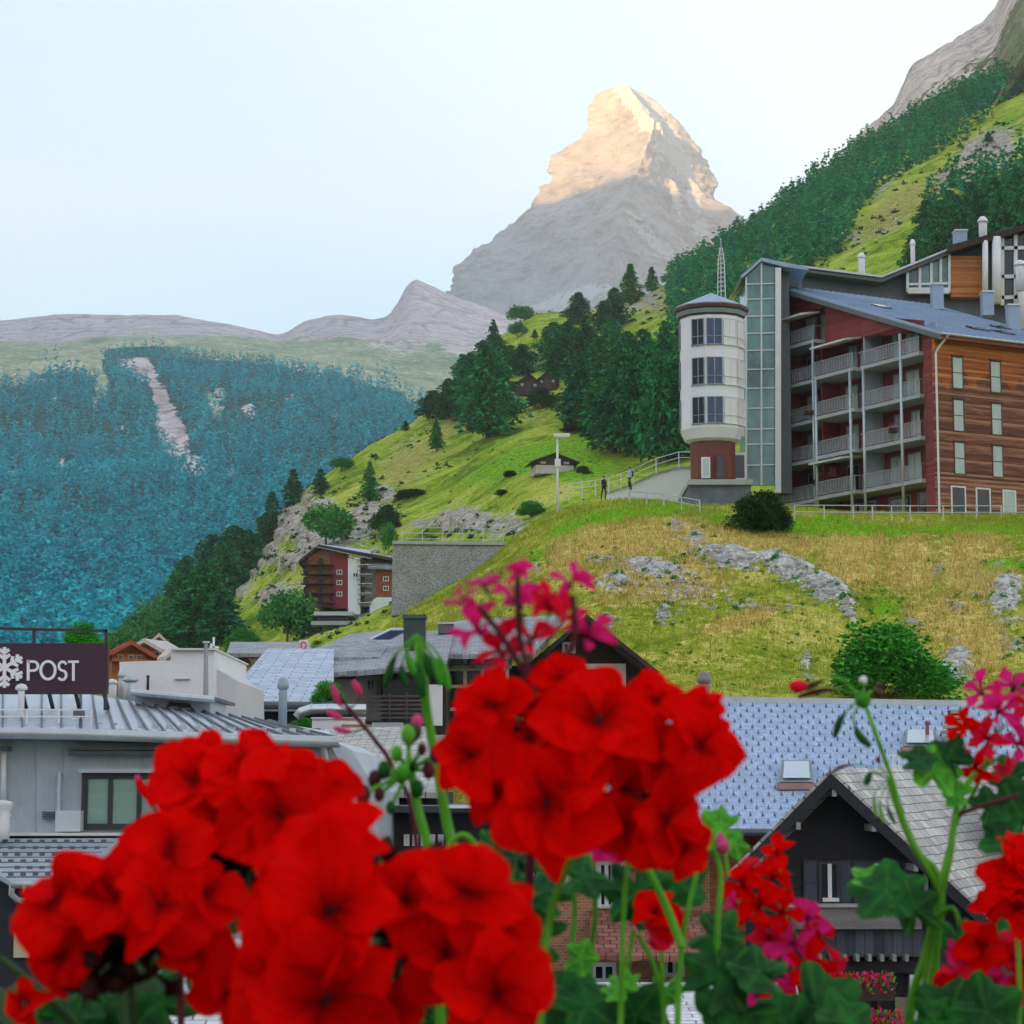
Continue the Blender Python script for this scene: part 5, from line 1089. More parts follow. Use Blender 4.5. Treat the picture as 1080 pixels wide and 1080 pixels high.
flue(118, 716, 738, 9, 60.5, 'low pale vent half behind the dark sign', white_metal, 1.3)
dv = thing('roof_hatch', 'small dark hatch cowl on the zinc roof below the sign', 'vent', P(82, 757, 52)); wp_(boxP(77, 749, 87, 758, 52, .3), 'cowl', zinc_dark, dv); wp_(boxP(76, 757, 89, 759, 51.9, .5), 'foot', white_metal, dv)
rail_fence('roof_rail', [P(-40, 763, 50.6), P(96, 763, 50.6)], 'low white guard rail along the zinc roof edge', .30, .8, white_metal, (1.0, .5), .018)
dm = thing('roof_dormer', 'low metal-roofed dormer box on the zinc roof right of the sign', 'dormer', P(180, 752, 58))
wp_(wallP([(142, 742), (222, 757), (222, 736), (142, 729)], 58, 3), 'wall', zinc, dm); wp_(wallP([(178, 744), (202, 747), (200, 742), (178, 740)], 57.9, .1), 'opening', dark_metal, dm)
wp_(MB().prism(quadP([(138, 730), (225, 738), (225, 734.5), (138, 726)], 57.3), (0, 4.5, 0)), 'roof', zinc_dark, dm); wp_(MB().tube([P(138, 730, 57.1), P(226, 738, 57.1)], .09), 'gutter', pale_metal, dm)
# the sign
sg = thing('rooftop_sign', 'dark purple rooftop sign reading POST beside a white snowflake', 'sign', P(40, 745, 54))
Ys = 54.0; wp_(boxP(-42, 678.5, 114, 732, Ys, .22), 'board', simple('sign_purple', (.045, .012, .032), .5, .12, 1), sg)
ltr = simple('sign_white', (.85, .82, .86), .6, .02)
def stroke(mb, pts, w, Y, dep=.05):
    """flat band following photo points"""
    p2 = [P(x, y, Y) for x, y in pts]; w = w * Y / F
    for i in range(len(p2) - 1):
        d = (p2[i + 1] - p2[i]).normalized(); nrm = Vector((-d.z, 0, d.x)) * w / 2; e = d * w * .12
        mb.prism([p2[i] - nrm - e, p2[i + 1] - nrm + e, p2[i + 1] + nrm + e, p2[i] + nrm - e], (0, -dep - .0006 * i, 0))
def arc(cx, cy, rx, ry, a0, a1, n=14): return [(cx + rx * math.cos(math.radians(a0 + (a1 - a0) * i / n)), cy - ry * math.sin(math.radians(a0 + (a1 - a0) * i / n))) for i in range(n + 1)]
m_ = MB(); stroke(m_, [(30, 696.5), (30, 717.5)], 2.8, Ys - .005); stroke(m_, [(30, 697.8), (35.5, 697.8)] + arc(35.5, 702.6, 4.9, 4.8, 90, -90) + [(30, 707.4)], 2.6, Ys - .005); wp_(m_, 'letter_p', ltr, sg)
m_ = MB(); stroke(m_, arc(51, 707, 7.6, 9.4, 0, 360, 28), 2.7, Ys - .005); wp_(m_, 'letter_o', ltr, sg)
m_ = MB(); stroke(m_, arc(66.3, 702.6, 3.9, 4.6, 25, 260, 14) + arc(65.9, 712.2, 4.3, 4.9, 85, -145, 14), 2.5, Ys - .005); wp_(m_, 'letter_s', ltr, sg)
m_ = MB(); stroke(m_, [(77.7, 698), (77.7, 717.8)], 2.7, Ys - .005); stroke(m_, [(72.4, 698), (83, 698)], 2.5, Ys - .012); wp_(m_, 'letter_t', ltr, sg)
m_ = MB(); cx, cy = 5.0, 704.0
for k in range(6):
    a = math.radians(90 + 60 * k); ca, sa = math.cos(a), -math.sin(a); stroke(m_, [(cx, cy), (cx + 21 * ca, cy + 21 * sa)], 3.6, Ys - .004 - .002 * k)
    for s, L_ in ((9, 7), (15, 6)):
        for q in (-1, 1):
            b2 = a + q * math.radians(52); stroke(m_, [(cx + s * ca, cy + s * sa), (cx + s * ca + L_ * math.cos(b2), cy + s * sa - L_ * math.sin(b2))], 3.3, Ys - .02 - .002 * k - .001 * q)
wp_(m_, 'snowflake', ltr, sg)
for x in (24, 52, 80, 110): wp_(MB().bar(P(x, 732, Ys + .3), P(x + 4, 748, Ys + 1.0), .08), 'leg', dark_metal, sg)
wp_(MB().bar(P(111, 728, Ys - .1), P(111, 749, Ys - .1), .07), 'leg', dark_metal, sg)
m_ = MB(); m_.bar(P(-45, 662, Ys + .1), P(113, 665.5, Ys + .1), .07); 
for x in (-20, 36, 112): m_.bar(P(x, 679, Ys + .1), P(x, 664, Ys + .1), .07)
wp_(m_, 'top_rail', dark_metal, sg)
rp = tree('bush', P(86, 690, 57), 38 * 57 / F, 54 * 57 / F, 'green potted shrub showing above the dark rooftop sign', None, 'shrub')
# white building and pole
wb = thing('white_building', 'plain white flat building behind the zinc roof', 'building', P(195, 745, 74))
wp_(wallP([(126, 1160), (226, 1160), (226, 686), (180, 685), (180, 696.5), (126, 698)], 74, 9), 'wall', white_paint, wb)
wp_(wallP([(226, 1160), (262, 1160), (250, 718), (226, 704)], 74.6, 8), 'side_wall', simple('offwhite', (.62, .62, .66), .85, .06), wb)
wp_(boxP(180, 683.6, 227, 685.4, 73.8, 9.4), 'parapet', white_metal, wb)
wp_(boxP(184, 715.5, 200, 716.6, 73.9, .2), 'sill', pale_metal, wb); flue(156, 712, 720, 3, 73.6, 'tiny dark vent on the white building', dark_metal)
po2 = thing('flag_pole', 'thin grey pole in front of the white building', 'pole', P(217, 745, 70)); wp_(MB().tube([P(217, 745, 70), P(217.3, 677, 70)], [.09, .06], 8), 'shaft', concrete, po2); wp_(MB().tube([P(217.3, 678, 70), P(217.3, 676.5, 70)], .11, 8), 'cap', white_metal, po2)
cr = thing('roof_antenna', 'white cross-shaped antenna above the white building', 'antenna', P(225, 692, 80)); m_ = MB(); m_.bar(P(225, 700, 80), P(225.5, 672, 80), .07); m_.bar(P(221, 682, 80), P(231, 683, 80), .07); m_.bar(P(222, 679, 80), P(229, 686, 80), .06); wp_(m_, 'rod', white_metal, cr)
# distant chalets beyond
def chalet(px, py, w, h, Y, lab, wallm, roofm_, rot=0.0, white=False):
    b = P(px, py, Y); k = Y / F; W_, H_ = w * k, h * k; t = thing('small_chalet', lab, 'chalet', b, rot); he = H_ * .6; D_ = W_ * .9
    MB().prism([(-W_ * .42, 0, -2), (W_ * .42, 0, -2), (W_ * .42, 0, he), (0, 0, H_ * .94), (-W_ * .42, 0, he)], (0, D_, 0)).build('wall', wallm, t); r = MB()
    for s in (-1, 1):
        a = Vector((s * W_ * .56, -.9, he - H_ * .1)); c = Vector((0, -.9, H_)); r.prism([a, c, c - Vector((0, 0, .3)), a - Vector((0, 0, .3))], (0, D_ + 1.5, 0))
    r.build('roof', roofm_, t)
    for x in (-.22, .05, .25):
        f_ = MB().box((x - .07) * W_, (x + .07) * W_, -.08, 0, he * .35, he * .72).build('window', white_metal, t); MB().box((x - .055) * W_, (x + .055) * W_, -.1, -.08, he * .4, he * .68).build('pane', glass_dark, f_)
    bl = MB().box(-W_ * .45, W_ * .45, -.9, 0, he * .2, he * .25).box(-W_ * .45, W_ * .45, -.92, -.85, he * .25, he * .4).build('balcony', orange_wood, t); return t
red_roof = simple('red_roof', (.42, .08, .05), .8, .2); rosy = simple('rosy_metal', (.62, .52, .52), .6, .1)
chalet(136, 702, 42, 26, 150, 'small orange chalet with red gable roof just right of the sign', orange_wood, red_roof, .3)
chalet(157, 698, 40, 24, 165, 'small chalet with pale pink roof behind the orange one', simple('brick_orange', (.5, .12, .06), .8, .2), rosy, -.3)
chalet(168, 690, 20, 22, 185, 'narrow pale gabled house highest of the small chalets', simple('pink_wall', (.55, .28, .26), .8, .1), rosy, .1)
chalet(180, 702, 16, 18, 160, 'small white house at the right end of the small chalets', white_paint, rosy, .4)
chalet(240, 650, 18, 12, L3.at(240, 652).y, 'small pale roofed house among the trees below the left spur', simple('stone_house', (.45, .42, .38), .8), rosy, .5)
# blue roof house
bh = thing('blue_roof_house', 'house with a large plain pale blue metal roof left of the timber chalet', 'house', P(290, 760, 88))
sheet('roof', P(232, 742, 84), P(352, 742, 84), P(352, 684, 98), P(282, 684, 98), slate_pale, bh, .15)
wp_(boxP(236, 744, 352, 1120, 85, 10), 'wall', navy, bh); wp_(MB().tube([P(229, 743.5, 83.7), P(352, 744, 83.7)], .14), 'gutter', zinc_dark, bh); wp_(boxP(231, 746, 352, 750, 83.8, .8), 'eave', zinc, bh)
gh = thing('grey_roof_house', 'far house with grey roof, orange balcony and red awning behind the blue roof', 'house', P(275, 720, 120))
sheet('roof', P(239, 689, 116), P(330, 689, 116), P(326, 677, 126), P(243, 677, 126), slate_grey, gh, .2)
wp_(boxP(242, 690, 300, 1035, 118, 6), 'wall', white_paint, gh); wp_(boxP(240, 695, 262, 702, 117, 1), 'balcony', orange_wood, gh); wp_(boxP(252, 690, 276, 694, 116.8, 1.2), 'awning', simple('red_cloth', (.75, .03, .05), .8), gh); wp_(boxP(262, 694, 280, 696, 117, 1), 'rail', white_metal, gh)
windowP(gh, 256, 704, 262, 712, 117.9, white_metal, glass_dark); windowP(gh, 244, 704, 250, 712, 117.9, white_metal, glass_dark)
rs = thing('round_sign', 'white panel sign with a red ring beside the grey roof', 'sign', P(320, 690, 100)); wp_(boxP(316, 675, 324.5, 686, 100, .15), 'panel', white_paint, rs)
m_ = MB(); stroke(m_, arc(320.2, 680.5, 2.9, 3.6, 0, 360, 18), 1.2, 99.98, .03); wp_(m_, 'ring', simple('ring_red', (.75, .05, .08), .6), rs); wp_(MB().bar(P(320, 700, 100.1), P(320, 686, 100.1), .1), 'post', pale_metal, rs)
# ------------------------------------------------------------------ central chalet
slate_fine = slate('fine_grey_slate', (0.20, 0.21, 0.24), (0.44, 0.45, 0.49), 0.36, 0.2)
Yc = 105
cc = thing('timber_chalet', 'large dark timber chalet with grey slate roofs and white ground floor in the middle', 'chalet', P(520, 790, Yc))
sheet('upper_roof', P(309, 693, 96), P(400, 693, 96), P(425, 664, 108), P(372, 668, 108), slate_fine, cc, .22)
sheet('lower_roof', P(326, 711, 92), P(470, 700, 92), P(480, 664, 106), P(402, 668, 106), slate_fine, cc, .22)
sheet('main_roof', P(440, 690, 98), P(562, 690, 98), P(600, 648, 112), P(480, 655, 112), slate_fine, cc, .2)
wp_(wallP([(402, 1080), (470, 1080), (470, 702), (404, 706)], 95, 10), 'wall', brown_dark, cc); wp_(wallP([(352, 1080), (402, 1080), (402, 706), (352, 710)], 97, 8), 'white_wall', white_paint, cc)
wp_(wallP([(350, 709), (375, 709), (375, 716), (350, 716)], 96.8, .3), 'wall_band', brown_dark, cc)
wp_(boxP(384, 708, 398, 733, 96.7, .3), 'white_door', white_metal, cc); windowP(cc, 386, 716, 396, 731, 96.6, white_metal, glass_dark, 2, 1, .08)
# timber balcony
bl = wp_(boxP(386, 760, 450, 763, 92.5, 3), 'balcony', navy, cc); m_ = MB()
for y in (733, 737.5, 742, 746.5, 751, 755.5): boxP(386, y, 450, y + 2.6, 92.6, .08, m_)
for x in (386, 410, 428, 448): boxP(x, 731, x + 1.6, 761, 92.5, .1, m_)
wp_(m_, 'railing', simple('weathered_rail', (.10, .095, .10), .85, .3), bl)
wp_(boxP(452, 722, 466, 765, 92.5, 1), 'white_pier', white_paint, cc); wp_(wallP([(404, 716), (452, 716), (452, 733), (404, 733)], 94.9, .1), 'shaded_opening', glass_dark, cc)
# main body with gable
wp_(wallP([(470, 800), (682, 800), (682, 712), (622, 654), (560, 702), (470, 702)], Yc, 14), 'gable_wall', brown_dark, cc)
wp_(boxP(600, 700, 660, 800, Yc - .25, .25), 'white_base', white_paint, cc); wp_(boxP(662, 712, 680, 800, Yc - .2, .2), 'dark_base', brown_dark, cc)
r_ = wp_(MB().prism(quadP([(617, 650), (693, 711), (688, 713), (615, 656)], Yc - 2.2), (0, 17, 0)).prism(quadP([(617, 650), (552, 704), (556, 708), (616, 656)], Yc - 2.2), (0, 17, 0)), 'gable_roof', navy, cc)
wp_(MB().bar(P(617, 649.5, Yc - 2.3), P(694, 710.5, Yc - 2.3), .2), 'verge_board', brown_dark, r_)
windowP(cc, 593, 677, 607, 689, Yc - .05, white_metal, glass_dark, 2, 1, .12)
windowP(cc, 615, 706, 630, 722, Yc - .28, brown_dark, glass_dark, 2, 1, .12)
# glazed winter garden with white frames
wg = wp_(boxP(472, 700, 536, 770, Yc - 2.5, 2.3), 'winter_garden', glass_dark, cc); m_ = MB()
for x in (472, 490.5, 509, 527, 535): m_.bar(P(x, 772, Yc - 2.7), P(x, 686 + abs(x - 500) * .2, Yc - 2.7), .16)
for y in (706, 724, 748): m_.bar(P(470, y, Yc - 2.75), P(537, y, Yc - 2.75), .14)
wp_(m_, 'white_frame', white_metal, wg)
sheet('garden_roof', P(466, 702, Yc - 3.2), P(540, 702, Yc - 3.2), P(540, 690, Yc), P(466, 690, Yc), slate_pale, cc, .12)
ch = thing('chimney', 'square dark green metal-clad chimney on the grey roofs', 'chimney', P(437, 680, 99)); wp_(boxP(425.5, 652, 448.5, 682, 98, 1), 'stack', simple('dark_green_metal', (.03, .055, .055), .6), ch); wp_(boxP(424.5, 648, 449.5, 652, 97.9, 1.2), 'cap', simple('cap_green', (.05, .085, .08), .6), ch)
ch = thing('chimney', 'small low dark chimney right of the square green one', 'chimney', P(470, 670, 104)); wp_(boxP(462, 658, 478, 668, 104, 1), 'stack', zinc_dark, ch); wp_(boxP(461, 656, 479, 658, 103.9, 1.2), 'cap', pale_metal, ch)
sp_ = thing('roof_panel', 'pale solar panel tilted on the grey slate roofs', 'panel', P(405, 670, 100)); wp_(MB().prism(quadP([(390, 675), (412, 675), (432, 664), (412, 664)], 99), (0, .2, .1)), 'panel', pale_metal, sp_); wp_(MB().prism(quadP([(393, 674), (411, 674), (428, 665), (412, 665)], 98.9), (0, .06, .02)), 'cells', glass_blue, sp_)
# ------------------------------------------------------------------ stone-tiled roof, duct and planting below the chalet
sr = thing('stone_roof_house', 'old house with weathered stone-slab roof below the timber balcony', 'house', P(410, 860, 66))
sheet('roof', P(352, 834, 60), P(470, 836, 60), P(450, 766, 74), P(338, 768, 74), stone_tiles, sr, .15); wp_(boxP(345, 836, 470, 1230, 61, 8), 'wall', navy, sr)
sheet('upper_roof', P(372, 795, 70), P(470, 797, 70), P(470, 775, 76), P(380, 776, 76), slate('brown_tiles', (.16, .13, .11), (.36, .30, .26), .5, .3), sr, .2)
ss = sr; m_ = boxP(360, 764, 430, 771, 78, 2); wp_(m_, 'terrace_edge', simple('terracotta', (.45, .22, .15), .8, .2), sr)
wl = thing('terrace_parapet', 'white terrace parapet under the silver duct', 'wall', P(345, 770, 80)); wp_(boxP(329, 758, 384, 768, 79, .4), 'wall', white_paint, wl); wp_(boxP(328, 756.5, 385, 758, 78.9, .6), 'coping', white_metal, wl)
wp_(boxP(392, 762, 425, 776, 77, .4), 'pier', concrete, wl)
du = thing('ventilation_duct', 'shiny silver ventilation duct bending beside the stone-slab roof', 'duct', P(330, 756, 77)); wp_(MB().tube([P(313, 757, 77), P(318, 751, 77), P(328, 748, 77), P(350, 747.5, 77), P(386, 748, 77)], .17, 14), 'pipe', simple('silver', (.62, .66, .70), .3, .08, 2, .03, .8), du, smooth=True)
for x in (328, 345, 365): wp_(MB().tube([P(x, 748, 77), P(x + 1, 748, 77)], .19, 14), 'collar', pale_metal, du)
tree('bush', P(320, 772, 82), 18 * 82 / F, 30 * 82 / F, 'low green hedge bush behind the silver duct', None, 'shrub'); tree('dark', P(345, 745, 84), 34 * 84 / F, 36 * 84 / F, 'yellow-brown rounded shrub left of the chalet white wall', None, 'shrub').children[0].data = PROTO['bush'][1][0]
# ------------------------------------------------------------------ slate roofed house, right
sh = thing('slate_roof_house', 'wide house with blue slate roof dotted with snow hooks under the rocky slope', 'house', P(860, 900, 72))
ya, yb = 68.0, 80.0
sheet('roof', P(640, 876, ya), P(1120, 876, ya), P(1130, 745, yb), P(640, 737, yb), slate_blue, sh, .2)
wp_(MB().bar(P(638, 736, yb), P(1132, 744, yb), .3, .22), 'ridge_cap', pale_metal, sh)
wp_(MB().tube([P(638, 878, ya - .2), P(1122, 878, ya - .2)], .12), 'gutter', zinc_dark, sh); wp_(boxP(640, 882, 1120, 1250, ya + .6, 10), 'wall', orange_wood, sh); wp_(boxP(640, 879, 1120, 884, ya - .1, .7), 'eave', simple('eave_wood', (.30, .12, .05), .7), sh)
m_ = MB(); R = random.Random(4); a_, b_, c_, d_ = P(640, 876, ya), P(1120, 876, ya), P(1130, 745, yb), P(640, 737, yb)
rows_ = 21
for r in range(1, rows_):
    v = r / rows_; n_ = 38
    for i in range(n_):
        u = (i + .5 * (r % 2) + R.uniform(-.04, .04)) / n_
        p = lerp(lerp(a_, b_, u), lerp(d_, c_, u), v); s = .04; m_.prism([p + Vector((-s, -.02, .0)), p + Vector((s, -.02, .0)), p + Vector((0, -.02, .12))], (0, .08, .05))
sg_ = wp_(m_, 'snow_hooks', simple('hook_grey', (.16, .20, .28), .6), sh); sg_['kind'] = 'stuff'
def on_roof(px, py): 
    for q in range(400):
        Y = ya + (yb - ya) * q / 399; x = P(px, py, Y); u = (x.x - a_.x) / (b_.x - a_.x); z = lerp(lerp(a_, b_, min(1, max(0, u))), lerp(d_, c_, min(1, max(0, u))), q / 399).z
        if x.z <= z: return x
    return x
def skylight(x0, y0, x1, y1, lab, open_=0.0):
    a = on_roof(x0, y1); b = on_roof(x1, y1); c = on_roof(x1 - 2, y0); d = on_roof(x0 + 2, y0); t = thing('roof_window', lab, 'roof window', a); up_ = Vector((0, -.18, .16))
    wp_(MB().prism([a, b, c, d], up_), 'frame', simple('skylight_frame', (.20, .22, .25), .5), t)
    k = .09; o_ = Vector((0, -.03 - open_, .05)); A1, B1, C1, D1 = (lerp(lerp(a, b, u), lerp(d, c, u), v) + up_ + o_ * (1.2 - v) for u, v in ((k, k), (1 - k, k), (1 - k, 1 - k), (k, 1 - k)))
    wp_(MB().prism([A1, B1, C1, D1], (0, .02, .02)), 'pane', simple('sky_glass', (.42, .52, .58), .15, .05), t)
    wp_(MB().bar(a + Vector((-.1, -.2, .02)), b + Vector((.1, -.2, .02)), .16, .2), 'sill', simple('copper_sill', (.36, .20, .17), .6), t)
skylight(822, 807, 857, 830, 'open skylight with brownish sill in the middle of the blue slate roof'); skylight(952, 774, 988, 792, 'closed skylight higher up near the right end of the blue slate roof')
a = on_roof(929, 808); sf = thing('snow_fence', 'small dark railed snow fence panel on the blue slate roof above the gable', 'snow fence', a); m_ = MB()
for y in (797, 808): m_.bar(P(929, y, a.y - .5), P(967, y, a.y - .5), .06)
for i in range(7): x = 929 + i * 6.33; m_.bar(P(x, 808, a.y - .5), P(x, 797, a.y - .5), .05)
wp_(m_, 'rail', white_metal, sf)
flue(743, 708, 760, 13, 78, 'brown-grey metal chimney with ribbed cap rising at the slate roof ridge', simple('brown_metal', (.24, .20, .20), .5, .15, 2, .1, .3), 1.15, 'chimney', 'chimney')
flue(978, 760, 776, 4, 76, 'tiny reddish vent pipe above the closed skylight', simple('red_vent', (.3, .1, .12), .6))
bc = P(1008, 800, 76); lc = thing('chimney', 'pale chimney with louvred stone cap at the right end of the slate roof', 'chimney', bc); 
wp_(boxP(1000, 777, 1017, 812, 75.5, 1), 'stack', simple('cream_render', (.62, .52, .42), .85, .1), lc); m_ = MB()
for i in range(5): w_ = 9 - i * 1.2; boxP(1008 - w_, 770 - i * 5.2, 1008 + w_, 773.2 - i * 5.2, 75.4 + i * .05, 1.1 - i * .1, m_)
wp_(m_, 'louvred_cap', simple('cap_stone', (.48, .36, .28), .85, .15), lc); wp_(boxP(1003, 749, 1013, 777, 75.8, .5), 'core', brown_dark, lc)
# ------------------------------------------------------------------ dark gabled chalet, right
Yk = 54.0
kc = thing('dark_gable_chalet', 'black timber chalet with shuttered gable and stone-slab roof at lower right', 'chalet', P(880, 1080, Yk))
F1 = P(876, 811, Yk - 1.2); Rf = P(1040, 962, Yk - 1.2); Lf = P(768, 920, Yk - 1.2); bk = P(1068, 806, 68); vec = bk - F1
sheet('right_roof', Rf, Rf + vec * 1.25, F1 + vec * 1.25, F1, slate('pale_stone_slabs', (0.36, 0.34, 0.33), (0.66, 0.63, 0.60), 0.42, 0.26, bs=1.0), kc, .16)
sheet('left_roof', Lf + vec, Lf, F1, F1 + vec, stone_tiles, kc, .16)
m_ = MB(); dn = Vector((0, 0, -.42))
for A_, B2 in ((Lf, F1), (F1, Rf)): m_.prism([A_ + Vector((0, -.05, -.10)), B2 + Vector((0, -.05, -.10)), B2 + dn + Vector((0, -.05, 0)), A_ + dn + Vector((0, -.05, 0))], (0, .12, 0))
wp_(m_, 'verge_board', navy, kc)
m_ = MB()
for A_, B2 in ((Lf, F1), (F1, Rf)): m_.prism([A_ + Vector((0, 0, -.20)), B2 + Vector((0, 0, -.20)), B2 + Vector((0, 1.5, -.20)), A_ + Vector((0, 1.5, -.20))], (0, 0, -.06))
wp_(m_, 'soffit', navy, kc)
wp_(MB().prism(quadP([(790, 1400), (1022, 1400), (1022, 948), (880, 826), (786, 912)], Yk), vec * .96), 'gable_wall', navy, kc)
sh_m = simple('shutter_blue', (.035, .042, .070), .6, .3, 2, .3, stretch=(1, 1, 5))
for x, y in ((880, 836), (842, 871), (922, 873), (802, 905), (966, 915)): wp_(boxP(x - 2.2, y - 3.5, x + 2.4, y + 4, Yk - 1.22, 1.2), 'purlin', simple('grey_beam', (.30, .30, .31), .85, .2), kc)
for x0, x1, sh_ in ((863, 885, 1), (913, 936, 1), (964.5, 984, 0)):
    f_ = windowP(kc, x0, 908, x1, 952, Yk - .02, dark_metal, glass_dark, 2, 1, .08)
    wp_(boxP(x0 + 10.5, 911, x0 + 14, 947, Yk - .13, .04), 'curtain', white_paint, f_); wp_(boxP(x0 + 5, 947, x1, 951, Yk - .16, .12), 'sill', white_paint, f_)
for x0, x1 in ((848, 862), (885.6, 898), (900, 912.4), (936.6, 950), (952, 964)):
    s_ = wp_(boxP(x0, 907, x1, 955, Yk - .12, .05), 'shutter', sh_m, kc); m_ = MB(); boxP(x0 + 2, 910, x1 - 2, 930, Yk - .135, .015, m_); boxP(x0 + 2, 933, x1 - 2, 952, Yk - .135, .015, m_); wp_(m_, 'shutter_panel', simple('shutter_panel', (.05, .058, .09), .6, .3, 2), s_)
wp_(boxP(824, 956, 972, 980, Yk - .75, .75), 'balcony_beam', simple('weathered_beam', (.20, .19, .19), .9, .35, 1.2, .5, stretch=(.6, 1, 7)), kc); wp_(boxP(824, 953.5, 974, 957, Yk - .82, .3), 'beam_cap', simple('light_beam', (.36, .35, .35), .9, .2), kc)
wp_(boxP(856, 981, 974, 1009, Yk - .5, .5), 'panel_band', planks('blue_black_boards', (.022, .030, .045), (.075, .09, .115), .22, 0), kc)
for i in range(8): wp_(boxP(864 + i * 13, 1007, 867.5 + i * 13, 1014, Yk - .9, .9), 'bracket', simple('bracket_pale', (.30, .29, .28), .8), kc)
wp_(boxP(820, 1013, 980, 1026, Yk - .3, .3), 'lower_band', navy, kc); wp_(boxP(966, 1028, 986, 1330, Yk - .25, .3), 'white_wall', white_paint, kc); wp_(boxP(945, 1052, 964, 1100, Yk - .1, .1), 'lit_doorway', simple('painted_warm_light', (.28, .25, .17), .8), kc)  # warm lit look of the doorway is painted into its colour
windowP(kc, 880, 1040, 900, 1075, Yk - .02, dark_metal, glass_dark, 2, 1, .08); windowP(kc, 905, 1040, 928, 1080, Yk - .02, dark_metal, glass_dark, 2, 1, .08)
# pale roof piece at the right margin
pr = thing('pale_roof_shed', 'low shed with smooth pale roof beside the stone-slab roof', 'shed', P(1070, 900, 60))
wp_(MB().prism([P(1034, 868, 56.5), P(1150, 888, 56.5), P(1150, 850, 62), P(1062, 846, 62)], (0, 0, .5)), 'roof', simple('pale_roof', (.52, .51, .50), .75, .1, 1), pr); wp_(MB().bar(P(1037, 869, 56.2), P(1078, 877, 56.2), .12), 'roof_bar', dark_metal, pr)
# ------------------------------------------------------------------ brick house low in the middle
bm = N('brick'); bt = bm.n('ShaderNodeTexBrick'); bm.l(bm.co('Object', rot=(math.pi / 2, 0, 0)), bt.inputs['Vector']); bt.inputs['Scale'].default_value = 3.2; bt.inputs['Mortar Size'].default_value = .03
bt.inputs['Color1'].default_value = (.42, .13, .055, 1); bt.inputs['Color2'].default_value = (.58, .24, .11, 1); bt.inputs['Mortar'].default_value = (.45, .36, .28, 1); bm.bump(bt.outputs['Fac'], -.4, .02); brick = bm.set(bt.outputs['Color'], .85)
bh2 = thing('brick_house', 'orange brick house with white-striped shutters seen between the flower stems', 'house', P(660, 1080, 58))
wp_(boxP(560, 893, 748, 1300, 58, 9), 'wall', brick, bh2); wp_(MB().prism(quadP([(548, 897), (758, 897), (752, 878), (556, 878)], 57), (0, 11, 0)), 'roof', brown_dark, bh2)
for x0, x1, y0, y1 in ((628, 663, 908, 958), (590, 606, 908, 945), (700, 722, 1008, 1030), (624, 650, 1015, 1036), (560, 580, 905, 950)):
    f_ = windowP(bh2, x0, y0, x1, y1, 57.98, white_metal, glass_dark, 2, 1, .1)
    if y1 - y0 > 30:
        m_ = MB()
        for i in range(4): xx = x0 + 2 + i * (x1 - x0 - 4) / 4; boxP(xx, y0 + 1, xx + (x1 - x0) / 9, y1 - 1, 57.82, .06, m_)
        wp_(m_, 'shutter_slats', white_paint, f_)
sheet('porch_roof', P(622, 1008, 54.5), P(745, 1008, 54.5), P(745, 960, 57.9), P(622, 960, 57.9), slate('red_tiles', (.24, .07, .05), (.50, .20, .13), .3, .3, bs=1.0), bh2, .15)
# pale roofs at the foot of the picture
lf = thing('pale_slab_roof_house', 'low house with whitish slab roof seen under the leaves at the bottom', 'house', P(700, 1100, 46)); whs = slate('white_slabs', (.55, .56, .58), (.80, .81, .82), .5, .35, bs=.8)
sheet('roof', P(540, 1140, 38), P(860, 1140, 38), P(840, 1036, 48), P(560, 1036, 48), whs, lf, .15); wp_(boxP(560, 1060, 840, 1400, 47, .4), 'wall', navy, lf)
lg_ = thing('white_slab_roof_house', 'low house with white slab roof glimpsed under the left red blooms', 'house', P(240, 1100, 40)); sheet('roof', P(150, 1120, 36), P(420, 1120, 36), P(420, 990, 44), P(150, 990, 44), whs, lg_, .15); wp_(boxP(152, 1000, 420, 1450, 44.2, .4), 'wall', navy, lg_)
dh = thing('dark_eave_house', 'dark house front with low eave behind the lower flower stems', 'house', P(470, 920, 57)); wp_(boxP(396, 857, 560, 1310, 57.5, 8), 'wall', navy, dh); wp_(boxP(385, 850, 566, 857, 56.5, 9), 'roof', dark_metal, dh); wp_(boxP(466, 849, 500, 852.5, 56.4, .2), 'roof_trim', white_metal, dh)
for i in range(5): windowP(dh, 426 + i * 9, 880, 432 + i * 9, 892, 57.48, white_metal, curtain_white, 1, 1, .04)
# street behind the houses
st_ = MB().quad((-60, 20, .05), (60, 20, .05), (60, 120, .05), (-60, 120, .05)).build('street', simple('asphalt', (.06, .06, .065), .9, .2)); st_['kind'] = 'structure'
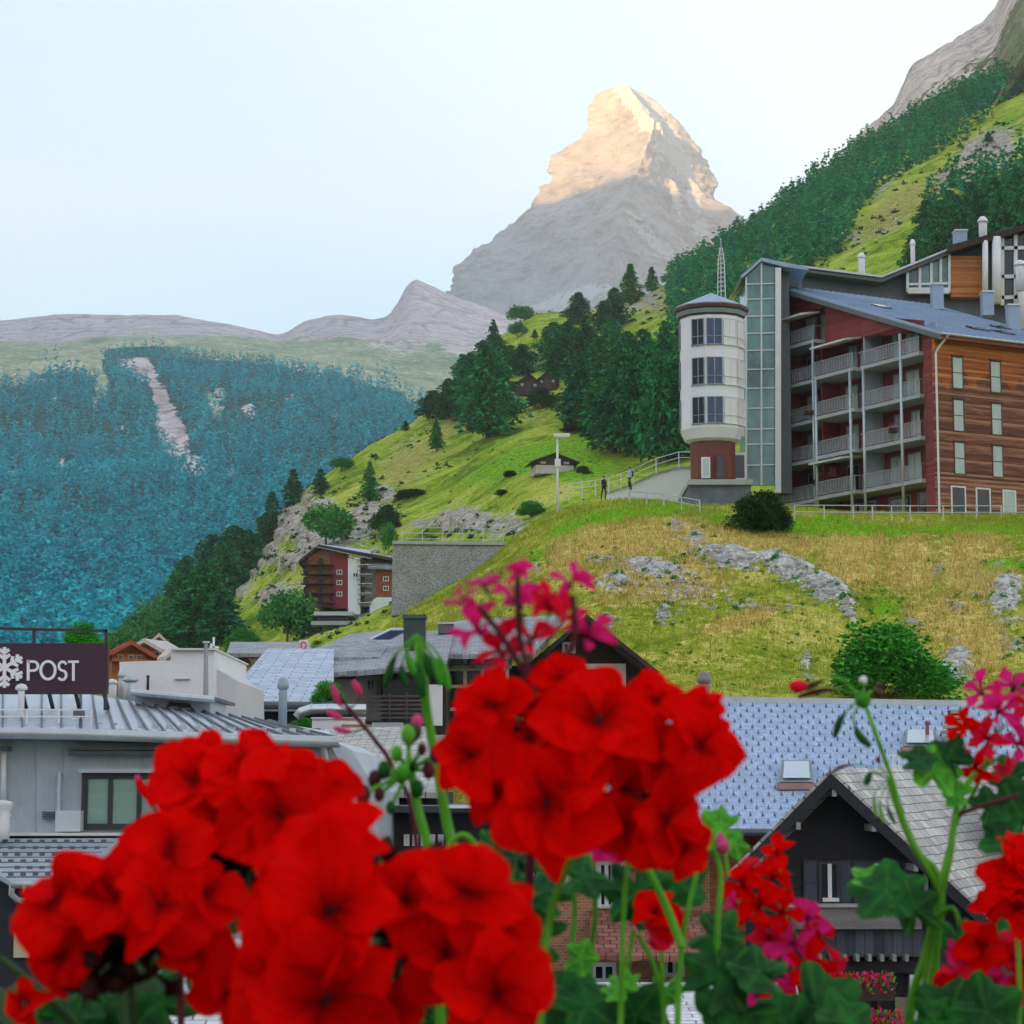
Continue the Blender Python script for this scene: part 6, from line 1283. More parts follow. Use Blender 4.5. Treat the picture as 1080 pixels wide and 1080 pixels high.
# ------------------------------------------------------------------ flowers
DS = 1.0
def PF(x, y, Y): return P(x, y, Y * DS)
def petal_mat(name, c, c2):
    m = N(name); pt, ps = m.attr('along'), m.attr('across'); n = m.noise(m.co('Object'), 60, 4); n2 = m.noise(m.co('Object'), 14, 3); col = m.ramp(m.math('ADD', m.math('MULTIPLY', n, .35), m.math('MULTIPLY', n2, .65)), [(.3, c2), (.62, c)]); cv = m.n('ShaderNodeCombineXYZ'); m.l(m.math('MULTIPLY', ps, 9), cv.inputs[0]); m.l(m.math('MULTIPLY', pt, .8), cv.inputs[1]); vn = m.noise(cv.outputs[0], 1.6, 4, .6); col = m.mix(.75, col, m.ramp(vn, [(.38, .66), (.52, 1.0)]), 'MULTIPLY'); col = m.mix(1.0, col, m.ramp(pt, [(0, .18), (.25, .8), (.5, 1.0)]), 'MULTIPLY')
    m.set(col, .75, **{'Specular_IOR_Level': .03}); m.bump(n, .2, .002)
    tr_ = m.n('ShaderNodeBsdfTranslucent'); m.l(col, tr_.inputs[0]); mx = m.n('ShaderNodeMixShader'); mx.inputs[0].default_value = .34
    m.l(m.b.outputs[0], mx.inputs[1]); m.l(tr_.outputs[0], mx.inputs[2]); m.l(mx.outputs[0], m.o.inputs['Surface']); return m.m
P_red = petal_mat('red_petal', (.98, .003, .002), (.88, .001, .001)); P_mag = petal_mat('magenta_petal', (.97, .035, .30), (.90, .02, .20)); P_cor = petal_mat('coral_petal', (.98, .02, .08), (.90, .008, .03)); P_pink = petal_mat('pink_petal', (.85, .12, .35), (.8, .04, .18))
def gmat(name, c1, c2, rough=.45):
    m = N(name); n = m.noise(m.co('Object'), 25, 5); m.bump(n, .3, .003); return m.set(m.ramp(n, [(.35, c1), (.65, c2)]), rough, **{'Specular_IOR_Level': .12})
def lmat(name, c1, c2):
    m = N(name); n = m.noise(m.co('Object'), 30, 5, .6); n2 = m.noise(m.co('Object'), 120, 3); c = m.ramp(n, [(.35, c1), (.65, c2)])
    c = m.mix(m.math('MULTIPLY', m.attr('zone'), .55), c, mul(c1, .45)); c = m.mix(m.math('MULTIPLY', m.attr('vein'), .6, True), c, (c2[0] * 2.2 + .02, c2[1] * 1.7 + .03, c2[2] * 1.6)); m.bump(m.math('ADD', n2, m.attr('vein')), .5, .002)
    m.set(c, .55, **{'Specular_IOR_Level': .22}); tr_ = m.n('ShaderNodeBsdfTranslucent'); m.l(c, tr_.inputs[0]); mx = m.n('ShaderNodeMixShader'); mx.inputs[0].default_value = .2
    m.l(m.b.outputs[0], mx.inputs[1]); m.l(tr_.outputs[0], mx.inputs[2]); m.l(mx.outputs[0], m.o.inputs['Surface']); return m.m
M_leafd = lmat('geranium_leaf', (.003, .038, .007), (.016, .16, .018)); M_leafm = lmat('young_leaf', (.03, .22, .012), (.11, .50, .03)); M_stem = gmat('flower_stem', (.06, .26, .02), (.16, .48, .04), .6); M_stemd = gmat('dark_stem', (.02, .05, .02), (.05, .10, .03)); M_stalk = gmat('maroon_stalk', (.05, .008, .015), (.12, .02, .03)); M_inner = gmat('shaded_calyx', (.020, .004, .006), (.05, .012, .012), .8); M_calyx = gmat('calyx', (.04, .02, .015), (.10, .10, .03))
def basis(n, spin):
    n = Vector(n).normalized(); u = n.cross(Vector((0, 0, 1)) if abs(n.z) < .9 else Vector((1, 0, 0))).normalized(); v = n.cross(u); c, s = math.cos(spin), math.sin(spin); return u * c + v * s, v * c - u * s, n
def add_petal(mb, o, ax, sd, nr, L, Wd, cup, R, nu=8, nv=9, notch=.06, spoon=False):
    """one petal from o along ax; narrow claw, broad rounded ruffled blade"""
    base = len(mb.v); ph = R.uniform(0, 6.28); tw = R.uniform(-.15, .15)
    for i in range(nu + 1):
        t = i / nu; w = Wd * (0.10 + .90 * math.sin(min(1, t * 1.02) ** .8 * math.pi * .80) ** .9) * (1 if t < .9 else math.sqrt(max(0, 1 - ((t - .9) / .125) ** 2)) * .35 + .65)
        if spoon: w = Wd * 1.35 * (.14 + .86 * t ** 1.7) * math.sqrt(max(0.03, 1 - (max(0, t - .62) / .39) ** 2))
        for j in range(nv + 1):
            s = j / nv * 2 - 1; mb.at.setdefault('along', []).append(t); mb.at.setdefault('across', []).append(s + ph); q = t * (1 - (.20 + notch * math.cos(s * 3)) * abs(s) ** 2.4 * t); z = cup * (s * s * .30 * math.sin(t * 2.2) - t * t * .35) * L + .085 * L * math.sin(s * 4.2 + ph) * t * t + .05 * L * math.sin(t * 6 + ph)
            mb.v.append(tuple(o + ax * (q * L) + sd * (s * w / 2 + tw * t * w * .3) + nr * (z + s * tw * L * t)))
    for i in range(nu):
        for j in range(nv): a = base + i * (nv + 1) + j; mb.f.append((a, a + 1, a + nv + 2, a + nv + 1))
def floret(t, root, c, n, rad, mat, R, wide=1.0, np_=5, open_=.25, hub=None, stalk=None, narrow=False):
    u, v, n = basis(n, R.uniform(0, 6.28)); m = MB()
    for k in range(np_):
        a = 2 * math.pi * k / np_ + R.uniform(-.28, .28); el = open_ + R.uniform(-.35, .4); r = u * math.cos(a) + v * math.sin(a); ax = (r * math.cos(el) + n * math.sin(el)).normalized(); nr = (n * math.cos(el) - r * math.sin(el)).normalized(); sd = ax.cross(nr)
        L = rad * R.uniform(.95, 1.28); add_petal(m, c + n * .0006 * k, ax, sd, nr, L, L * R.uniform(.92, 1.18) * wide, R.uniform(-.3, 2.0), R, spoon=wide < .7)
    f = wp_(m, 'flower', mat, t, smooth=True)
    ce = MB().ball(c + n * rad * .01, rad * .13, 8); wp_(ce, 'shade_plug', M_inner, f)  # dark ball plugs the centre; the hole's shade is put into its colour
    if hub is not None:
        mid = lerp(hub, c, .55) - n * rad * .15 + Vector((0, 0, rad * .1)); wp_(MB().tube([hub, mid, c - n * rad * .18, c], [rad * .035, rad * .03, rad * .05, rad * .03], 6), 'flower_stalk', stalk or M_stalk, f, smooth=True)
    return f
def curve(pts, n=8):
    """smooth path through points"""
    pts = [Vector(p) for p in pts]; out = []; q = [pts[0]] + pts + [pts[-1]]
    for i in range(1, len(q) - 2):
        for k in range(n):
            t = k / n; out.append(.5 * ((2 * q[i]) + (q[i + 1] - q[i - 1]) * t + (2 * q[i - 1] - 5 * q[i] + 4 * q[i + 1] - q[i + 2]) * t * t + (3 * q[i] - q[i - 1] - 3 * q[i + 1] + q[i + 2]) * t ** 3))
    return out + [pts[-1]]
def stem(t, pts, r0, r1, mat=None, name='stem'):
    c = curve([PF(*p) for p in pts]); k = len(c); return wp_(MB().tube(c, [r0 + (r1 - r0) * i / (k - 1) for i in range(k)], 9), name, mat or M_stem, t, smooth=True)
def leaf(t, px, py, D, rp, mat=None, nrm=(0, -.7, .7), spin=0., seed=0, lobes=5, fold=.25):
    """lobed geranium leaf with radius rp photo pixels"""
    D *= DS; R = random.Random(seed * 7 + int(px)); c = P(px, py, D); r = rp * D / F; u, v, n = basis(nrm, spin); m = MB(); na, nr_ = 48, 7; m.v.append(tuple(c)); ph = R.uniform(0, 6); m.at = {'vein': [0.6], 'zone': [0.0]}
    for i in range(1, nr_ + 1):
        q = i / nr_
        for k in range(na):
            a = 2 * math.pi * k / na; d = abs((a + math.pi) % (2 * math.pi) - math.pi) ; lob = 1 + .17 * math.cos(lobes * (a - math.pi)) * q + .035 * math.cos(lobes * 4 * a + ph) * q; notch = 1 - .62 * math.exp(-((a if a < math.pi else a - 2 * math.pi) / .28) ** 2)
            m.at['vein'].append(max(0, math.cos(lobes * (a - math.pi))) ** 14 * (1 - q * .5) + .35 * max(0, math.cos(lobes * 3 * (a - math.pi))) ** 10 * q); m.at['zone'].append(math.exp(-((q - .58) / .12) ** 2))
            rr = r * q * lob * notch; z = fold * r * (q * q * .5 * math.cos(lobes * (a - math.pi)) * .35 - .30 * q * q + .55 * abs(math.sin(a)) * q * q * .5) + R.uniform(-.004, .004) * r
            m.v.append(tuple(c + u * (rr * math.cos(a)) + v * (rr * math.sin(a)) + n * z))
    for k in range(na): m.f.append((0, 1 + k, 1 + (k + 1) % na))
    for i in range(nr_ - 1):
        for k in range(na): a = 1 + i * na + k; b = 1 + i * na + (k + 1) % na; m.f.append((a, a + na, b + na, b))
    return wp_(m, 'leaf', mat or M_leafd, t, smooth=True)
def bud(t, pts, D, w, mat, name='bud', stalk=M_stem, tip=None):
    """drooping bud: stalk along photo points, swelling in its last part"""
    D *= DS; c = curve([P(x, y, D) for x, y in pts], 6); k = len(c); r = w * D / F / 2; j = int(k * .5)
    wp_(MB().tube(c[:j + 1], r * .28, 6), 'bud_stalk', stalk, t, smooth=True)
    e = c[j:]; n_ = len(e); wp_(MB().tube(e, [r * (.28 + .72 * math.sin(min(1, i / (n_ - 1) * 1.15) * math.pi * .86)) for i in range(n_)], 8), name, mat, t, smooth=True)
    if tip: wp_(MB().ball(e[-1], r * .7, 8, (1, 1, 1.5)), 'petal_tip', tip, t, True)
def head(lab, D, hub, florets, mat, R_seed, stem_pts, back=.02, sr=(.0011, .0014), up=.25, wide=1.0, smat=None, stalk=None, open_=.25, skip=(), inner=0):
    """umbel: hub (px, py), florets [(px, py, radius px, depth offset m, material)]"""
    D *= DS; R = random.Random(R_seed); h = P(hub[0], hub[1], D + back); t = thing('geranium', lab, 'geranium', PF(stem_pts[-1][0], stem_pts[-1][1], stem_pts[-1][2]))
    for q_, fl in enumerate(florets):
        if len(florets) > 12 and wide == 1.0 and q_ in skip: continue
        x, y, r = fl[:3]; dz = fl[3] if len(fl) > 3 else 0; mt = fl[4] if len(fl) > 4 else mat; c = P(x, y, D + dz); d = (c - h).normalized(); n = (d * .9 + Vector((0, -.75, 0)) + Vector((R.uniform(-.3, .3), R.uniform(-.2, .2), up + R.uniform(-.25, .25)))).normalized()
        floret(t, t, c, n, r * D / F, mt, R, wide, 5, open_, h, stalk)
    if inner:
        m = MB()
        for i in range(inner):
            d = Vector((R.uniform(-1, 1), R.uniform(-.5, .6), R.uniform(-.45, 1))).normalized() * R.uniform(.35, .95) * max(f_[2] for f_ in florets) * 1.25 * D / F; q = h + d + Vector((0, -.006, 0)); m.tube([h, lerp(h, q, .6), q], [.0008, .0007, .0012], 5); m.tube([q, q + d * .12, q + d * .3], [.0014, .0042, .0008], 6)
        wp_(m, 'calyx_cluster', M_inner, t, smooth=True)  # stalks and calyxes; shade between the petals is put into their dark colour
    if stem_pts: stem(t, [(hub[0], hub[1], (D + back) / DS)] + stem_pts, sr[0], sr[1], smat)
    return t
ZB = 1300
g1 = head('largest bright red flower head, in the centre in front of the timber chalet', .76, (612, 800), [
    (500, 800, 44), (518, 745, 40, .006), (580, 848, 66, -.012), (592, 722, 30, .012), (632, 762, 56, -.010), (735, 788, 46, -.002), (700, 862, 48, .004), (718, 895, 30, .010), (525, 835, 36, .012), (655, 830, 40, .022), (690, 742, 36, .014), (690, 800, 46, .024), (655, 870, 36, .016), (600, 790, 40, .026), (742, 750, 24, .012), (560, 780, 34, .022)],
    P_red, 5, [(602, 900, .78), (575, 1000, .79), (560, ZB, .8)], back=.035, inner=60)
g2 = head('red flower head right of the dark framed window in the zinc wall', .80, (262, 905), [
    (206, 828, 50), (262, 812, 54, .0), (328, 838, 48, .004), (236, 868, 46, -.006), (295, 862, 56, -.012), (345, 882, 34, .006), (190, 868, 32, .012), (320, 905, 30, .01), (224, 796, 24, .014)],
    P_red, 6, [(258, 960, .80), (255, 1080, .80), (250, ZB, .8)], back=.018, smat=M_stemd, inner=60)
g3 = head('red flower head lowest at the left, in front of the studded metal roof', .72, (135, 1000), [
    (62, 952, 52), (118, 945, 50, -.004), (180, 900, 46, .002), (165, 958, 56, -.010), (70, 1010, 40, .004), (215, 945, 40, .004), (205, 1000, 38, .0), (240, 1050, 46, -.002), (30, 1055, 28, .012), (85, 985, 34, .01)],
    P_red, 7, [(140, 1060, .73), (150, 1150, .74), (160, ZB, .75)], back=.02, smat=M_stemd, inner=60)
g4 = head('red flower head nearest at the bottom, between the left pair and the central stems', .66, (415, 990), [
    (345, 905, 58), (320, 970, 62, .0), (350, 960, 70, -.012), (345, 1055, 78, -.014), (290, 1040, 50, .006), (425, 950, 48, .004), (495, 945, 52, .0), (525, 975, 44, .004), (470, 1005, 48, .002), (520, 1045, 58, -.006), (300, 925, 34, .012), (415, 1065, 34, .022)],
    P_red, 8, [(425, 1070, .69), (430, 1150, .7), (435, ZB, .72)], back=.035, smat=M_stemd, inner=60)
# thin-petalled magenta head above the centre
g5 = head('open magenta and coral flower head with thin petals standing above the big red one', .79, (562, 712), [
    (508, 668, 34, .0, P_mag), (530, 690, 32, -.006, P_cor), (492, 640, 22, .006, P_pink), (548, 640, 34, -.002, P_mag), (580, 640, 26, -.006, P_cor), (560, 680, 32, -.008, P_cor), (602, 618, 22, -.004, P_mag), (618, 672, 28, -.008, P_mag), (592, 655, 24, .0, P_cor), (548, 608, 17, .003, P_mag), (514, 625, 20, .005, P_pink), (525, 720, 22, .004, P_mag)],
    P_mag, 9, [(585, 780, .82), (560, 900, .83), (545, ZB, .84)], back=.006, wide=.50, open_=.5, stalk=M_stalk, smat=M_stalk, sr=(.0014, .002))
for pts in ([(560, 722), (530, 672), (505, 640)], [(562, 722), (548, 670), (546, 608)], [(566, 722), (604, 680), (604, 628)]):
    cc_ = curve([P(x, y, .775) for x, y in pts]); wp_(MB().tube(cc_, .0011, 7), 'flower_stalk', M_stalk, g5, smooth=True)
# heads, buds and leaves farther from the camera
DS = 1.32
g6 = head('coral-red flower head with magenta petals in front of the dark gable', .95, (835, 975), [
    (785, 935, 26), (815, 928, 22, .004), (820, 905, 20, .0), (800, 955, 28, -.006), (825, 965, 26, -.008), (850, 970, 22, .0, P_mag), (835, 995, 28, -.008, P_mag), (860, 985, 20, .004), (812, 990, 22, .0, P_cor), (850, 1015, 26, -.008, P_red), (865, 1030, 22, .0, P_red), (838, 1028, 20, .004, P_mag), (795, 920, 16, .008, P_cor), (780, 960, 16, .008, P_mag), (875, 1015, 16, .006, P_cor)],
    P_red, 12, [(800, 1040, .96), (770, 1110, .97), (750, ZB, .97)], back=.012, wide=.66, stalk=M_stem, open_=.4)
g7 = head('small pinkish-red flower head peeping out at the bottom left of the gable balcony', .95, (818, 1062), [(800, 1050, 20, 0, P_mag), (825, 1058, 20, 0, P_cor), (812, 1075, 18, -.004, P_red), (835, 1072, 16, .004, P_cor), (792, 1068, 14, .004, P_mag)], P_cor, 13, [(815, 1110, .96), (800, ZB, .96)], back=.01, wide=.8)
g8 = head('magenta-red flower head at the right edge above the stone-slab roof', .92, (1050, 775), [
    (1036, 732, 22, 0, P_mag), (1068, 728, 22, 0, P_mag), (1052, 752, 22, -.006, P_mag), (1082, 752, 24, 0, P_cor), (1018, 768, 22, .002, P_red), (1042, 780, 20, -.006, P_cor), (1072, 785, 22, -.002, P_mag), (1030, 806, 20, .002, P_red), (1095, 725, 18, .004, P_mag), (1055, 808, 15, .004, P_cor)],
    P_mag, 14, [(1030, 830, .93), (1008, 870, .94), (985, 960, .95), (960, 1090, .96), (940, ZB, .96)], back=.008, wide=.62, stalk=M_stem, open_=.4)
g9 = head('bright red flower head cut by the right edge below the stone-slab roof', .88, (1070, 960), [(1072, 905, 30), (1060, 935, 32, -.005), (1090, 930, 34, -.004), (1045, 955, 18, .006), (1075, 960, 26, .0), (1095, 965, 26)], P_red, 15, [(1075, 1050, .89), (1070, ZB, .9)], back=.02, wide=.95)
g10 = head('loose red and wine-coloured flower head low at the right edge', .90, (1040, 1020), [(1010, 1035, 22, 0, P_cor), (1000, 1045, 20, .002, P_red), (1035, 1000, 26, -.004, P_red), (1060, 1005, 24, .0, P_cor), (1045, 1035, 18, .004, P_mag), (1078, 1015, 24, 0, P_red), (1025, 1022, 18, .004, P_mag), (1070, 1040, 20, .0, P_cor), (1010, 1005, 14, .006, P_mag), (990, 1050, 14, .006, P_cor)], P_red, 16, [(1030, 1080, .91), (1020, ZB, .92)], back=.015, wide=.8)
g11 = head('half-hidden red flower among the stems under the big central head', .86, (695, 975), [(690, 965, 22, 0, P_red), (705, 975, 20, .002, P_red), (698, 985, 16, 0, P_cor)], P_red, 17, [(700, 1060, .87), (705, ZB, .88)], back=.01)
g12 = head('single magenta-edged bloom hanging just below the big central head', .80, (670, 868), [(650, 880, 24, 0, P_cor), (640, 892, 20, -.003, P_mag), (656, 868, 18, .003, P_red)], P_cor, 18, [(660, 930, .82), (655, 1050, .83), (650, ZB, .84)], back=.012, wide=.7)
# bud cluster left of the centre
g13 = thing('geranium', 'green unopened bud cluster left of the central red head', 'geranium', PF(450, ZB, .82))
stem(g13, [(432, 800, .82), (440, 850, .82), (452, 900, .82), (462, 1000, .83), (470, ZB, .84)], .0020, .0026)
R = random.Random(21)
for x, y in ((405, 812), (400, 838), (418, 795), (445, 790), (430, 775), (452, 812), (395, 822), (412, 852), (440, 832), (425, 815), (383, 838), (460, 795)):
    c = PF(x, y, .80 + R.uniform(-.01, .01)); wp_(MB().ball(c, .0029 * R.uniform(.8, 1.3), 9, (1, 1, 1.4)), 'bud', R.choice([M_leafm, M_stem, M_leafd, M_stalk]), g13, True); wp_(MB().tube([PF(432, 812, .82), c], .0011, 6), 'bud_stalk', M_stem, g13, smooth=True)
bud(g13, [(430, 808), (432, 785), (440, 762)], .80, 18, M_calyx, tip=P_pink)
# nodding buds above
g14 = thing('geranium', 'nodding green bud cluster on an arched stem against the grey slate roofs', 'geranium', PF(480, ZB, .86))
stem(g14, [(437, 672, .84), (444, 690, .84), (452, 760, .85), (470, 860, .86), (485, 960, .86), (490, ZB, .86)], .0018, .003, M_stem)
for pts, w, mt in (([(436, 672), (418, 690), (405, 725)], 9, M_leafd), ([(436, 672), (424, 700), (428, 722)], 9, M_leafd), ([(437, 670), (440, 700), (446, 735)], 13, M_leafd), ([(438, 670), (456, 692), (466, 722)], 12, M_leafm), ([(438, 672), (448, 688), (455, 715)], 11, M_leafd), ([(436, 670), (430, 690), (440, 715)], 11, M_leafm), ([(438, 668), (462, 690), (474, 728)], 8, M_leafm)): bud(g14, pts, .83 , w, mt)
# arched thin stem bottom centre
g15 = thing('geranium', 'thin arched green shoot with closed tip beneath the central head', 'geranium', PF(540, ZB, .84)); stem(g15, [(470, 900, .83), (478, 886, .83), (492, 882, .83), (508, 905, .835), (520, 950, .84), (530, ZB, .85)], .0013, .002)
# maroon blurred bud stalk on the left
g16 = thing('geranium', 'blurred wine-red budding stalk in front of the stone-slab roof on the left', 'geranium', PF(470, ZB, .92)); stem(g16, [(352, 728, .92), (372, 752, .92), (395, 780, .92), (415, 812, .92), (440, 900, .92), (450, ZB, .92)], .0010, .0014, M_stalk)
for pts, w in (([(372, 752), (360, 745), (350, 722)], 8), ([(378, 758), (362, 758), (345, 750)], 8), ([(368, 748), (380, 735), (372, 718)], 8), ([(385, 768), (372, 772), (352, 768)], 7)): bud(g16, pts, .92, w, P_pink, stalk=M_stalk)
# bud left, before the zinc wall
g17 = thing('geranium', 'slender red bud pointing up-left in front of the dark framed window', 'geranium', PF(190, ZB, .8)); stem(g17, [(172, 865, .8), (178, 900, .8), (190, 1000, .8), (190, ZB, .8)], .001, .002, M_stalk); bud(g17, [(172, 865), (158, 845), (145, 822)], .8, 10, P_red, stalk=M_stalk, tip=P_pink); bud(g17, [(172, 865), (162, 852), (156, 838)], .8, 8, P_pink, stalk=M_stalk)
# spent umbels on the tall right stems
g18 = thing('geranium', 'tall spent flower stem with drooping dark calyxes against the slate roof', 'geranium', PF(960, ZB, .93))
stem(g18, [(912, 742, .90), (924, 775, .90), (940, 820, .905), (958, 880, .91), (985, 930, .92), (990, 960, .925), (975, 1040, .93), (962, ZB, .94)], .0011, .0017)
for pts, w, mt in (([(908, 735), (880, 715), (858, 722), (838, 730)], 7, M_calyx), ([(908, 737), (890, 728), (868, 728), (842, 735)], 6, M_stalk), ([(910, 738), (898, 745), (886, 760), (880, 778)], 8, M_leafd), ([(910, 740), (900, 755), (906, 775), (918, 787)], 9, M_leafd), ([(912, 738), (925, 725), (932, 722)], 9, M_calyx), ([(910, 736), (895, 722), (878, 714)], 6, M_leafm), ([(908, 735), (912, 722), (908, 714)], 9, white_paint), ([(910, 736), (920, 728), (930, 732)], 10, M_calyx)): bud(g18, pts, .90, w, mt)
wp_(MB().ball(PF(842, 724, .90), .0042, 9, (1.3, 1, .8)), 'bud_tip', P_cor, g18, True); wp_(MB().ball(PF(910, 738, .9), .0045, 9), 'hub', M_leafm, g18, True)
g19 = thing('geranium', 'curling spent flower stem with thin hanging stalks beside the gable apex', 'geranium', PF(980, ZB, .95))
stem(g19, [(938, 822, .92), (950, 860, .92), (968, 900, .93), (985, 918, .935), (992, 950, .94), (984, 1040, .95), (975, ZB, .95)], .0018, .003)
for pts, w, mt in (([(936, 822), (915, 808), (890, 808), (876, 816)], 4, M_stalk), ([(938, 822), (920, 815), (913, 828)], 8, M_leafd), ([(937, 822), (922, 838), (925, 862)], 4, M_stem), ([(938, 824), (928, 845), (932, 868)], 4, M_stem), ([(939, 824), (936, 850), (944, 868)], 5, M_leafd), ([(940, 824), (948, 845), (952, 865)], 7, M_leafd), ([(936, 820), (928, 806), (925, 798)], 5, M_stalk)): bud(g19, pts, .92, w, mt)
# main leafy stem right
g20 = thing('geranium', 'thick leafy green stem with branching shoots right of the dark gable', 'geranium', PF(985, ZB, .93))
stem(g20, [(1010, 845, .92), (1006, 870, .92), (1000, 910, .92), (990, 950, .925), (975, 1010, .93), (958, 1080, .935), (950, ZB, .94)], .0017, .0025)
stem(g20, [(1008, 850, .92), (1025, 820, .92), (1050, 800, .92)], .0018, .0014); stem(g20, [(1008, 860, .92), (1030, 852, .92), (1075, 838, .92)], .0014, .001, M_stalk); stem(g20, [(986, 966, .925), (968, 955, .92), (948, 950, .92)], .0016, .0012); stem(g20, [(986, 968, .925), (1005, 958, .92), (1014, 985, .92)], .0016, .0012)
for a in ((985, 812, .915, 30, M_leafm, (.3, -.7, .5), 1.2), (1000, 800, .92, 24, M_leafd, (-.3, -.8, .3), 2.4), (968, 800, .91, 20, M_leafd, (-.1, -.6, .7), .2), (1045, 850, .92, 22, M_leafd, (.1, -.8, .5), .4), (1010, 838, .915, 16, M_leafm, (-.4, -.6, .5), 3), (935, 940, .91, 38, M_leafd, (-.2, -.6, .6), 2.9), (965, 958, .905, 26, M_leafd, (.2, -.9, .2), 1.8), (920, 925, .92, 22, M_leafm, (0, -.5, .8), 2.4), (1012, 990, .91, 22, M_leafd, (.3, -.8, .3), 4.8), (1062, 890, .92, 30, M_leafd, (.2, -.7, .5), .8), (1075, 860, .93, 34, M_leafd, (-.2, -.8, .3), 2), (1070, 820, .94, 26, M_leafd, (0, -.8, .5), 3.2)): leaf(g20, *a[:4], mat=a[4], nrm=a[5], spin=a[6])
g21 = thing('geranium', 'mass of dark leaves and bright stems filling the bottom centre of the window box', 'geranium', PF(660, ZB, .86))
for pts in ([(742, 880, .86), (735, 920, .86), (722, 980, .86), (715, 1060, .86), (710, ZB, .87)], [(745, 885, .87), (760, 920, .87), (756, 1000, .87), (750, ZB, .88)], [(668, 980, .88), (662, 1020, .88), (655, 1080, .88), (650, ZB, .9)], [(600, 905, .9), (606, 960, .9), (600, 1060, .9), (605, ZB, .9)], [(622, 900, .92), (628, 960, .92), (622, 1040, .92), (625, ZB, .92)], [(540, 890, .9), (545, 950, .9), (560, 1080, .9), (560, ZB, .9)], [(672, 985, .88), (690, 1020, .88), (700, 1080, .88), (700, ZB, .88)], [(760, 1080, .9), (764, 1030, .9), (752, 990, .9)]): stem(g21, pts, .0011, .0018)
stem(g21, [(720, 1000, .84), (700, 950, .84), (676, 900, .84), (668, 870, .84)], .0022, .0016)
R = random.Random(44)
for x, y, r, mt in ((690, 905, 30, M_leafd), (672, 940, 36, M_leafd), (712, 930, 34, M_leafd), (668, 880, 22, M_leafm), (755, 985, 28, M_leafd), (760, 1030, 38, M_leafd), (800, 1025, 30, M_leafd), (575, 940, 30, M_leafd), (560, 985, 36, M_leafd), (620, 1060, 46, M_leafd), (570, 1060, 42, M_leafd), (670, 1070, 36, M_leafd), (775, 1072, 40, M_leafd), (540, 1075, 36, M_leafd),
                     (760, 875, 22, M_leafm), (775, 890, 16, M_leafm), (752, 862, 12, M_leafm), (862, 1062, 44, M_leafd), (895, 1078, 36, M_leafd), (830, 1085, 36, M_leafd), (590, 900, 24, M_leafd), (615, 925, 26, M_leafd), (545, 905, 26, M_leafd), (655, 1040, 20, M_leafm), (700, 1045, 22, M_leafm), (612, 1010, 18, M_leafm), (1000, 1070, 36, M_leafd), (1040, 1068, 38, M_leafd), (1070, 985, 34, M_leafd), (1065, 1060, 34, M_leafd), (985, 1078, 26, M_leafd), (520, 890, 20, M_leafd)):
    leaf(g21, x, y, R.uniform(.86, .92), r, mt, (R.uniform(-.5, .5), -.75, R.uniform(.1, .9)), R.uniform(0, 6.28), len(g21.children), R.choice((5, 5, 7)), R.uniform(.2, .7))
bud(g21, [(768, 925), (765, 900), (760, 885)], .86, 14, P_pink, tip=P_pink)
g22 = thing('geranium', 'dark leaves and shadowed stalks behind the blooms in the lower left corner', 'geranium', PF(150, ZB, .86))
for x, y, r in ((110, 1010, 34), (150, 1020, 36), (170, 1060, 38), (120, 1060, 38), (80, 1075, 32), (240, 935, 28), (270, 925, 26), (225, 925, 24), (255, 960, 26), (200, 1020, 28), (40, 1070, 26), (10, 1060, 24), (385, 1000, 30), (420, 1040, 40), (455, 1075, 40), (440, 1000, 34), (400, 900, 20), (275, 940, 20), (290, 920, 18)):
    leaf(g22, x, y, R.uniform(.84, .9), r, M_stemd if R.random() < .3 else M_leafd, (R.uniform(-.5, .5), -.75, R.uniform(.1, .8)), R.uniform(0, 6.28), len(g22.children), 5, .5)
for pts in ([(110, 1000, .8), (130, 1060, .8), (140, ZB, .8)], [(0, 1010, .82), (60, 1060, .82), (110, 1120, .83)], [(265, 950, .86), (250, 1080, .86), (240, ZB, .86)], [(400, 1000, .8), (410, 1100, .8), (415, ZB, .8)]): stem(g22, pts, .0016, .0028, M_stemd)
# the window box under the picture's lower edge
wbx = thing('window_box', 'long brown planter holding the geraniums just under the view', 'planter', PF(560, 1250, .85)); q0, q1 = P(-60, 1400, .8), P(1160, 1400, .8)
wp_(MB().box(q0.x, q1.x, .66, 1.34, q0.z - .20, q0.z), 'box', simple('planter_brown', (.12, .06, .04), .8), wbx); rim_m = simple('planter_rim', (.16, .08, .05), .8)
for ya_, yb_ in ((.65, .67), (1.33, 1.35)): wp_(MB().box(q0.x - .01, q1.x + .01, ya_, yb_, q0.z, q0.z + .012), 'rim', rim_m, wbx)
wp_(MB().box(q0.x + .01, q1.x - .01, .68, 1.32, q0.z + .002, q0.z + .006), 'soil', simple('soil', (.03, .02, .015), .95, .4, 30), wbx)
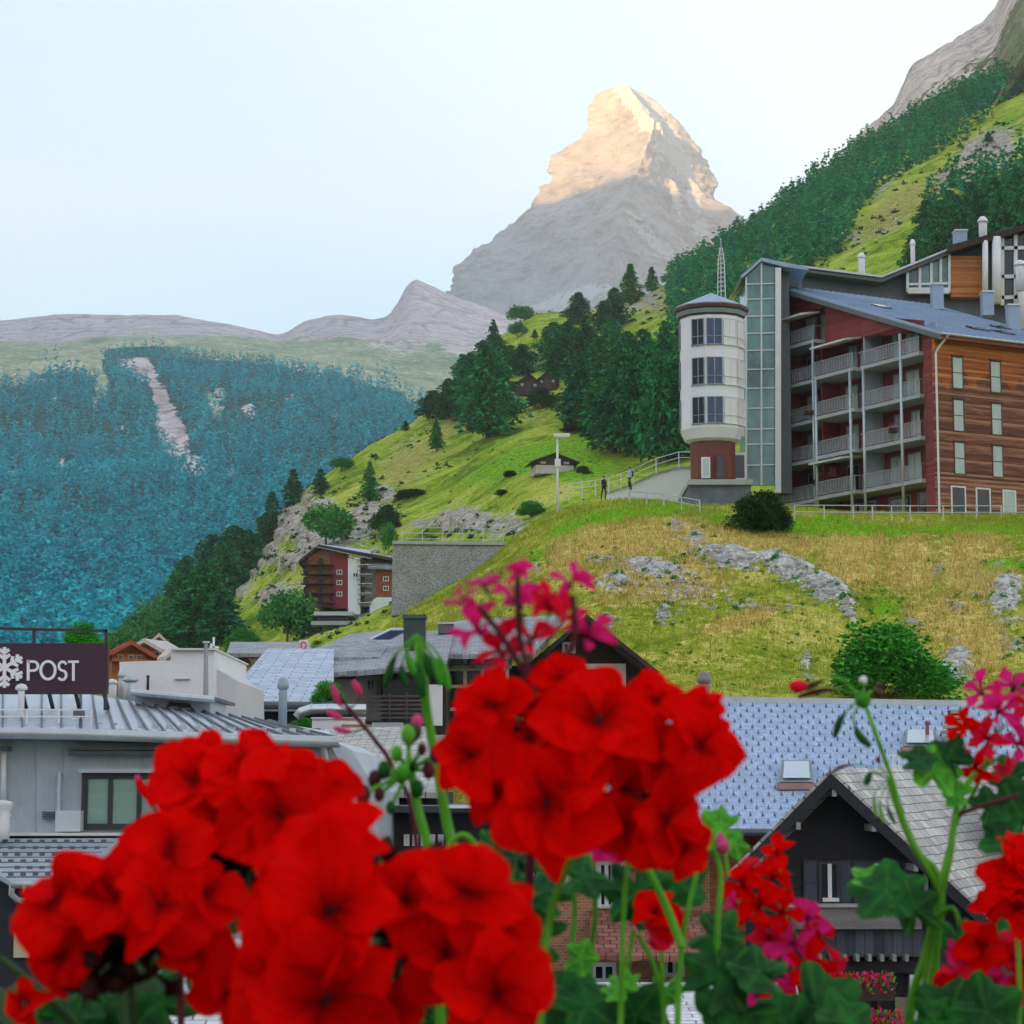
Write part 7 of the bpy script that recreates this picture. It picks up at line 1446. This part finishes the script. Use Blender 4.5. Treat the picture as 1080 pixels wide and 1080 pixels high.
# flower boxes hanging on the dark chalet
def bloom_cluster(px, py, wp, hp_, Y, lab, n, seed):
    R = np.random.RandomState(seed); c = np.array(P(px, py, Y)); k = Y / F; t = thing('balcony_flowers', lab, 'flower box', P(px, py + hp_ / 2, Y)); 
    for nm, m_, cnt, sz in (('blossoms', P_pink, n, .07), ('red_blossoms', P_cor, n // 2, .07), ('foliage', M_leafm, n // 2, .08)):
        p = c + (R.rand(cnt, 3) - .5) * np.array([wp * k, .5, hp_ * k]) * (1 if nm != 'foliage' else 1.05); q = R.randn(cnt, 3); q /= np.linalg.norm(q, axis=1, keepdims=True); s = np.cross(q, R.randn(cnt, 3)); s /= np.linalg.norm(s, axis=1, keepdims=True)
        V = np.stack([p, p + q * sz, p + (q + s) * sz * .8, p + s * sz], 1).reshape(-1, 3) - np.array(t.location); npmesh(nm, V, np.arange(4 * cnt).reshape(-1, 4), m_, t, attrs={'along': np.ones(4 * cnt), 'across': np.zeros(4 * cnt)})
    wp_(MB().box(c[0] - wp * k / 2, c[0] + wp * k / 2, Y - .2, Y + .2, c[2] - hp_ * k / 2 - .2, c[2] - hp_ * k * .2), 'trough', brown_dark, t)
bloom_cluster(921, 1036, 40, 18, Yk - .9, 'pink flowers in the upper trough on the dark chalet balcony', 260, 1); bloom_cluster(920, 1076, 60, 22, Yk - 1.1, 'pink flowers in the lower trough on the dark chalet front', 320, 2); bloom_cluster(885, 1032, 26, 12, Yk - .9, 'orange-pink flowers in the small trough left on the dark chalet', 120, 3)

for x, y, w, h_, Y_, lb_, n_ in ((866, 504, 16, 10, 166.5, 'orange-pink flowers on the lowest left hotel balcony', 60), (878, 496, 7, 8, 164, 'small orange flower tub beside the lowest balcony column', 30), (945, 450, 16, 7, 158.5, 'pale pink flowers on the second balcony at the right column', 60), (855, 432, 14, 6, 167, 'small pink flower trough on the left hotel balcony, two floors up', 40)): bloom_cluster(x, y, w, h_, Y_, lb_, n_, int(x))
# ------------------------------------------------------------------ air
hm = bpy.data.materials.new('air'); hm.use_nodes = True; t = hm.node_tree; t.nodes.clear()
out = t.nodes.new('ShaderNodeOutputMaterial'); pv = t.nodes.new('ShaderNodeVolumePrincipled')
pv.inputs['Color'].default_value = (0.90, 0.93, 1.0, 1); pv.inputs['Density'].default_value = 0.000076; pv.inputs['Anisotropy'].default_value = 0.0
t.links.new(pv.outputs[0], out.inputs['Volume'])
hz = MB().box(-12000, 12000, -9000, 13000, -1, 3400).build('haze', hm); hz['kind'] = 'stuff'
